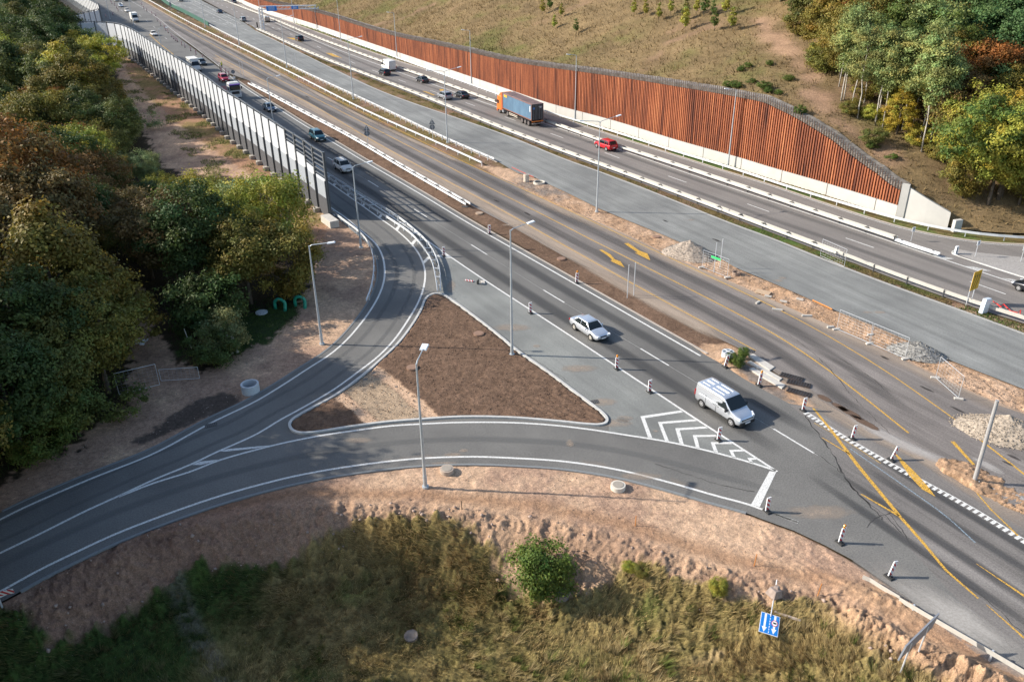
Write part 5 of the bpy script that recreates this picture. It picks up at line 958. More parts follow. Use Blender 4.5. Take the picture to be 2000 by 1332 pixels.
heap(1345,497,3.3,2.2,1.7,-.5,grav,'heap of brown-grey gravel left of the green-striped fence',700,grav2,1); heap(1790,690,2.6,1.5,1.2,-.5,grav2,'grey gravel heap behind the wire fence in the sand strip',600,grav2,2); heap(1962,845,3.6,2.2,1.5,-.5,grav3,'large cream gravel heap at the right edge behind the thick bare post',1100,grav3,3)
# ============================================================ vehicles
glassM, n, b = newmat('car_glass'); b.inputs['Base Color'].default_value = (.012, .018, .02, 1); b.inputs['Roughness'].default_value = .06; b.inputs['Specular IOR Level'].default_value = .6
def carpaint(name, c, metal=.35, rough=.32): return simple('paint_' + name, c, rough, metal, .04, 1.5, 0, .5, .6)
P_ = dict(silver=carpaint('silver', (.72, .75, .79), .7, .28), white=carpaint('white', (.80, .81, .82), 0), black=carpaint('black', (.012, .014, .02), .2), navy=carpaint('navy', (.03, .06, .11), .4), teal=carpaint('teal', (.02, .10, .14), .4), red=carpaint('red', (.55, .01, .02), .15), darkred=carpaint('darkred', (.42, .02, .05), .2), grey=carpaint('grey', (.38, .39, .41), .4), dark=carpaint('dark', (.045, .06, .075), .3), maroon=carpaint('maroon', (.12, .03, .03), .3), beige=carpaint('beige', (.4, .37, .33), .3), orange=carpaint('orange', (.80, .17, .02), 0), iron=carpaint('iron', (.28, .31, .33), .4))
tyreM = simple('tyre_rubber', (.015, .015, .016), .8); rimM = simple('rim_alloy', (.6, .6, .6), .3, .6); archM = simple('arch_black', (.01, .01, .01), .8); lightM = simple('headlight_glass', (.8, .82, .85), .1); tailM = simple('tail_red', (.45, .01, .01), .2); plateM = simple('plate_white', (.8, .8, .8), .4); trimM = simple('trim_black', (.02, .02, .022), .5)
def wheel(t, x, y, r, w_=.21, rim=rimM, detail=True):
    s = 1 if y > 0 else -1; mb = MB()
    mb.loft([[(r * k_ * math.cos(a), yy, r * k_ * math.sin(a)) for a in np.linspace(0, 2 * math.pi, 21)[:-1]] for yy, k_ in ((-w_ / 2, .93), (-w_ / 2 + .03, 1), (w_ / 2 - .03, 1), (w_ / 2, .93))]); tyre_ = mb.build('wheel', tyreM, t, (x, y, r), smooth=False)
    mb = MB(); mb.tube((0, s * (w_ / 2 - .01), 0), (0, s * (w_ / 2 + .012), 0), r * .66, r * .62, 16)
    if detail:
        mb.mi = 1
        for k in range(5): a = k * 1.2566 + .3; mb.box((math.cos(a) * r * .42, s * (w_ / 2 + .014), math.sin(a) * r * .42), (r * .16, .012, r * .26), 0, -a)
    mb.build('rim', [rim, archM], tyre_)
def rr(x0, x1, hw, r, z, k=4):
    pts = []
    for cx_, cy_, a0 in ((x1 - r, hw - r, 0), (x0 + r, hw - r, 90), (x0 + r, -hw + r, 180), (x1 - r, -hw + r, 270)):
        for i in range(k + 1): a = math.radians(a0 + 90 * i / k); pts.append((cx_ + r * math.cos(a), cy_ + r * math.sin(a), z))
    return pts
def section(x, w_, zt, zb, cr=.03):
    h = zt - zb; half = [(w_ * .80, zb), (w_ * .96, zb + .06), (w_, zb + h * .42), (w_ * .985, zb + h * .70), (w_ * .95, zt - .07), (w_ * .84, zt), (w_ * .4, zt + cr)]
    return [(x, y, z) for y, z in half] + [(x, -y, z) for y, z in half[::-1]]
KIND = {
 'sedan': dict(L=4.48, W=1.74, st=[(-1, .86, .80, .42), (-.985, .93, .90, .32), (-.86, .985, .97, .25), (-.5, 1, .965, .22), (0, 1, .93, .20), (.38, 1, .92, .20), (.5, 1, .90, .21), (.8, .98, .80, .22), (.95, .90, .70, .25), (1, .80, .60, .34)], cab=(-1.72, -1.02, .38, 1.12), H=1.42, wb=2.62, r=.315),
 'hatch': dict(L=4.25, W=1.78, st=[(-1, .88, .96, .42), (-.97, .95, 1.02, .30), (-.8, 1, 1.03, .26), (0, 1, .99, .24), (.4, 1, .98, .24), (.55, 1, .97, .24), (.82, .98, .86, .25), (.95, .90, .76, .28), (1, .80, .64, .38)], cab=(-2.02, -1.62, .40, 1.12), H=1.56, wb=2.6, r=.33),
 'suv': dict(L=4.45, W=1.84, st=[(-1, .88, 1.02, .48), (-.97, .96, 1.10, .34), (-.8, 1, 1.12, .30), (0, 1, 1.07, .28), (.4, 1, 1.07, .28), (.55, 1, 1.06, .28), (.82, .99, .98, .30), (.95, .92, .88, .32), (1, .82, .74, .42)], cab=(-2.05, -1.75, .42, 1.08), H=1.68, wb=2.67, r=.36),
}
def add_common(t, L_, W_, wb, r, z0, rear_z, kindh, tiny, rim=rimM, tail=True):
    for x in (wb / 2 + .03, -wb / 2 + .03):
        for s in (-1, 1):
            if not tiny: mb = MB(); mb.tube((x, s * (W_ / 2 - .12), r), (x, s * (W_ / 2 + .006), r), r + .055, n=20); mb.build('wheel_arch', archM, t)
            wheel(t, x, s * (W_ / 2 - .095), r, rim=rim, detail=not tiny)
def car(kind, u, v, d2, paint_, label, tiny=False, rim=rimM, lamps_on=False, rails=False, center=None):
    K = KIND[kind]; p = G(u, v, .012) if center is None else center; q = G(*d2); hd = math.atan2(q[1] - p[1], q[0] - p[0]); t = empty({'sedan': 'saloon_car', 'hatch': 'hatchback_car', 'suv': 'off_road_car'}[kind], p, hd, label, 'car', 'cars on the carriageways')
    L_, W_, Hh = K['L'], K['W'], K['H']; mb = MB(); mb.loft([section(x * L_ / 2, w_ * W_ / 2, zt, zb) for x, w_, zt, zb in K['st']]); mb.build('body', paint_, t, smooth=True, sub=1)
    xr0, xr1, xf1, xf0 = K['cab']; hw = W_ / 2; belt = .90 if kind == 'sedan' else (.96 if kind == 'hatch' else 1.04); rt = Hh
    mb = MB(); mb.loft([rr(xr0, xf0, hw * .90, .22, belt), rr(xr0 + (xr1 - xr0) * .52, xf0 + (xf1 - xf0) * .52, hw * .82, .2, belt + (rt - belt) * .55), rr(xr1, xf1, hw * .70, .16, rt - .04)]); mb.build('windows', glassM, t, smooth=False)
    mb = MB(); mb.loft([rr(xr1 - .07, xf1 + .07, hw * .735, .17, rt - .075), rr(xr1 - .03, xf1 + .03, hw * .70, .16, rt - .02), rr(xr1 + .15, xf1 - .15, hw * .55, .12, rt + .012)]); rf = mb.build('roof', paint_, t, smooth=True)
    mb = MB(); xm = (xr1 + xf1) / 2 - .05
    for s in (-1, 1):
        mb.path([(xf0 - .10, s * hw * .86, belt), ((xf0 + xf1) / 2 - .02, s * hw * .80, belt + (rt - belt) * .52), (xf1 + .0, s * hw * .71, rt - .05)], .038, 6)
        mb.path([(xm, s * hw * .905, belt), (xm, s * hw * .83, belt + (rt - belt) * .55), (xm, s * hw * .715, rt - .05)], .035, 6)
        w2 = .09 if kind == 'sedan' else .11; mb.path([(xr0 + .14, s * hw * .85, belt - .02), ((xr0 + xr1) / 2 + .1, s * hw * .79, belt + (rt - belt) * .52), (xr1 + .06, s * hw * .69, rt - .05)], [w2 * 1.2, w2, w2 * .7], 6)
        if kind != 'sedan': mb.path([(xr0 + .75, s * hw * .905, belt), (xr0 + .72, s * hw * .83, belt + (rt - belt) * .55), (xr0 + .7, s * hw * .715, rt - .05)], .04, 6)
    mb.build('pillars', paint_, t)
    fz = K['st'][-1][2]; xs = L_ / 2
    for s in (-1, 1):
        mb = MB(); mb.box((xs - .14, s * hw * .70, fz + .03), (.26, .36, .14), s * -.35, .15); mb.build('headlight', simple('headlamp_lit', (.9, .88, .8), .1) if lamps_on else lightM, t, bevel=.02)
        rz = K['st'][0][2]; mb = MB(); mb.box((-xs + .09, s * hw * .80, rz - .02), (.16, .24, .16 if kind == 'sedan' else .26), s * .3); mb.build('tail_light', tailM, t, bevel=.02)
        mb = MB(); mb.box((xf0 - .42, s * (hw + .07), belt + .06), (.12, .2, .13)); mb.build('mirror', paint_ if not tiny else trimM, t, bevel=.02)
    if not tiny:
        mb = MB(); mb.box((xs - .03, 0, fz - .02), (.06, hw * .8, .12), 0, .1); mb.build('grille', trimM, t); mb = MB(); mb.box((xs - .03, 0, .34), (.08, hw * 1.3, .12)); mb.build('bumper_intake', trimM, t)
        mb = MB(); mb.box((xs + .0, 0, .42), (.03, .5, .11)); mb.build('number_plate', plateM, t); mb = MB(); mb.box((-xs - .0, 0, .62), (.03, .5, .11)); mb.build('number_plate', plateM, t)
        for s in (-1, 1):
            for xx in (xm + .1, xm - .78): mb = MB(); mb.box((xx - .1, s * (hw - .005), .80 if kind == 'sedan' else .9), (.16, .03, .03)); mb.build('door_handle', paint_, t)
    if rails:
        for s in (-1, 1): mb = MB(); mb.path([(xr1 + .15, s * hw * .66, rt), (xr1 + .3, s * hw * .66, rt + .06), (xf1 - .3, s * hw * .66, rt + .06), (xf1 - .1, s * hw * .66, rt)], .022, 5); mb.build('roof_rail', trimM, t)
    add_common(t, L_, W_, K['wb'], K['r'], 0, 0, 0, tiny, rim)
    return t
def van(u, v, d2, paint_, label, L_=4.95, W_=1.92, Hh=1.94, rear=False, tiny=False, crew=False, center=None):
    p = G(u, v, .012) if center is None else center; q = G(*d2); hd = math.atan2(q[1] - p[1], q[0] - p[0]); t = empty('panel_van', p, hd, label, 'van'); hw = W_ / 2; xs = L_ / 2; S = Hh / 1.94
    def sec(x, w_, zt, zb, tw):
        h = zt - zb; k_ = (zt - zb); half = [(w_ * .84, zb), (w_ * .98, zb + .08), (w_, zb + k_ * .3), (w_ * .99, zb + k_ * .52), (w_ * (1 + tw) / 2, zb + k_ * .80), (w_ * tw, zt - .06), (w_ * (tw - .08), zt), (w_ * .35, zt + .02)]
        return [(x, y, z) for y, z in half] + [(x, -y, z) for y, z in half[::-1]]
    st = [(-xs, hw * .95, Hh - .10, .42, .86), (-xs + .05, hw * .98, Hh - .03, .3, .87), (-xs + .35, hw, Hh, .25, .88), (0, hw, Hh, .24, .88), (xs - 1.95, hw, Hh - .01, .24, .88), (xs - 1.78, hw, Hh - .06, .24, .86), (xs - 1.02, hw, 1.22 * S ** .5, .24, .90), (xs - .82, hw * .99, 1.12 * S ** .5, .24, .90), (xs - .35, hw * .96, 1.0 * S ** .5, .25, .88), (xs - .08, hw * .86, .84, .28, .84), (xs, hw * .76, .68, .36, .82)]
    mb = MB(); mb.loft([sec(*s) for s in st]); mb.build('body', paint_, t, smooth=True, sub=1)
    zt = Hh - .10; zl = 1.235 * S ** .5; dx = .03; mb = MB()
    a = [(xs - 1.80 + dx, -hw * .80, zt + .03), (xs - 1.80 + dx, hw * .80, zt + .03), (xs - 1.02 + dx + .02, hw * .89, zl + .035), (xs - .96 + dx, 0, zl + .01), (xs - 1.02 + dx + .02, -hw * .89, zl + .035)]
    mb.add(a + [(x - .05, y, z - .06) for x, y, z in a], [(0, 1, 2, 3, 4), (9, 8, 7, 6, 5)] + [(i, (i + 1) % 5, 5 + (i + 1) % 5, 5 + i) for i in range(5)]); mb.build('windscreen', glassM, t)
    for s in (-1, 1):
        mb = MB(); y1, y2 = s * (hw + .004), s * (hw * .905 + .01); zb_ = 1.12 * S ** .4; zt2 = Hh - .28
        pts = [(xs - 2.42, y1, zb_), (xs - 1.24, y1 * .995, zb_), (xs - 1.68, y2, zt2), (xs - 2.42, y2, zt2)]; mb.add(pts + [(x, y - s * .05, z) for x, y, z in pts], [(0, 1, 2, 3), (7, 6, 5, 4), (0, 4, 5, 1), (1, 5, 6, 2), (2, 6, 7, 3), (3, 7, 4, 0)]); mb.build('side_window', glassM, t)
        if crew: mb = MB(); pts = [(xs - 3.3, y1, zb_), (xs - 2.6, y1, zb_), (xs - 2.6, y2, zt2), (xs - 3.3, y2, zt2)]; mb.add(pts + [(x, y - s * .05, z) for x, y, z in pts], [(0, 1, 2, 3), (7, 6, 5, 4), (0, 4, 5, 1), (1, 5, 6, 2), (2, 6, 7, 3), (3, 7, 4, 0)]); mb.build('side_window', glassM, t)
        mb = MB(); mb.box((xs - 1.32, s * (hw + .12), 1.18 * S ** .4), (.14, .24, .24)); mb.build('mirror', trimM, t, bevel=.03)
        mb = MB(); mb.box((xs - .30, s * hw * .80, .86), (.46, .18, .17), s * -.38, .22); mb.build('headlight', lightM, t, bevel=.03)
        mb = MB(); mb.box((-xs + .03, s * hw * .93, 1.05), (.08, .14, .5)); mb.build('tail_light', tailM, t, bevel=.02)
        if not tiny:
            for xx in (xs - 2.75, xs - 2.3): mb = MB(); mb.box((xx, s * (hw + .006), .98), (.2, .03, .04)); mb.build('door_handle', trimM, t)
            mb = MB(); mb.box((0, s * (hw + .004), .42), (L_ * .5, .025, .05)); mb.build('sill_trim', trimM, t)
            for xx in (xs - 2.52, -xs + 1.25): mb = MB(); mb.box((xx, s * (hw + .001), .85), (.015, .02, 1.0)); mb.build('door_gap', trimM, t)
            mb = MB(); mb.box((-.55, s * (hw + .002), 1.12), (L_ * .56, .02, .03)); mb.build('side_rail', paint_, t)
    mb = MB(); mb.box((xs - .10, 0, .42), (.26, hw * 1.62, .26)); mb.build('front_bumper', trimM, t, bevel=.05); mb = MB(); mb.box((xs - .06, 0, .74), (.1, hw * 1.25, .09)); mb.build('grille', trimM, t, bevel=.02)
    mb = MB(); mb.box((-xs + .02, 0, .4), (.12, hw * 1.8, .2)); mb.build('rear_bumper', trimM, t, bevel=.03); mb = MB(); mb.box((xs + .035, 0, .46), (.03, .52, .12)); mb.build('number_plate', plateM, t)
    if not tiny:
        rb = simple('roof_rib_glint', (.8, .8, .8), .4)  # reflection on the ribs painted in as white
        for x0, x1 in ((-xs + .35, -xs + 1.15), (-xs + 1.45, -xs + 2.75)):
            for y in (-.52, -.13, .0, .42): mb = MB(); mb.box(((x0 + x1) / 2, y + .05, Hh + .02), (x1 - x0, .055, .02)); mb.build('roof_rib_glint', rb, t)
        mb = MB(); mb.tube((xs - 1.95, 0, Hh), (xs - 2.25, 0, Hh + .3), .01, n=4); mb.build('aerial', trimM, t)
    add_common(t, L_, W_, L_ * .66, .34, 0, 0, 0, tiny); return t
# left carriageway, towards the camera
MD = (1515, 840)
def drv(u, v, k=1): return (u + 60 * k, v + 38 * k)
car('sedan', 1151, 650, (1210, 688.5), P_['silver'], 'silver saloon car driving down the main carriageway ahead of the triangle island tip', rim=simple('rim_pale', (.62, .58, .5), .4, .3))
van(1414, 806, (1480, 848.5), P_['silver'], 'silver panel van with roof ribs painted white as reflections beside the white chevrons')
car('suv', 671, 333, (730, 371), P_['white'], 'white off-road car with roof rails in the barrier shade', rails=True)
car('suv', 621, 273, (680, 311), P_['teal'], 'dark teal off-road car above the open frame end of the sound barrier', lamps_on=True)
car('sedan', 527, 216, (587, 253), P_['navy'], 'dark blue saloon car half hidden by the sound barrier')
car('suv', 438, 159, (480, 186), P_['darkred'], 'dark red off-road car beside the two road workers')
car('hatch', 395, 127, (440, 156), P_['dark'], 'dark grey hatchback beside the white box van', True)
car('sedan', 301, 70, (325, 86), P_['white'], 'white saloon car alone in the lane below the far cone row', True)
car('sedan', 249, 24, (262, 33), P_['white'], 'white saloon car just behind the far box truck', True); car('sedan', 236, 14, (250, 22), P_['silver'], 'pale silver saloon car second behind the far box truck', True)
car('hatch', 227, 3, (241, 11), P_['white'], 'white hatchback at the top edge of the far queue', True); car('suv', 245, 3, (258, 10), P_['dark'], 'dark off-road car at the top edge beside the white hatchback', True); car('hatch', 262, 1, (275, 8), P_['black'], 'black hatchback at the top edge, farthest right of the queue', True)
# motorway, away from the camera
car('suv', 1183, 291, (1120, 268), P_['red'], 'bright red coupe off-road car on the motorway behind the container truck')
for k, u, v, pc, lb in (('sedan', 902, 191, 'black', 'black saloon car beside the silver hatchback on the motorway'), ('hatch', 869, 193, 'grey', 'silver-grey hatchback with a light roof beside the black saloon'), ('sedan', 825, 161, 'black', 'black saloon car with red lights below the white van'), ('hatch', 751, 147, 'black', 'black estate car close to the left of the white van'), ('suv', 585, 80, 'black', 'black off-road car alone on the motorway below the gantry'), ('hatch', 475, 42, 'iron', 'grey hatchback left of the gantry on the far motorway'), ('sedan', 429, 26, 'navy', 'dark saloon car on the far motorway by the white hatching'), ('suv', 457, 7, 'navy', 'dark blue car close to the far outer guard rail')):
    car(k, u, v, (u - 60, v - 23 if u > 700 else v - 27), P_[pc], lb, True)
car('sedan', 2022, 574, (1950, 547), P_['black'], 'black car cut off by the right edge of the picture')
van(759, 137, (699, 113), P_['white'], 'tall white van with rear side windows on the motorway', 5.9, 2.0, 2.55, tiny=True, crew=True)
van(520, 43, (470, 21), P_['beige'], 'grey-beige van passing under the gantry', 4.9, 1.9, 1.95, tiny=True); van(352, 3, (300, -20), P_['white'], 'white van at the top edge on the far motorway', 5.2, 1.95, 2.2, tiny=True)
# box trucks
def boxtruck(u, v, d2, label, L_=6.4, Hh=3.1):
    p = G(u, v, .012); q = G(*d2); t = empty('box_truck', p, math.atan2(q[1] - p[1], q[0] - p[0]), label, 'truck', 'white box trucks'); mb = MB(); mb.box((-L_ / 2 + 2.15, 0, Hh / 2 + .4), (4.3, 2.15, Hh - .8)); bx = mb.build('cargo_box', simple('box_white', (.78, .75, .68), .5, 0, .06, 1), t, bevel=.04)
    f = L_ / 2; mb = MB(); mb.loft([[(x, s * hw, z) for s, hw, z in ((1, w_, .4), (1, w_, zt * .6), (1, w_ * .9, zt), (-1, w_ * .9, zt), (-1, w_, zt * .6), (-1, w_, .4))] for x, w_, zt in ((f - 2.2, 1.0, 2.6), (f - 1.6, 1.0, 2.5), (f - .95, 1.0, 1.55), (f - .2, .95, 1.2), (f, .85, .9))]); mb.build('cab', P_['white'], t, bevel=.05)
    mb = MB(); a = [(f - 1.55, -.82, 2.42), (f - 1.55, .82, 2.42), (f - .93, .9, 1.62), (f - .93, -.9, 1.62)]; a = [(x + .03, y, z + .04) for x, y, z in a]; mb.add(a + [(x - .06, y, z - .06) for x, y, z in a], [(0, 1, 2, 3), (7, 6, 5, 4), (0, 4, 5, 1), (1, 5, 6, 2), (2, 6, 7, 3), (3, 7, 4, 0)]); mb.build('windscreen', glassM, t)
    for s in (-1, 1):
        mb = MB(); mb.box((f - 1.55, s * 1.0, 1.75), (.75, .03, .5)); mb.build('side_window', glassM, t); mb = MB(); mb.box((f - 1.0, s * 1.15, 1.7), (.1, .2, .3)); mb.build('mirror', trimM, t); mb = MB(); mb.box((f - .08, s * .7, .95), (.1, .3, .16)); mb.build('headlight', lightM, t)
        for x in (f - .95, -f + 1.3): wheel(t, x, s * .93, .36, .24, detail=False)
    mb = MB(); mb.box((-.3, 0, .55), (L_ - .8, .9, .25)); mb.build('chassis', trimM, t); mb = MB(); mb.box((f - .02, 0, .55), (.15, 1.8, .3)); mb.build('bumper', trimM, t); return t
boxtruck(381, 139, (430, 170), 'white box van with a stained roof partly behind the sound barrier'); boxtruck(264, 43, (284, 56), 'white box truck in the far queue just past the barrier shade')
# white tractor
def tractor(t, f, col_, Hh=3.6, W_=2.45, visor=None, deflector=False):
    hw = W_ / 2; mb = MB(); mb.loft([rr(f - 2.2, f, hw, .16, .75), rr(f - 2.2, f + .02, hw, .18, 1.5), rr(f - 2.2, f - .06, hw, .2, 2.5), rr(f - 2.15, f - .25, hw * .95, .25, Hh - .25), rr(f - 2.05, f - .6, hw * .86, .25, Hh)]); mb.build('cab', col_, t, smooth=False)
    mb = MB(); mb.loft([rr(f - .5, f + .035, hw * .94, .16, 1.75), rr(f - .5, f - .02, hw * .94, .18, 2.52), rr(f - .6, f - .10, hw * .9, .2, 2.75)]); mb.build('windscreen', glassM, t)
    for s in (-1, 1):
        mb = MB(); mb.box((f - .75, s * (hw + .0), 2.15), (.75, .03, .7)); mb.build('side_window', glassM, t); mb = MB(); mb.box((f - .1, s * (hw + .18), 2.2), (.12, .22, .6)); mb.build('mirror', trimM, t, bevel=.03)
        mb = MB(); mb.box((f - .02, s * hw * .78, .85), (.14, .42, .2)); mb.build('headlight', lightM, t, bevel=.03)
        mb = MB(); mb.box((f - 2.65, s * (hw - .3), .65), (.8, .5, .5)); mb.build('fuel_tank', simple('tank', (.4, .42, .44), .3, .6), t, bevel=.05)
    mb = MB(); mb.box((f - .1, 0, .5), (.35, W_ - .1, .45)); mb.build('bumper', col_, t, bevel=.06); mb = MB(); mb.box((f + .03, 0, 1.25), (.05, hw * 1.3, .55)); mb.build('grille', trimM, t)
    if visor: mb = MB(); mb.box((f + .0, 0, 2.92), (.35, W_ * .95, .14), 0, .3); mb.build('sun_visor', visor, t)
    if deflector:
        mb = MB(); mb.side([(f - 2.1, 3.2), (f - .8, 3.35), (f - 1.5, 4.0), (f - 2.1, 4.05)], -hw * .9, hw * .9); mb.build('roof_deflector', col_, t, bevel=.08)
        for s in (-1, 1): mb = MB(); mb.side([(f - 2.7, 1.0), (f - 2.15, 1.0), (f - 2.15, 3.95), (f - 2.7, 3.95)], s * hw - .03, s * hw + .03); mb.build('side_fairing', simple('fairing_red', (.42, .10, .03), .5), t)
p = G(457, 190, .012); q = G(500, 217); t = empty('tractor_truck', p, math.atan2(q[1] - p[1], q[0] - p[0]), 'white truck with a purple sun visor, partly hidden by the sound barrier', 'truck'); tractor(t, 2.2, P_['white'], 3.3, visor=simple('visor_purple', (.12, .05, .3), .4))
mb = MB(); mb.box((-3.5, 0, .85), (7.5, 1.0, .3)); mb.build('chassis', trimM, t); mb = MB(); mb.box((-4.2, 0, 1.15), (6.2, 2.4, .2)); mb.build('flat_bed', simple('bed_red', (.2, .04, .03), .7), t)
for x in (1.1, -2.6, -3.8, -6.2):
    for s in (-1, 1): wheel(t, x, s * 1.05, .5, .3, detail=False)
# container truck
a0 = G(1052, 252); b0 = G(975, 217.5); hd = math.atan2(b0[1] - a0[1], b0[0] - a0[0]); p = G(1018, 234, .012); t = empty('container_truck', p, hd, 'orange lorry hauling a worn blue shipping container on the motorway', 'truck')
tractor(t, 8.3, P_['orange'], 3.5, visor=None, deflector=True)
m, n, b = newmat('container_blue'); v = objc(n); t1 = noise(n, rotmap(n, v, 0, 1, 1, .3), 1.2, 6, .75); r = ramp(n, t1.outputs[0], [(.3, (.10, .17, .25)), (.55, (.14, .25, .36)), (.68, (.20, .30, .38)), (.78, (.25, .16, .11))]); L(n, r.outputs[0], b.inputs['Base Color']); b.inputs['Roughness'].default_value = .6; cb = m
roofC = simple('container_roof', (.24, .17, .16), .8, 0, .25, .8); dkC = simple('container_door', (.05, .055, .06), .6, 0, .3, 2); redF = simple('container_frame', (.22, .10, .07), .7)
x0, x1 = -6.6, 5.55; zb_, zt_ = 1.25, 4.1; ct = MB(); ct.box(((x0 + x1) / 2, 0, (zb_ + zt_) / 2), (x1 - x0 - .1, 2.30, zt_ - zb_ - .06)); kx = x0 + .25
while kx < x1 - .2:
    for s in (-1, 1): ct.box((kx, s * 1.165, (zb_ + zt_) / 2), (.17, .06, zt_ - zb_ - .3), 0, 0)
    kx += .36
cont = ct.build('container', cb, t); mb = MB(); mb.box(((x0 + x1) / 2, 0, zt_ + .01), (x1 - x0, 2.40, .05)); kx = x0 + .4
while kx < x1 - .2: mb.box((kx, 0, zt_ + .045), (.12, 2.1, .03)); kx += .36
mb.build('container_roof', roofC, cont)
mb = MB()
for s in (-1, 1):
    mb.box(((x0 + x1) / 2, s * 1.19, zb_ + .03), (x1 - x0, .08, .16)); mb.box(((x0 + x1) / 2, s * 1.19, zt_ - .05), (x1 - x0, .08, .10))
    for x in (x0 + .05, x1 - .05): mb.box((x, s * 1.19, (zb_ + zt_) / 2), (.14, .10, zt_ - zb_))
mb.build('container_frame', redF, cont)
mb = MB(); mb.box((x0 - .02, 0, (zb_ + zt_) / 2), (.08, 2.3, zt_ - zb_ - .1)); dr = mb.build('container_doors', dkC, cont)
for y in (-.85, -.35, .35, .85): mb = MB(); mb.tube((x0 - .09, y, zb_ + .1), (x0 - .09, y, zt_ - .1), .03, n=6); mb.build('lock_rod', simple('rod_grey', (.2, .22, .24), .5, .4), dr)
mb = MB(); mb.box((x0 - .075, .78, 3.35), (.02, .35, .35)); mb.build('sticker', blueP, dr); mb = MB(); mb.box((x0 - .075, -.6, 3.6), (.02, .7, .10)); mb.box((x0 - .075, -.6, 3.4), (.02, .4, .07)); mb.build('lettering', whiteP, dr)
for s in (-1, 1): mb = MB(); mb.box((x1 - 1.3, s * 1.225, 3.72), (1.35, .02, .42)); mb.build('yellow_logo_panel', simple('logo_orange', (.75, .38, .03), .5), cont); mb = MB(); mb.box((x0 + .6, s * 1.225, 3.2), (.3, .02, 1.0)); mb.build('data_panel', whiteP, cont)
mb = MB(); mb.box(((x0 + x1) / 2 + .2, 0, 1.08), (x1 - x0 + .2, .9, .3)); mb.box((5.6, 0, .75), (5.0, .8, .3)); mb.build('chassis', trimM, t)
mb = MB(); mb.box((x0 - .1, 0, 1.02), (.1, 2.3, .2)); mb.mi = 1; mb.box((x0 - .1, 0, .62), (.1, 2.2, .14)); mb.build('rear_bumper', [simple('rear_orange', (.6, .18, .03), .5), simple('steelbar', (.3, .3, .3), .5, .3)], t)
for s in (-1, 1):
    for z in (.62, .88): mb = MB(); mb.box((1.1, s * 1.15, z), (3.6, .04, .1)); mb.build('side_guard', simple('guard_cream', (.62, .55, .45), .5), t)
    for x in (7.0, 3.5, -2.7, -4.0, -5.3): wheel(t, x, s * 1.06, .52, .3, rim=simple('rim_dark', (.2, .17, .16), .5, .2), detail=True)
    mb = MB(); mb.box((-4.0, s * 1.1, 1.1), (4.4, .5, .04)); mb.build('mudguard', trimM, t)
# ============================================================ road workers
def person(u, v, vest, label, rz=0, helmet=None):
    p = G(u, v, .012); t = empty('person', p, rz, label, 'person', 'road workers'); V = [(0, 0, .95), (0, 0, 1.15), (0, 0, 1.38), (0, .0, 1.50), (.01, 0, 1.58), (.02, 0, 1.68), (0, .17, 1.42), (0, .24, 1.16), (.10, .22, .95), (0, -.17, 1.42), (.03, -.25, 1.17), (.14, -.22, .99), (0, .09, .90), (.03, .11, .50), (0, .12, .08), (.13, .12, .04), (0, -.09, .90), (-.03, -.11, .50), (-.05, -.12, .08), (.08, -.12, .04)]
    E_ = [(0, 1), (1, 2), (2, 3), (3, 4), (4, 5), (2, 6), (6, 7), (7, 8), (2, 9), (9, 10), (10, 11), (0, 12), (12, 13), (13, 14), (14, 15), (0, 16), (16, 17), (17, 18), (18, 19)]
    R_ = [.15, .145, .16, .055, .085, .10, .07, .052, .04, .07, .052, .04, .095, .07, .05, .04, .095, .07, .05, .04]
    me = bpy.data.meshes.new('body'); me.from_pydata(V, E_, []); o = link('body', me, t); me.materials.append(simple('work_trousers', (.03, .035, .05), .9)); sk = o.modifiers.new('skin', 'SKIN')
    for i, r_ in enumerate(R_): me.skin_vertices[0].data[i].radius = (r_, r_ * .85)
    me.skin_vertices[0].data[0].use_root = True; o.modifiers.new('s', 'SUBSURF').levels = 1
    mb = MB(); mb.loft([[(a * math.cos(k) * .8, a2 * math.sin(k), z) for k in np.linspace(0, 2 * math.pi, 15)[:-1]] for z, a, a2 in ((.90, .19, .21), (1.15, .18, .20), (1.38, .19, .23), (1.50, .12, .14))]); mb.build('vest', vest, o, smooth=True)
    mb = MB(); mb.loft([[(.02 + r_ * math.cos(k), r_ * math.sin(k), z) for k in np.linspace(0, 2 * math.pi, 13)[:-1]] for z, r_ in ((1.69, .135), (1.76, .12), (1.80, .06))]); mb.build('helmet', helmet or whiteP, o, smooth=True)
    mb = MB(); mb.loft([[(.02 + r_ * math.cos(k), r_ * math.sin(k), z) for k in np.linspace(0, 2 * math.pi, 13)[:-1]] for z, r_ in ((1.52, .07), (1.58, .098), (1.66, .105), (1.70, .10))]); mb.build('head', simple('skin', (.45, .25, .17), .6), o, smooth=True)
    return t
hv = simple('hi_vis', (.62, .68, .03), .6)
person(430.5, 139, simple('vest_pale', (.5, .5, .42), .7), 'road worker in a pale vest standing left, beyond the red car', .4); person(434, 135, hv, 'road worker in a yellow vest standing right, beyond the red car', -.4, hv)
for u, v, lb in ((457, 153, 'round sign back on a short post at the tip of the brown soil strip'),): t = empty('round_sign', G(u, v), .3, lb, 'road sign'); mb = MB(); mb.tube((0, 0, 0), (0, 0, 1.5), .04); mb.build('post', galv, t); mb = MB(); mb.side(circ(.45, 0, 1.45), -.03, .0); mb.build('disc', backM, t); mb = MB(); mb.box((0, 0, .1), (.6, .4, .2)); mb.build('base', whiteP, t)
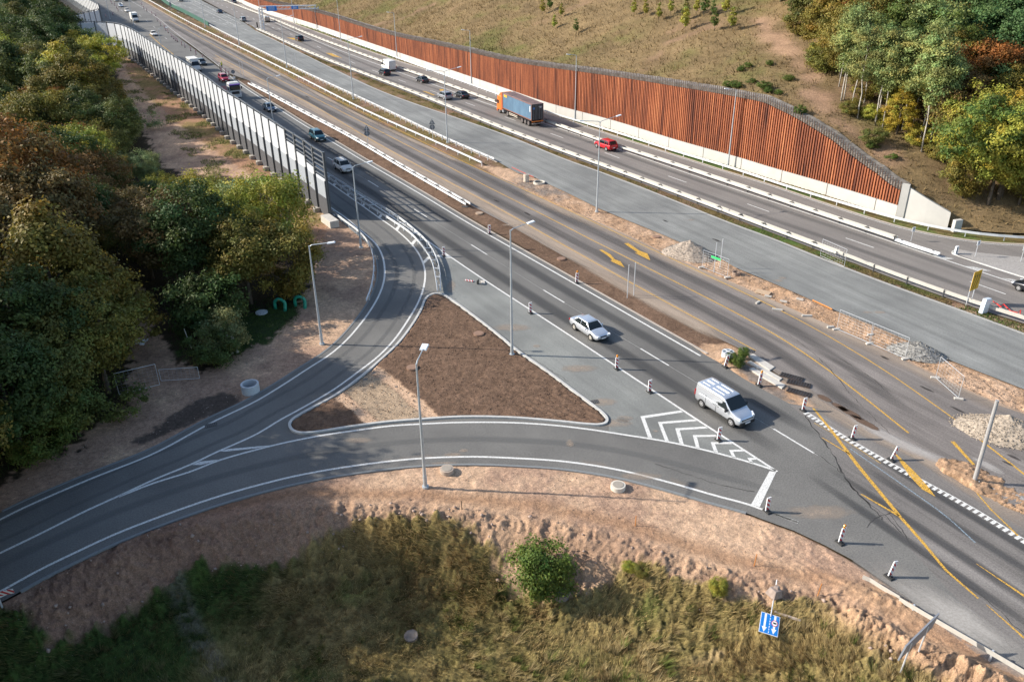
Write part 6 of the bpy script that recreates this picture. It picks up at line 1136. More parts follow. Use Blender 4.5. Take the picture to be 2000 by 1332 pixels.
# ============================================================ vegetation
m, n, b = newmat('leaves'); oi = n.nodes.new('ShaderNodeObjectInfo'); at = n.nodes.new('ShaderNodeAttribute'); at.attribute_name = 'lv'
c_ = mixc(n, 1, oi.outputs['Color'], at.outputs['Color'], 'MULTIPLY'); L(n, c_, b.inputs['Base Color']); b.inputs['Roughness'].default_value = .6; b.inputs['Specular IOR Level'].default_value = .25
tl = n.nodes.new('ShaderNodeBsdfTranslucent'); L(n, c_, tl.inputs[0]); mx = n.nodes.new('ShaderNodeMixShader'); mx.inputs[0].default_value = .28; L(n, b.outputs[0], mx.inputs[1]); L(n, tl.outputs[0], mx.inputs[2]); L(n, mx.outputs[0], n.nodes['Material Output'].inputs[0]); leafM = m
m, n, b = newmat('grass_blades'); at = n.nodes.new('ShaderNodeAttribute'); at.attribute_name = 'col'; L(n, at.outputs['Color'], b.inputs['Base Color']); b.inputs['Roughness'].default_value = .8; b.inputs['Specular IOR Level'].default_value = .15
tl = n.nodes.new('ShaderNodeBsdfTranslucent'); L(n, at.outputs['Color'], tl.inputs[0]); mx = n.nodes.new('ShaderNodeMixShader'); mx.inputs[0].default_value = .25; L(n, b.outputs[0], mx.inputs[1]); L(n, tl.outputs[0], mx.inputs[2]); L(n, mx.outputs[0], n.nodes['Material Output'].inputs[0]); bladeM = m
barkM = simple('bark', (.10, .08, .06), .95, 0, .35, 3, .5); birchM = simple('bark_birch', (.40, .37, .32), .85, 0, .45, 2.5, .2)
def crown(name, R, Hc, zc, shape, nc, nl, ls, cl=1.1, seed=0, flat=.6):
    r = np.random.default_rng(seed); C = []
    lob = r.normal(size=(5, 3)); lob /= np.linalg.norm(lob, axis=1)[:, None]; la = r.uniform(.15, .55, 5)
    while len(C) < nc:
        d = r.normal(size=3); d /= np.linalg.norm(d); rad = r.uniform(.35, 1) ** .45
        k = 1 + sum(a * max(0, float(d @ l)) ** 3 for a, l in zip(la, lob)) - .18 * r.random()
        x, y, z = d * rad * k
        if shape == 'conic': f = (z + 1) / 2; w = (1 - f) ** .75 * 1.15 + .12; x, y = x * w, y * w
        if shape == 'dome' and z < -.35: z = -.35 + (z + .35) * .4
        if shape == 'vase': f = (z + 1) / 2; w = .55 + .6 * f; x, y = x * w, y * w
        C.append((x * R, y * R, zc + z * Hc / 2))
    C = np.array(C); ci = r.integers(0, nc, nl); sz = r.uniform(.6, 1.3, nc); o = r.normal(size=(nl, 3)) * np.array([cl, cl, cl * flat]) * .55 * sz[ci][:, None]; P = C[ci] + o
    out = P - np.array([0, 0, zc - Hc * .2]); out /= np.linalg.norm(out, axis=1)[:, None] + 1e-6; on = o / (np.linalg.norm(o, axis=1)[:, None] + 1e-6)
    N_ = on * .7 + out * .5 + r.normal(size=(nl, 3)) * .55 + np.array([0, 0, .35]); N_ /= np.linalg.norm(N_, axis=1)[:, None]
    a = np.cross(N_, r.normal(size=(nl, 3))); a /= np.linalg.norm(a, axis=1)[:, None]; c = np.cross(N_, a); s = ls * r.uniform(.6, 1.3, nl)[:, None]; a = a * s; c = c * s * .62
    V = np.stack([P - a, P - c * .9, P + a, P + c * .9], 1).reshape(-1, 3); F = np.arange(nl * 4).reshape(-1, 4)
    cb = r.uniform(.72, 1.3, nc)[ci] * r.uniform(.75, 1.25, nl); hue = r.normal(size=nc)[ci] * .10 + r.normal(size=nl) * .05; col_ = np.stack([cb * (1 + hue), cb, cb * (1 - hue * .5)], 1); return arrmesh(name, V, F, leafM, np.repeat(col_, 4, 0), 'lv')
def trunkmesh(name, h, r0, m_, limbs=6, spread=2.2, seed=0, lean=.3, l0=.4):
    r = random.Random(seed); mb = MB(); lx, ly = r.uniform(-lean, lean), r.uniform(-lean, lean); pts = [(lx * (k / 6) ** 1.5 * 1.5 + r.uniform(-.06, .06) * k, ly * (k / 6) ** 1.5 * 1.5 + r.uniform(-.06, .06) * k, h * k / 6 - (.4 if k == 0 else 0)) for k in range(7)]
    mb.path(pts, [r0 * (1.25 - .17 * k) for k in range(7)], 7)
    for i in range(limbs):
        f = l0 + (1 - l0) * (i + .5) / limbs; z = h * f; a = r.uniform(0, 6.28); k = int(f * 6); x0_, y0_ = pts[min(k, 6)][0], pts[min(k, 6)][1]; s = spread * r.uniform(.6, 1.1) * (1.2 - f * .6)
        mb.path([(x0_, y0_, z), (x0_ + math.cos(a) * s * .5, y0_ + math.sin(a) * s * .5, z + s * .35), (x0_ + math.cos(a) * s, y0_ + math.sin(a) * s, z + s * .8)], [r0 * .4, r0 * .25, r0 * .1], 5)
    return mb.mesh(name, m_, smooth=True)
PR = {}
def proto(k, cm, tm): PR.setdefault(k, []).append((cm, tm))
for s in range(4): proto('broad', crown('crown', 4.2, 8.0, 7.6, 'round', 130, 21000, .165, 1.0, s), trunkmesh('trunk', 8.5, .24, barkM, 8, 2.6, s))
for s in range(3): proto('conic', crown('crown', 3.9, 10.0, 7.0, 'conic', 130, 20000, .155, .85, 20 + s, .5), trunkmesh('trunk', 10, .22, barkM, 8, 1.8, s))
for s in range(3): proto('loose', crown('crown', 3.8, 6.6, 4.9, 'vase', 95, 16000, .14, .85, 40 + s, .8), trunkmesh('trunk', 6, .16, barkM, 11, 2.4, s, .6, .15))
for s in range(3): proto('bush', crown('crown', 2.6, 3.8, 1.9, 'dome', 70, 11000, .125, .7, 60 + s), trunkmesh('trunk', 2.6, .09, barkM, 7, 1.3, s, .3, .1))
for s in range(3): proto('birch', crown('crown', 2.1, 7.6, 10.2, 'round', 60, 9000, .14, .8, 80 + s), trunkmesh('trunk', 12.5, .10, birchM, 6, 1.6, s + 4, .8, .62))
proto('sapling', crown('crown', .75, 3.4, 2.6, 'conic', 26, 900, .16, .4, 90), trunkmesh('trunk', 3, .04, barkM, 3, .4, 3)); proto('pine', crown('crown', 1.0, 2.6, 1.5, 'conic', 26, 1500, .13, .35, 91), trunkmesh('trunk', 2, .05, barkM, 3, .4, 3))
proto('near', crown('crown', 1.62, 3.3, 1.75, 'round', 90, 9500, .095, .50, 95, .9), trunkmesh('trunk', 2.0, .07, barkM, 9, .9, 5, .2, .1))
PAL = dict(DG=(.042, .062, .016), G=(.062, .088, .017), OL=(.115, .098, .020), YG=(.19, .18, .028), OR=(.16, .075, .02), BR=(.115, .075, .026), GG=(.13, .15, .06), Y=(.20, .155, .02), BG=(.045, .085, .028), BRG=(.08, .088, .022), PB=(.16, .18, .06))
NAMES = {'broad': 'broadleaf_tree', 'conic': 'pointed_tree', 'loose': 'willow_tree', 'bush': 'shrub', 'birch': 'birch_tree', 'sapling': 'sapling', 'pine': 'young_conifer', 'near': 'round_bush'}
CATN = {'broad': 'tree', 'conic': 'tree', 'loose': 'tree', 'bush': 'shrub', 'birch': 'tree', 'sapling': 'sapling', 'pine': 'sapling', 'near': 'bush'}
def tree(kind, p, s, pal, label, group=None, sz=1.0, jit=.18):
    cm, tm = random.choice(PR[kind]); t = empty(NAMES[kind], p, random.uniform(0, 6.28), label, CATN[kind], group); t.scale = (s, s, s * sz); c = link('crown', cm, t); k = tuple(q_ * 1.65 for q_ in PAL[pal]); j = random.uniform(1 - jit, 1 + jit); c.color = (k[0] * j * random.uniform(.9, 1.1), k[1] * j, k[2] * j, 1); link('trunk', tm, t); return t
def crownpos(u, v, zc): g_ = G(u, v, zc); return (g_[0], g_[1], 0)
placed = []
# --- named trees by the road
for u, v, zc, kind, s, pal, lb in ((525,425,4.6,'loose',1.2,'YG','yellow-green willow at the right edge of the lone group, sunlit, by the slip road bend'), (470,400,4.2,'loose',.9,'GG','grey-green willow just behind the sunlit yellow-green willow'), (440,455,5.0,'broad',.8,'YG','olive broadleaf tree in the middle of the lone roadside group'), (380,500,4.6,'broad',.95,'DG','dark tree on the left of the lone roadside group'), (480,530,3.6,'broad',.75,'OL','dark shrubby tree in front of the olive one in the lone group'), (562,515,3.8,'loose',1.0,'OL','low olive tree by the orange dirt, right end of the lone group'),
    (405,370,4.8,'loose',.8,'YG','upright leafy tree with dark branches behind the lone group'), (350,385,4.4,'bush',1.3,'G','bright green shrub at the upper left of the lone group'), (395,590,2.6,'bush',1.25,'DG','dark shrub above the grass clearing'), (330,480,5,'broad',.9,'BR','dull brown tree between the wood and the lone group'), (432,640,2.0,'bush',.8,'GG','pale green bush beside the leaning concrete posts'), (420,682,1.4,'bush',.75,'DG','dark bush in front of the pale green bush at the clearing'),
    (120,610,5.5,'conic',1.25,'OL','tall olive pointed tree beside the dirt track, left of the white bag'), (195,600,5.0,'conic',.95,'OL','narrow olive tree right of the tall pointed one by the track'), (190,690,3.8,'broad',.8,'OL','low olive tree above the shaded wire fence'), (60,680,5,'broad',1.0,'DG','dark tree at the left edge above the shaded verge'), (110,740,3.4,'broad',.75,'BRG','dull green tree left of the shaded wire fence'), (30,830,3.0,'broad',.85,'DG','lowest dark tree at the left edge'), (150,790,2.0,'bush',.9,'BRG','shrub on the shaded verge below the wire fence'), (70,860,1.6,'bush',.8,'G','last small shrub on the shaded verge at lower left'),
    (55,430,7.5,'broad',1.45,'OR','big orange-brown tree at the left edge of the wood'), (100,480,6,'broad',1.15,'BR','brown-green tree in front of the big orange-brown tree'), (20,520,6,'broad',1.2,'BR','brown tree at the left edge below the orange-brown tree')):
    p = crownpos(u, v, zc); placed.append(p[:2] + (3.5 * s,)); tree(kind, p, s, pal, lb, None, jit=.05)
# --- left wood
poly = [(-320,-90),(130,-60),(140,60),(165,75),(200,95),(215,130),(235,170),(262,200),(278,250),(296,300),(322,335),(345,350),(340,400),(300,440),(310,520),(250,545),(240,600),(150,560),(20,640),(-40,700),(-120,980),(-420,980)]
polyW = np.array(poly, float); cand = []; r2 = np.random.default_rng(11)
yy = 44.0
while yy < 430:
    st = 5.4 + max(0, yy - 130) * .018; xx = -260.0
    while xx < -18: cand.append((xx + r2.uniform(-1.7, 1.7), yy + r2.uniform(-1.7, 1.7), st)); xx += st
    yy += st * .93
cand = np.array(cand); pu = np.array([proj((x, y, 6.5)) for x, y, _ in cand]); ok = sdist(pu[:, 0], pu[:, 1], polyW) > 0; cnt = 0
pts_ok = [tuple(c) for c, k, q in zip(cand, ok, pu) if k and q[0] > -150]
LB = {'DG': 'dark green tree in the crowded wood on the left', 'G': 'mid green tree in the crowded wood on the left', 'OL': 'olive tree in the crowded wood on the left', 'YG': 'yellow-green tree in the crowded wood on the left', 'OR': 'orange-tinged tree in the crowded wood on the left', 'BR': 'brown-leaved tree in the crowded wood on the left', 'GG': 'grey-green willow in the left wood near the sandy strip', 'Y': 'bright yellow tree in the left wood', 'BRG': 'dull green tree in the crowded wood on the left'}
for x, y, st in pts_ok:
    if any((x - a) ** 2 + (y - b_) ** 2 < (r_ * .8) ** 2 for a, b_, r_ in placed): continue
    u, v = proj((x, y, 6.5)); q = random.random()
    if v > 330: pal = 'DG' if q < .45 else ('BR' if q < .65 else ('OL' if q < .8 else 'BRG'))
    elif u > 200 - (v - 100) * .2 and v > 60: pal = 'GG' if q < .42 else ('OL' if q < .6 else ('YG' if q < .75 else ('BRG' if q < .92 else 'Y')))
    elif u < 120 and v > 180: pal = 'OL' if q < .35 else ('OR' if q < .5 else ('BRG' if q < .75 else 'DG'))
    elif v < 110: pal = 'DG' if q < .5 else ('GG' if q < .7 else 'BRG')
    else: pal = 'OL' if q < .25 else ('BRG' if q < .5 else ('DG' if q < .8 else 'YG'))
    edge_ = sdist(np.array([u]), np.array([v]), polyW)[0] < 26; kind = random.choice(['loose', 'bush', 'loose']) if edge_ or pal in ('GG',) else random.choice(['broad', 'broad', 'conic', 'loose'])
    s = random.uniform(.8, 1.15) * (1.15 if y > 150 and not edge_ else 1) * (.9 if y < 100 else 1); s = s * (.72 if edge_ and kind != 'bush' else 1) * (.68 if u > 190 and v > 300 else (.85 if u > 150 else 1))
    if kind == 'bush': s *= 1.25
    tree(kind, (x, y, -.1), s, pal, LB[pal], 'trees of the left wood'); cnt += 1
    if cnt > 225: break
print('left trees', cnt)
# tall trees continuing the wood just outside the left edge; they shade the slip road
cnt = 0
for y in np.arange(14, 86, 6.0):
    for k in range(3):
        x = -(.60 * y + 17.5) - 6.0 * k + random.uniform(-1.5, 1.5)
        if k == 0 and y > 60: continue
        tree('broad', (x, y + random.uniform(-2, 2), -.5), random.uniform(1.45, 1.75) if y > 40 else random.uniform(.95, 1.15), 'DG', 'tall dark tree of the wood just outside the left edge of the picture', 'tall trees beyond the left edge', 1.05); cnt += 1
# --- hillside wood on the right
polyR = np.array([(1480,-80),(1505,20),(1560,95),(1612,150),(1640,200),(1690,240),(1760,280),(1820,320),(1862,360),(1890,405),(1940,425),(2160,430),(2300,200),(2300,-120)], float); cnt = 0; yy = 96.0; cand = []
while yy < 330:
    st = 4.5 + max(0, yy - 130) * .02; xx = 40.0
    while xx < 230: cand.append((xx + r2.uniform(-1.6, 1.6), yy + r2.uniform(-1.6, 1.6))); xx += st
    yy += st * .93
cand = np.array(cand); hz_ = hill_h(cand[:, 0], cand[:, 1]); 
for (x, y), z in zip(cand, hz_):
    if z < 0: continue
    u, v = proj((x, y, z))
    if sdist(np.array([u]), np.array([v]), polyR)[0] < 0 or u > 2080 or v < -90: continue
    if any(abs(u - a) < 16 and abs(v - b_) < 8 for a, b_ in ((1650, 197), (1690, 232), (1725, 250), (1770, 255), (1800, 297))): continue
    if sdist(np.array([u]), np.array([v]), np.array([(1625,150),(1860,285),(1890,335),(1850,345),(1635,240)], float))[0] > 0: continue
    q = random.random(); kind = random.choice(['broad', 'broad', 'loose', 'conic'])
    if v > 330: pal = 'YG' if q < .45 else ('OL' if q < .75 else 'G')
    elif u < 1640: pal = 'G' if q < .3 else ('OL' if q < .7 else 'BRG')
    elif u > 1820 and 90 < v < 300: pal = 'BG' if q < .6 else ('OR' if q < .8 else 'OL')
    elif v < 90: pal = 'BR' if q < .35 else ('OR' if q < .55 else ('OL' if q < .85 else 'YG'))
    else: pal = 'PB' if q < .4 else ('OL' if q < .7 else ('Y' if q < .75 else 'G'))
    ed = sdist(np.array([u]), np.array([v]), polyR)[0] < 22; s = random.uniform(.8, 1.1)
    if ed: kind = 'bush'; s = random.uniform(.6, 1.1); pal = random.choice(['OL', 'YG', 'BRG', 'OL'])
    tree(kind, (x, y, z - .3), s, pal, {'bush': 'scrubby bush along the edge of the hillside wood'}.get(kind, {'YG': 'yellow-green', 'OL': 'olive', 'G': 'mid green', 'BRG': 'dull green', 'BG': 'deep green', 'OR': 'rust-orange', 'BR': 'brown', 'PB': 'pale green', 'Y': 'bright yellow'}[pal] + ' tree in the hillside wood on the right'), 'trees of the hillside wood'); cnt += 1
    if cnt > 230: break
print('right trees', cnt)
for i, (u, v, s) in enumerate(((1638,170,.95),(1643,197,1.1),(1648,195,1.0),(1664,205,1.05),(1675,232,1.05),(1688,203,1.0),(1709,244,1.1),(1713,236,1.0),(1724,250,1.0),(1762,255,1.1),(1780,260,1.0),(1800,297,1.25),(1797,275,1.2),(1815,288,1.1),(1841,305,.6),(1875,310,.7))):
    p = ground(u, v); tree('birch', p - [0, 0, .2], s * .82, 'PB', 'slender white-trunked birch, number %d from the left along the wood edge' % (i + 1) if False else ['white-trunked birch at the upper left end of the birch row', 'tall white-trunked birch left of a leaning twin', 'white-trunked birch right of its leaning twin', 'thin birch with yellow undergrowth at its foot', 'birch standing alone before the dark gap', 'short birch behind the row', 'straight bright birch in the middle of the row', 'thin birch just behind the straight bright one', 'thin birch with a twin trunk shadow right of the middle', 'birch right of the bright yellow tree', 'birch between the yellow tree and the tallest birches', 'tallest birch in the lower part of the row', 'birch close behind the tallest one', 'thin birch right of the tallest one', 'small leaning birch at the lower end of the row', 'small bare birch near the yellow-green trees'][i], 'birches along the hillside wood')
for i, (u, v, s, pal, kd) in enumerate(((1905,345,.95,'YG','broad'),(1975,345,1.0,'YG','loose'),(1880,385,.8,'OL','loose'),(1930,400,.9,'YG','broad'),(1990,400,.8,'OL','loose'),(1865,330,.8,'OL','broad'),(1700,232,.5,'YG','bush'),(1740,246,.55,'Y','bush'),(1660,222,.5,'OL','bush'),(1790,280,.6,'YG','bush'),(1830,310,.6,'OL','bush'),(1690,195,.7,'OL','loose'),(1735,205,.75,'BRG','broad'),(1775,225,.8,'BRG','broad'),(1815,250,.8,'OL','broad'),(1850,280,.8,'BR','broad'),(1640,150,.7,'OL','loose'))):
    tree(kd, ground(u, v) - [0, 0, .2], s, pal, {'YG': 'yellow-green', 'OL': 'olive', 'Y': 'golden', 'BRG': 'dull green', 'BR': 'brown'}[pal] + ' ' + {'broad': 'broadleaf tree', 'loose': 'loose-crowned tree', 'bush': 'undergrowth bush'}[kd] + ' among the birches of the hillside wood edge', 'undergrowth and trees by the birches')
p = ground(1752, 262); tree('conic', p, .55, 'Y', 'bright yellow slender tree among the birches'); p = ground(1950, 390); tree('broad', p, 1.0, 'YG', 'large yellow-green tree at the lower right of the hillside wood')
SP = [(240,118),(950,128),(1042,135),(1145,160),(1238,120),(1350,250),(1440,118),(1568,130),(1578,245),(1715,245),(1500,130),(1350,170),(1665,130),(330,232),(295,90),(500,270),(385,140)]
for i, (a, c) in enumerate(SP):
    tree('sapling', ground(1000 + a / 4, c / 4), random.uniform(.6, 1.0), random.choice(['YG', 'G', 'YG', 'OL']), 'slim green sapling planted on the dry hillside above the rusty wall', 'saplings on the hillside')
for i, (u, v, s) in enumerate(((1446,140,.5),(1460,132,.6),(1422,170,.6),(1437,172,.7),(1492,175,.8),(1470,162,.5),(1503,128,.5),(1540,158,.6),(1500,182,.6),(1520,185,.5),(1700,290,.6),(1745,310,.5))):
    tree('bush', ground(u, v), s * .42, 'G', 'small dark green shrub on the slope just above the rusty wall' if i < 10 else 'small dark green shrub on the slope near the birches', 'small shrubs on the slope', .8)
for u, v, s, pal, lb in ((1705,282,.5,'BRG','low dull green shrub between the rusty wall and the birches'), (1560,225,.3,'G','tiny green shrub close to the stone coping'), (505,27+0,.3,'G','x')):
    if lb != 'x': tree('bush', ground(u, v), s, pal, lb)
tree('near', tuple(ground(1055, 1158)), 1.0, 'G', 'lone round bright green bush in the foreground grass below the gullied slope').children[0].color = (.12, .17, .03, 1)
tree('near', tuple(ground(1402, 1162)), .32, 'YG', 'small pale green tuft bush at the foot of the raw slope'); tree('near', tuple(ground(1252, 1118)), .3, 'OL', 'low spreading green weed bush at the slope foot', None, .45); tree('near', tuple(ground(1228, 1112)), .25, 'YG', 'small olive weed bush beside the spreading green one', None, .5)
for u, v in ((1451, 700), (1441, 718), (1428, 710)): tree('near', tuple(G(u, v, .05)), .28, 'G', 'small fresh green weed on the rubble by the crossed-lid shaft', 'weeds on the rubble')
# --- grass blades (uncountable)
def blades(name, x, y, z, h, wdt, lean, col_, label, cat_='grass'):
    N_ = len(x); r = np.random.default_rng(5); a = r.uniform(0, 6.283, N_); dx, dy = np.cos(a) * wdt / 2, np.sin(a) * wdt / 2; b0 = np.stack([x, y, z], 1); tp = b0 + np.stack([lean[:, 0] * h, lean[:, 1] * h, h], 1)
    V = np.stack([b0 - np.stack([dx, dy, 0 * dx + .03], 1), b0 + np.stack([dx, dy, 0 * dx - .03], 1), tp], 1).reshape(-1, 3); F = np.arange(N_ * 3).reshape(-1, 3)
    cc = np.stack([col_ * .85, col_ * .85, col_ * 1.25], 1).reshape(-1, 3); return tag(link(name, arrmesh(name, V, F, bladeM, cc.clip(0, .8), 'col')), label, cat_, kind='stuff')
r3 = np.random.default_rng(3)
def strip_pts(P, w0, w1, N_):
    a = arclen(P); s = r3.uniform(0, a[-1], N_); p = at_s(P, s); nn = normals(P); i = np.clip(np.searchsorted(a, s), 0, len(P) - 1); o_ = r3.uniform(min(w0, w1), max(w0, w1), N_); return p + nn[i] * o_[:, None]
def inpoly(X_, Y_, P): return sdist(X_, Y_, P)
NB = 330000; x = r3.uniform(-45, 42, NB); y = r3.uniform(22, 47, NB); d = inpoly(x, y, toeP); fdens = fbm(x, y, 4, .5)
k = (d + fbm(x, y, 4, .35) * 1.6 + fbm(x, y, 3, 1.6) * 1.2 > .15) & (r3.random(NB) < np.clip(.8 + fdens * 1.8, .12, 1)) & ~((x > 8) & (fbm(x + 9, y - 3, 4, .22) > .17)) & ~((x > 19) & (fbm(x, y, 5, .35) + .5 * fbm(x, y, 5, 1.6) > -.02)); x, y, d = x[k], y[k], d[k]
z = front_h(x, y)[0] - .05 + fbm(x, y, 5, .35) * .12 + fbm(x, y, 5, 1.6) * .35 * .8
tall = np.zeros(len(x)); 
for u_, v_, rx_, ry_ in ((800,1080,3.5,2),(900,1110,3.5,2.5),(870,1060,3,2),(960,1090,1.5,1.5),(720,1090,2,1.5),(1440,1200,3,2),(1500,1290,3.5,1.2),(1560,1300,3,1),(1290,1160,3,1),(570,1150,1,1)):
    c = G2(u_, v_, -2.5); tall = np.maximum(tall, np.exp(-((x - c[0]) / rx_) ** 2 - ((y - c[1]) / ry_) ** 2))
h = r3.uniform(.12, .42, len(x)) * (1 + 1.5 * np.clip(fbm(x + 3, y, 4, .25) + .1, 0, .4)) + tall * r3.uniform(.1, .6, len(x)); h *= ss(-.3, 1.0, d + .6)
la = fbm(x, y, 3, .12) * 9; ln = np.stack([np.cos(la) * .6 - .2, np.sin(la) * .6 - .35], 1) + r3.normal(size=(len(x), 2)) * .35
dryf = np.clip(ss(-19, -11, x + 12 * fbm(x, y, 5, .35)) * (.86 + 1.6 * fbm(x, y, 4, .4)) + tall * .5 + r3.normal(size=len(x)) * .18, 0, 1)[:, None]
g1, g2_, g3 = np.array([.11, .125, .04]), np.array([.24, .20, .075]), np.array([.48, .36, .17]); cc = np.where(dryf < .5, g1 + (g2_ - g1) * dryf * 2, g2_ + (g3 - g2_) * (dryf - .5) * 2); rr_ = (fbm(x - 7, y, 4, .6) > .14)[:, None]; cc = np.where(rr_, cc * .5 + np.array([.13, .065, .03]) * .7, cc); cc = cc * r3.uniform(.6, 1.35, len(x))[:, None]
blades('meadow_grass', x, y, z, h, r3.uniform(.02, .05, len(x)), ln, cc, 'rough dry and green grass covering the foreground below the slope')
# straw tussocks standing out of the meadow
NT = 2600; tx, ty = r3.uniform(-34, 30, NT), r3.uniform(26, 44, NT); kt = (inpoly(tx, ty, toeP) > .8) & (fbm(tx, ty, 4, .22) > -.05) & (r3.random(NT) < np.clip(.35 + (tx + 10) * .03, .12, 1)); tx, ty = tx[kt], ty[kt]; nb = 46
ti = np.repeat(np.arange(len(tx)), nb); aa = r3.uniform(0, 6.283, len(ti)); rr2 = r3.uniform(0, .12, len(ti)); x = tx[ti] + np.cos(aa) * rr2; y = ty[ti] + np.sin(aa) * rr2; z = front_h(x, y)[0] - .03; th = r3.uniform(.35, .95, len(tx))[ti] * r3.uniform(.5, 1.1, len(ti)); wl = fbm(tx, ty, 3, .12)[ti] * 9
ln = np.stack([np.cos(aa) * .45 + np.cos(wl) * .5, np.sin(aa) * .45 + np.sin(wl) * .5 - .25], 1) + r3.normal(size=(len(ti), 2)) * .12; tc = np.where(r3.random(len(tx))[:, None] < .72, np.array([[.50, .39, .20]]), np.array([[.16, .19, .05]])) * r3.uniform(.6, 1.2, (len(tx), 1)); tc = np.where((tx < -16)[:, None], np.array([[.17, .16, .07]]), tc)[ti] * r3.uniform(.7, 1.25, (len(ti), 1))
blades('straw_tussocks', x, y, z, th, r3.uniform(.015, .035, len(ti)), ln, tc, 'pale straw tussocks standing in the foreground grass')
# weeds along the foot of the sound barrier and on the strip
Q = strip_pts(barr, -9, 9, 90000); nearb = np.min(np.hypot(Q[:, 0][:, None] - barr[None, ::6, 0], Q[:, 1][:, None] - barr[None, ::6, 1]), 1); kq = (sdist(Q[:, 0], Q[:, 1], Apoly) < -.2) & (fbm(Q[:, 0], Q[:, 1], 4, .22) + np.exp(-((nearb - 2.2) / 1.2) ** 2) * .22 + np.exp(-((nearb - 8.5) / 1.5) ** 2) * .2 > .21); Q = Q[kq]
blades('strip_weeds', Q[:, 0], Q[:, 1], 0 * Q[:, 0] - .05, r3.uniform(.1, .5, len(Q)), r3.uniform(.05, .14, len(Q)), r3.normal(size=(len(Q), 2)) * .6, (np.array([[.17, .16, .06]]) * (r3.random((len(Q), 1)) < .6) + np.array([[.10, .13, .04]])) * r3.uniform(.5, 1.2, (len(Q), 1)), 'weeds growing on the dirt strip beside the sound barrier')
# hillside grass
NB = 260000; s_i = r3.integers(0, len(hillS), NB); t_ = r3.uniform(0, 1, NB) ** 1.3 * 170; x = hillS[s_i, 0] + HD[0] * t_ + r3.uniform(-.7, .7, NB); y = hillS[s_i, 1] + HD[1] * t_ + r3.uniform(-.7, .7, NB); z = hill_h(x, y); k = (z > 0) & (y > 90) & (np.abs(x) < y * .75); x, y, z, t_ = x[k], y[k], z[k], t_[k]
k = (t_ > .8) & (sdist(x, y, np.array(dirtpath)) + fbm(x, y, 4, .35) * 5 < .5) & (fbm(x + 50, y, 4, .08) + fbm(x, y, 5, .35) * .3 < .2); x, y, z = x[k], y[k], z[k]
dq = np.clip(.80 + 1.6 * fbm(x, y, 5, .06) * -1 + fbm(x, y, 4, .4) * 1.2 + r3.normal(size=len(x)) * .15, 0, 1)[:, None]; cc = np.array([.095, .11, .03]) + (np.array([.25, .175, .085]) - np.array([.095, .11, .03])) * dq; cc = cc * r3.uniform(.6, 1.3, len(x))[:, None]
blades('hillside_grass', x, y, z - .1, r3.uniform(.25, .75, len(x)) * (1 + np.clip(fbm(x, y, 3, .2), 0, .4) * 2), r3.uniform(.10, .24, len(x)), r3.normal(size=(len(x), 2)) * .6 + [-.2, -.2], cc, 'dry brown and green grass covering the hillside above the rusty wall')
# median and verge grass
X_ = []; 
Q = np.concatenate([strip_pts(gB, .3, 3.0, 9000), strip_pts(gD, -.4, -2.0, 12000), strip_pts(gD2, -.3, -2.2, 7000), strip_pts(gF, -.1, -1.6, 9000)]); kk = np.ones(len(Q), bool)
for rp in roads: kk &= sdist(Q[:, 0], Q[:, 1], rp) < -.15
Q = Q[kk & (fbm(Q[:, 0], Q[:, 1], 4, .3) > -.08)]; hhh = hill_h(Q[:, 0], Q[:, 1]) < 0; Q = Q[hhh]
gq = np.clip(.5 + fbm(Q[:, 0], Q[:, 1], 4, .25) * 3, 0, 1)[:, None]; cc = (np.array([.20, .15, .07]) * (1 - gq) + np.array([.08, .12, .03]) * gq) * r3.uniform(.6, 1.3, len(Q))[:, None]
blades('verge_grass', Q[:, 0], Q[:, 1], 0 * Q[:, 0] - .05, r3.uniform(.08, .3, len(Q)), r3.uniform(.04, .12, len(Q)), r3.normal(size=(len(Q), 2)) * .6, cc, 'thin grass along the motorway medians')
Q = np.stack([r3.uniform(-62, -18, 60000), r3.uniform(42, 100, 60000)], 1); k = inpoly(Q[:, 0], Q[:, 1], GP([(370,640),(420,690),(450,712),(490,680),(550,645),(595,610),(600,575),(440,600),(345,640),(350,700)])) + fbm(Q[:, 0], Q[:, 1], 4, .5) * 3 > 0; k2 = inpoly(Q[:, 0], Q[:, 1], GP([(-100,950),(0,925),(70,885),(150,850),(220,800),(235,760),(200,700),(-100,800)])) + fbm(Q[:, 0], Q[:, 1], 4, .5) * 2 > 0; Q = Q[k | k2]
blades('clearing_grass', Q[:, 0], Q[:, 1], 0 * Q[:, 0] - .05, r3.uniform(.1, .4, len(Q)), r3.uniform(.03, .08, len(Q)), r3.normal(size=(len(Q), 2)) * .5, np.array([.05, .09, .02])[None] * r3.uniform(.5, 1.4, len(Q))[:, None], 'green grass of the shaded clearing and verge')
# --- clods and pebbles
def clods(name, Q, z, s, m_, label):
    N_ = len(Q); o = np.array([[1, 0, 0], [-1, 0, 0], [0, 1, 0], [0, -1, 0], [0, 0, 1], [0, 0, -.6]]); f = np.array([[0, 2, 4], [2, 1, 4], [1, 3, 4], [3, 0, 4], [2, 0, 5], [1, 2, 5], [3, 1, 5], [0, 3, 5]]); r = np.random.default_rng(9)
    V = o[None] * (s[:, None, None] * r.uniform(.5, 1.3, (N_, 6, 1))); a = r.uniform(0, 6.28, N_); c_, s_ = np.cos(a)[:, None], np.sin(a)[:, None]; x_, y_ = V[..., 0].copy(), V[..., 1].copy(); V[..., 0] = x_ * c_ - y_ * s_; V[..., 1] = x_ * s_ + y_ * c_
    V += np.concatenate([Q, z[:, None]], 1)[:, None]; F = f[None] + (np.arange(N_) * 6)[:, None, None]; return tag(link(name, arrmesh(name, V.reshape(-1, 3), F.reshape(-1, 3), m_)), label, 'stones', kind='stuff')
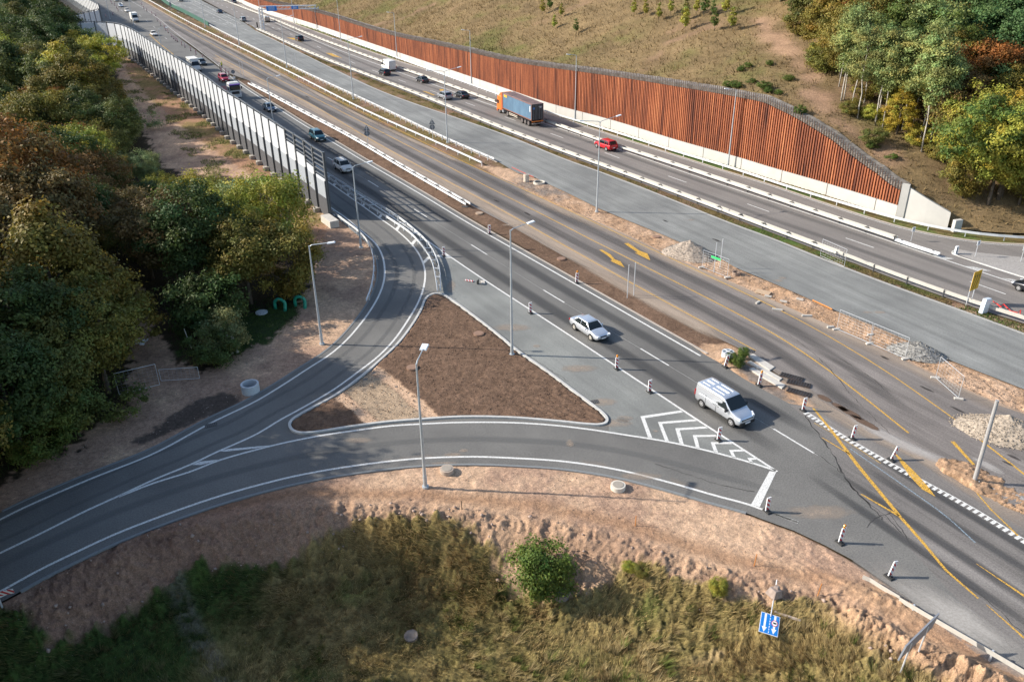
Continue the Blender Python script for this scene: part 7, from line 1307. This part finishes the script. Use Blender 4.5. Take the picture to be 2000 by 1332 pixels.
N_ = 16000; Q = np.stack([r3.uniform(-42, 40, N_), r3.uniform(28, 62, N_)], 1); d1_ = sdist(Q[:, 0], Q[:, 1], frontP); d2_ = sdist(Q[:, 0], Q[:, 1], toeP); fr_, fd_ = front_h(Q[:, 0], Q[:, 1]); k = (d1_ > .3) & (d2_ < .6) & (r3.random(N_) < np.where(fd_ > 0, .8, .22)); Q = Q[k]; zz = fr_[k] + fbm(Q[:, 0], Q[:, 1], 5, .35) * .06
clods('clods', Q, zz - .01, r3.uniform(.015, .065, len(Q)) ** 1.0, simple('clod', (.34, .235, .17), 1, 0, .3, 2), 'clods and pebbles strewn over the raw sandy slope')
N_ = 900; Q = np.stack([r3.uniform(-30, 30, N_), r3.uniform(30, 48, N_)], 1); fr_, fd_ = front_h(Q[:, 0], Q[:, 1]); d2_ = sdist(Q[:, 0], Q[:, 1], toeP); k = (fd_ > -.3) & (d2_ < 1.2) & (r3.random(N_) < np.where((Q[:, 0] > -13) & (Q[:, 0] < -1), 1, .3)); Q = Q[k]; clods('rocks', Q, fr_[k], r3.uniform(.06, .2, len(Q)), simple('rock_pink', (.36, .27, .22), 1, 0, .3, 2), 'pinkish rocks and clods along the raw bank')
N_ = 9000; Q = np.stack([r3.uniform(-20, 14, N_), r3.uniform(50, 92, N_)], 1); Q = Q[sdist(Q[:, 0], Q[:, 1], isl) > .3]; clods('soil_crumbs', Q, 0 * Q[:, 0] + .10, r3.uniform(.02, .08, len(Q)), simple('crumb', (.15, .095, .065), 1, 0, .35, 2), 'crumbs of brown soil on the triangle island')
N_ = 5000; Q = np.stack([r3.uniform(-70, -18, N_), r3.uniform(48, 110, N_)], 1); Q = Q[sdist(Q[:, 0], Q[:, 1], GP(zones[0][0])) > .5]; clods('dirt_pebbles', Q, 0 * Q[:, 0] - .03, r3.uniform(.02, .07, len(Q)), simple('pebble', (.36, .29, .24), 1, 0, .3, 2), 'pebbles on the dirt verge left of the slip road')
Q = np.concatenate([strip_pts(edgeB, .3, 3.2, 2600)]); kk = np.ones(len(Q), bool)
for rp in roads: kk &= sdist(Q[:, 0], Q[:, 1], rp) < -.1
Q = Q[kk]; clods('strip_stones', Q, 0 * Q[:, 0] + .02, r3.uniform(.02, .09, len(Q)), simple('clod2', (.38, .27, .19), 1, 0, .35, 2), 'clods and stones on the sandy strip between the two carriageways')
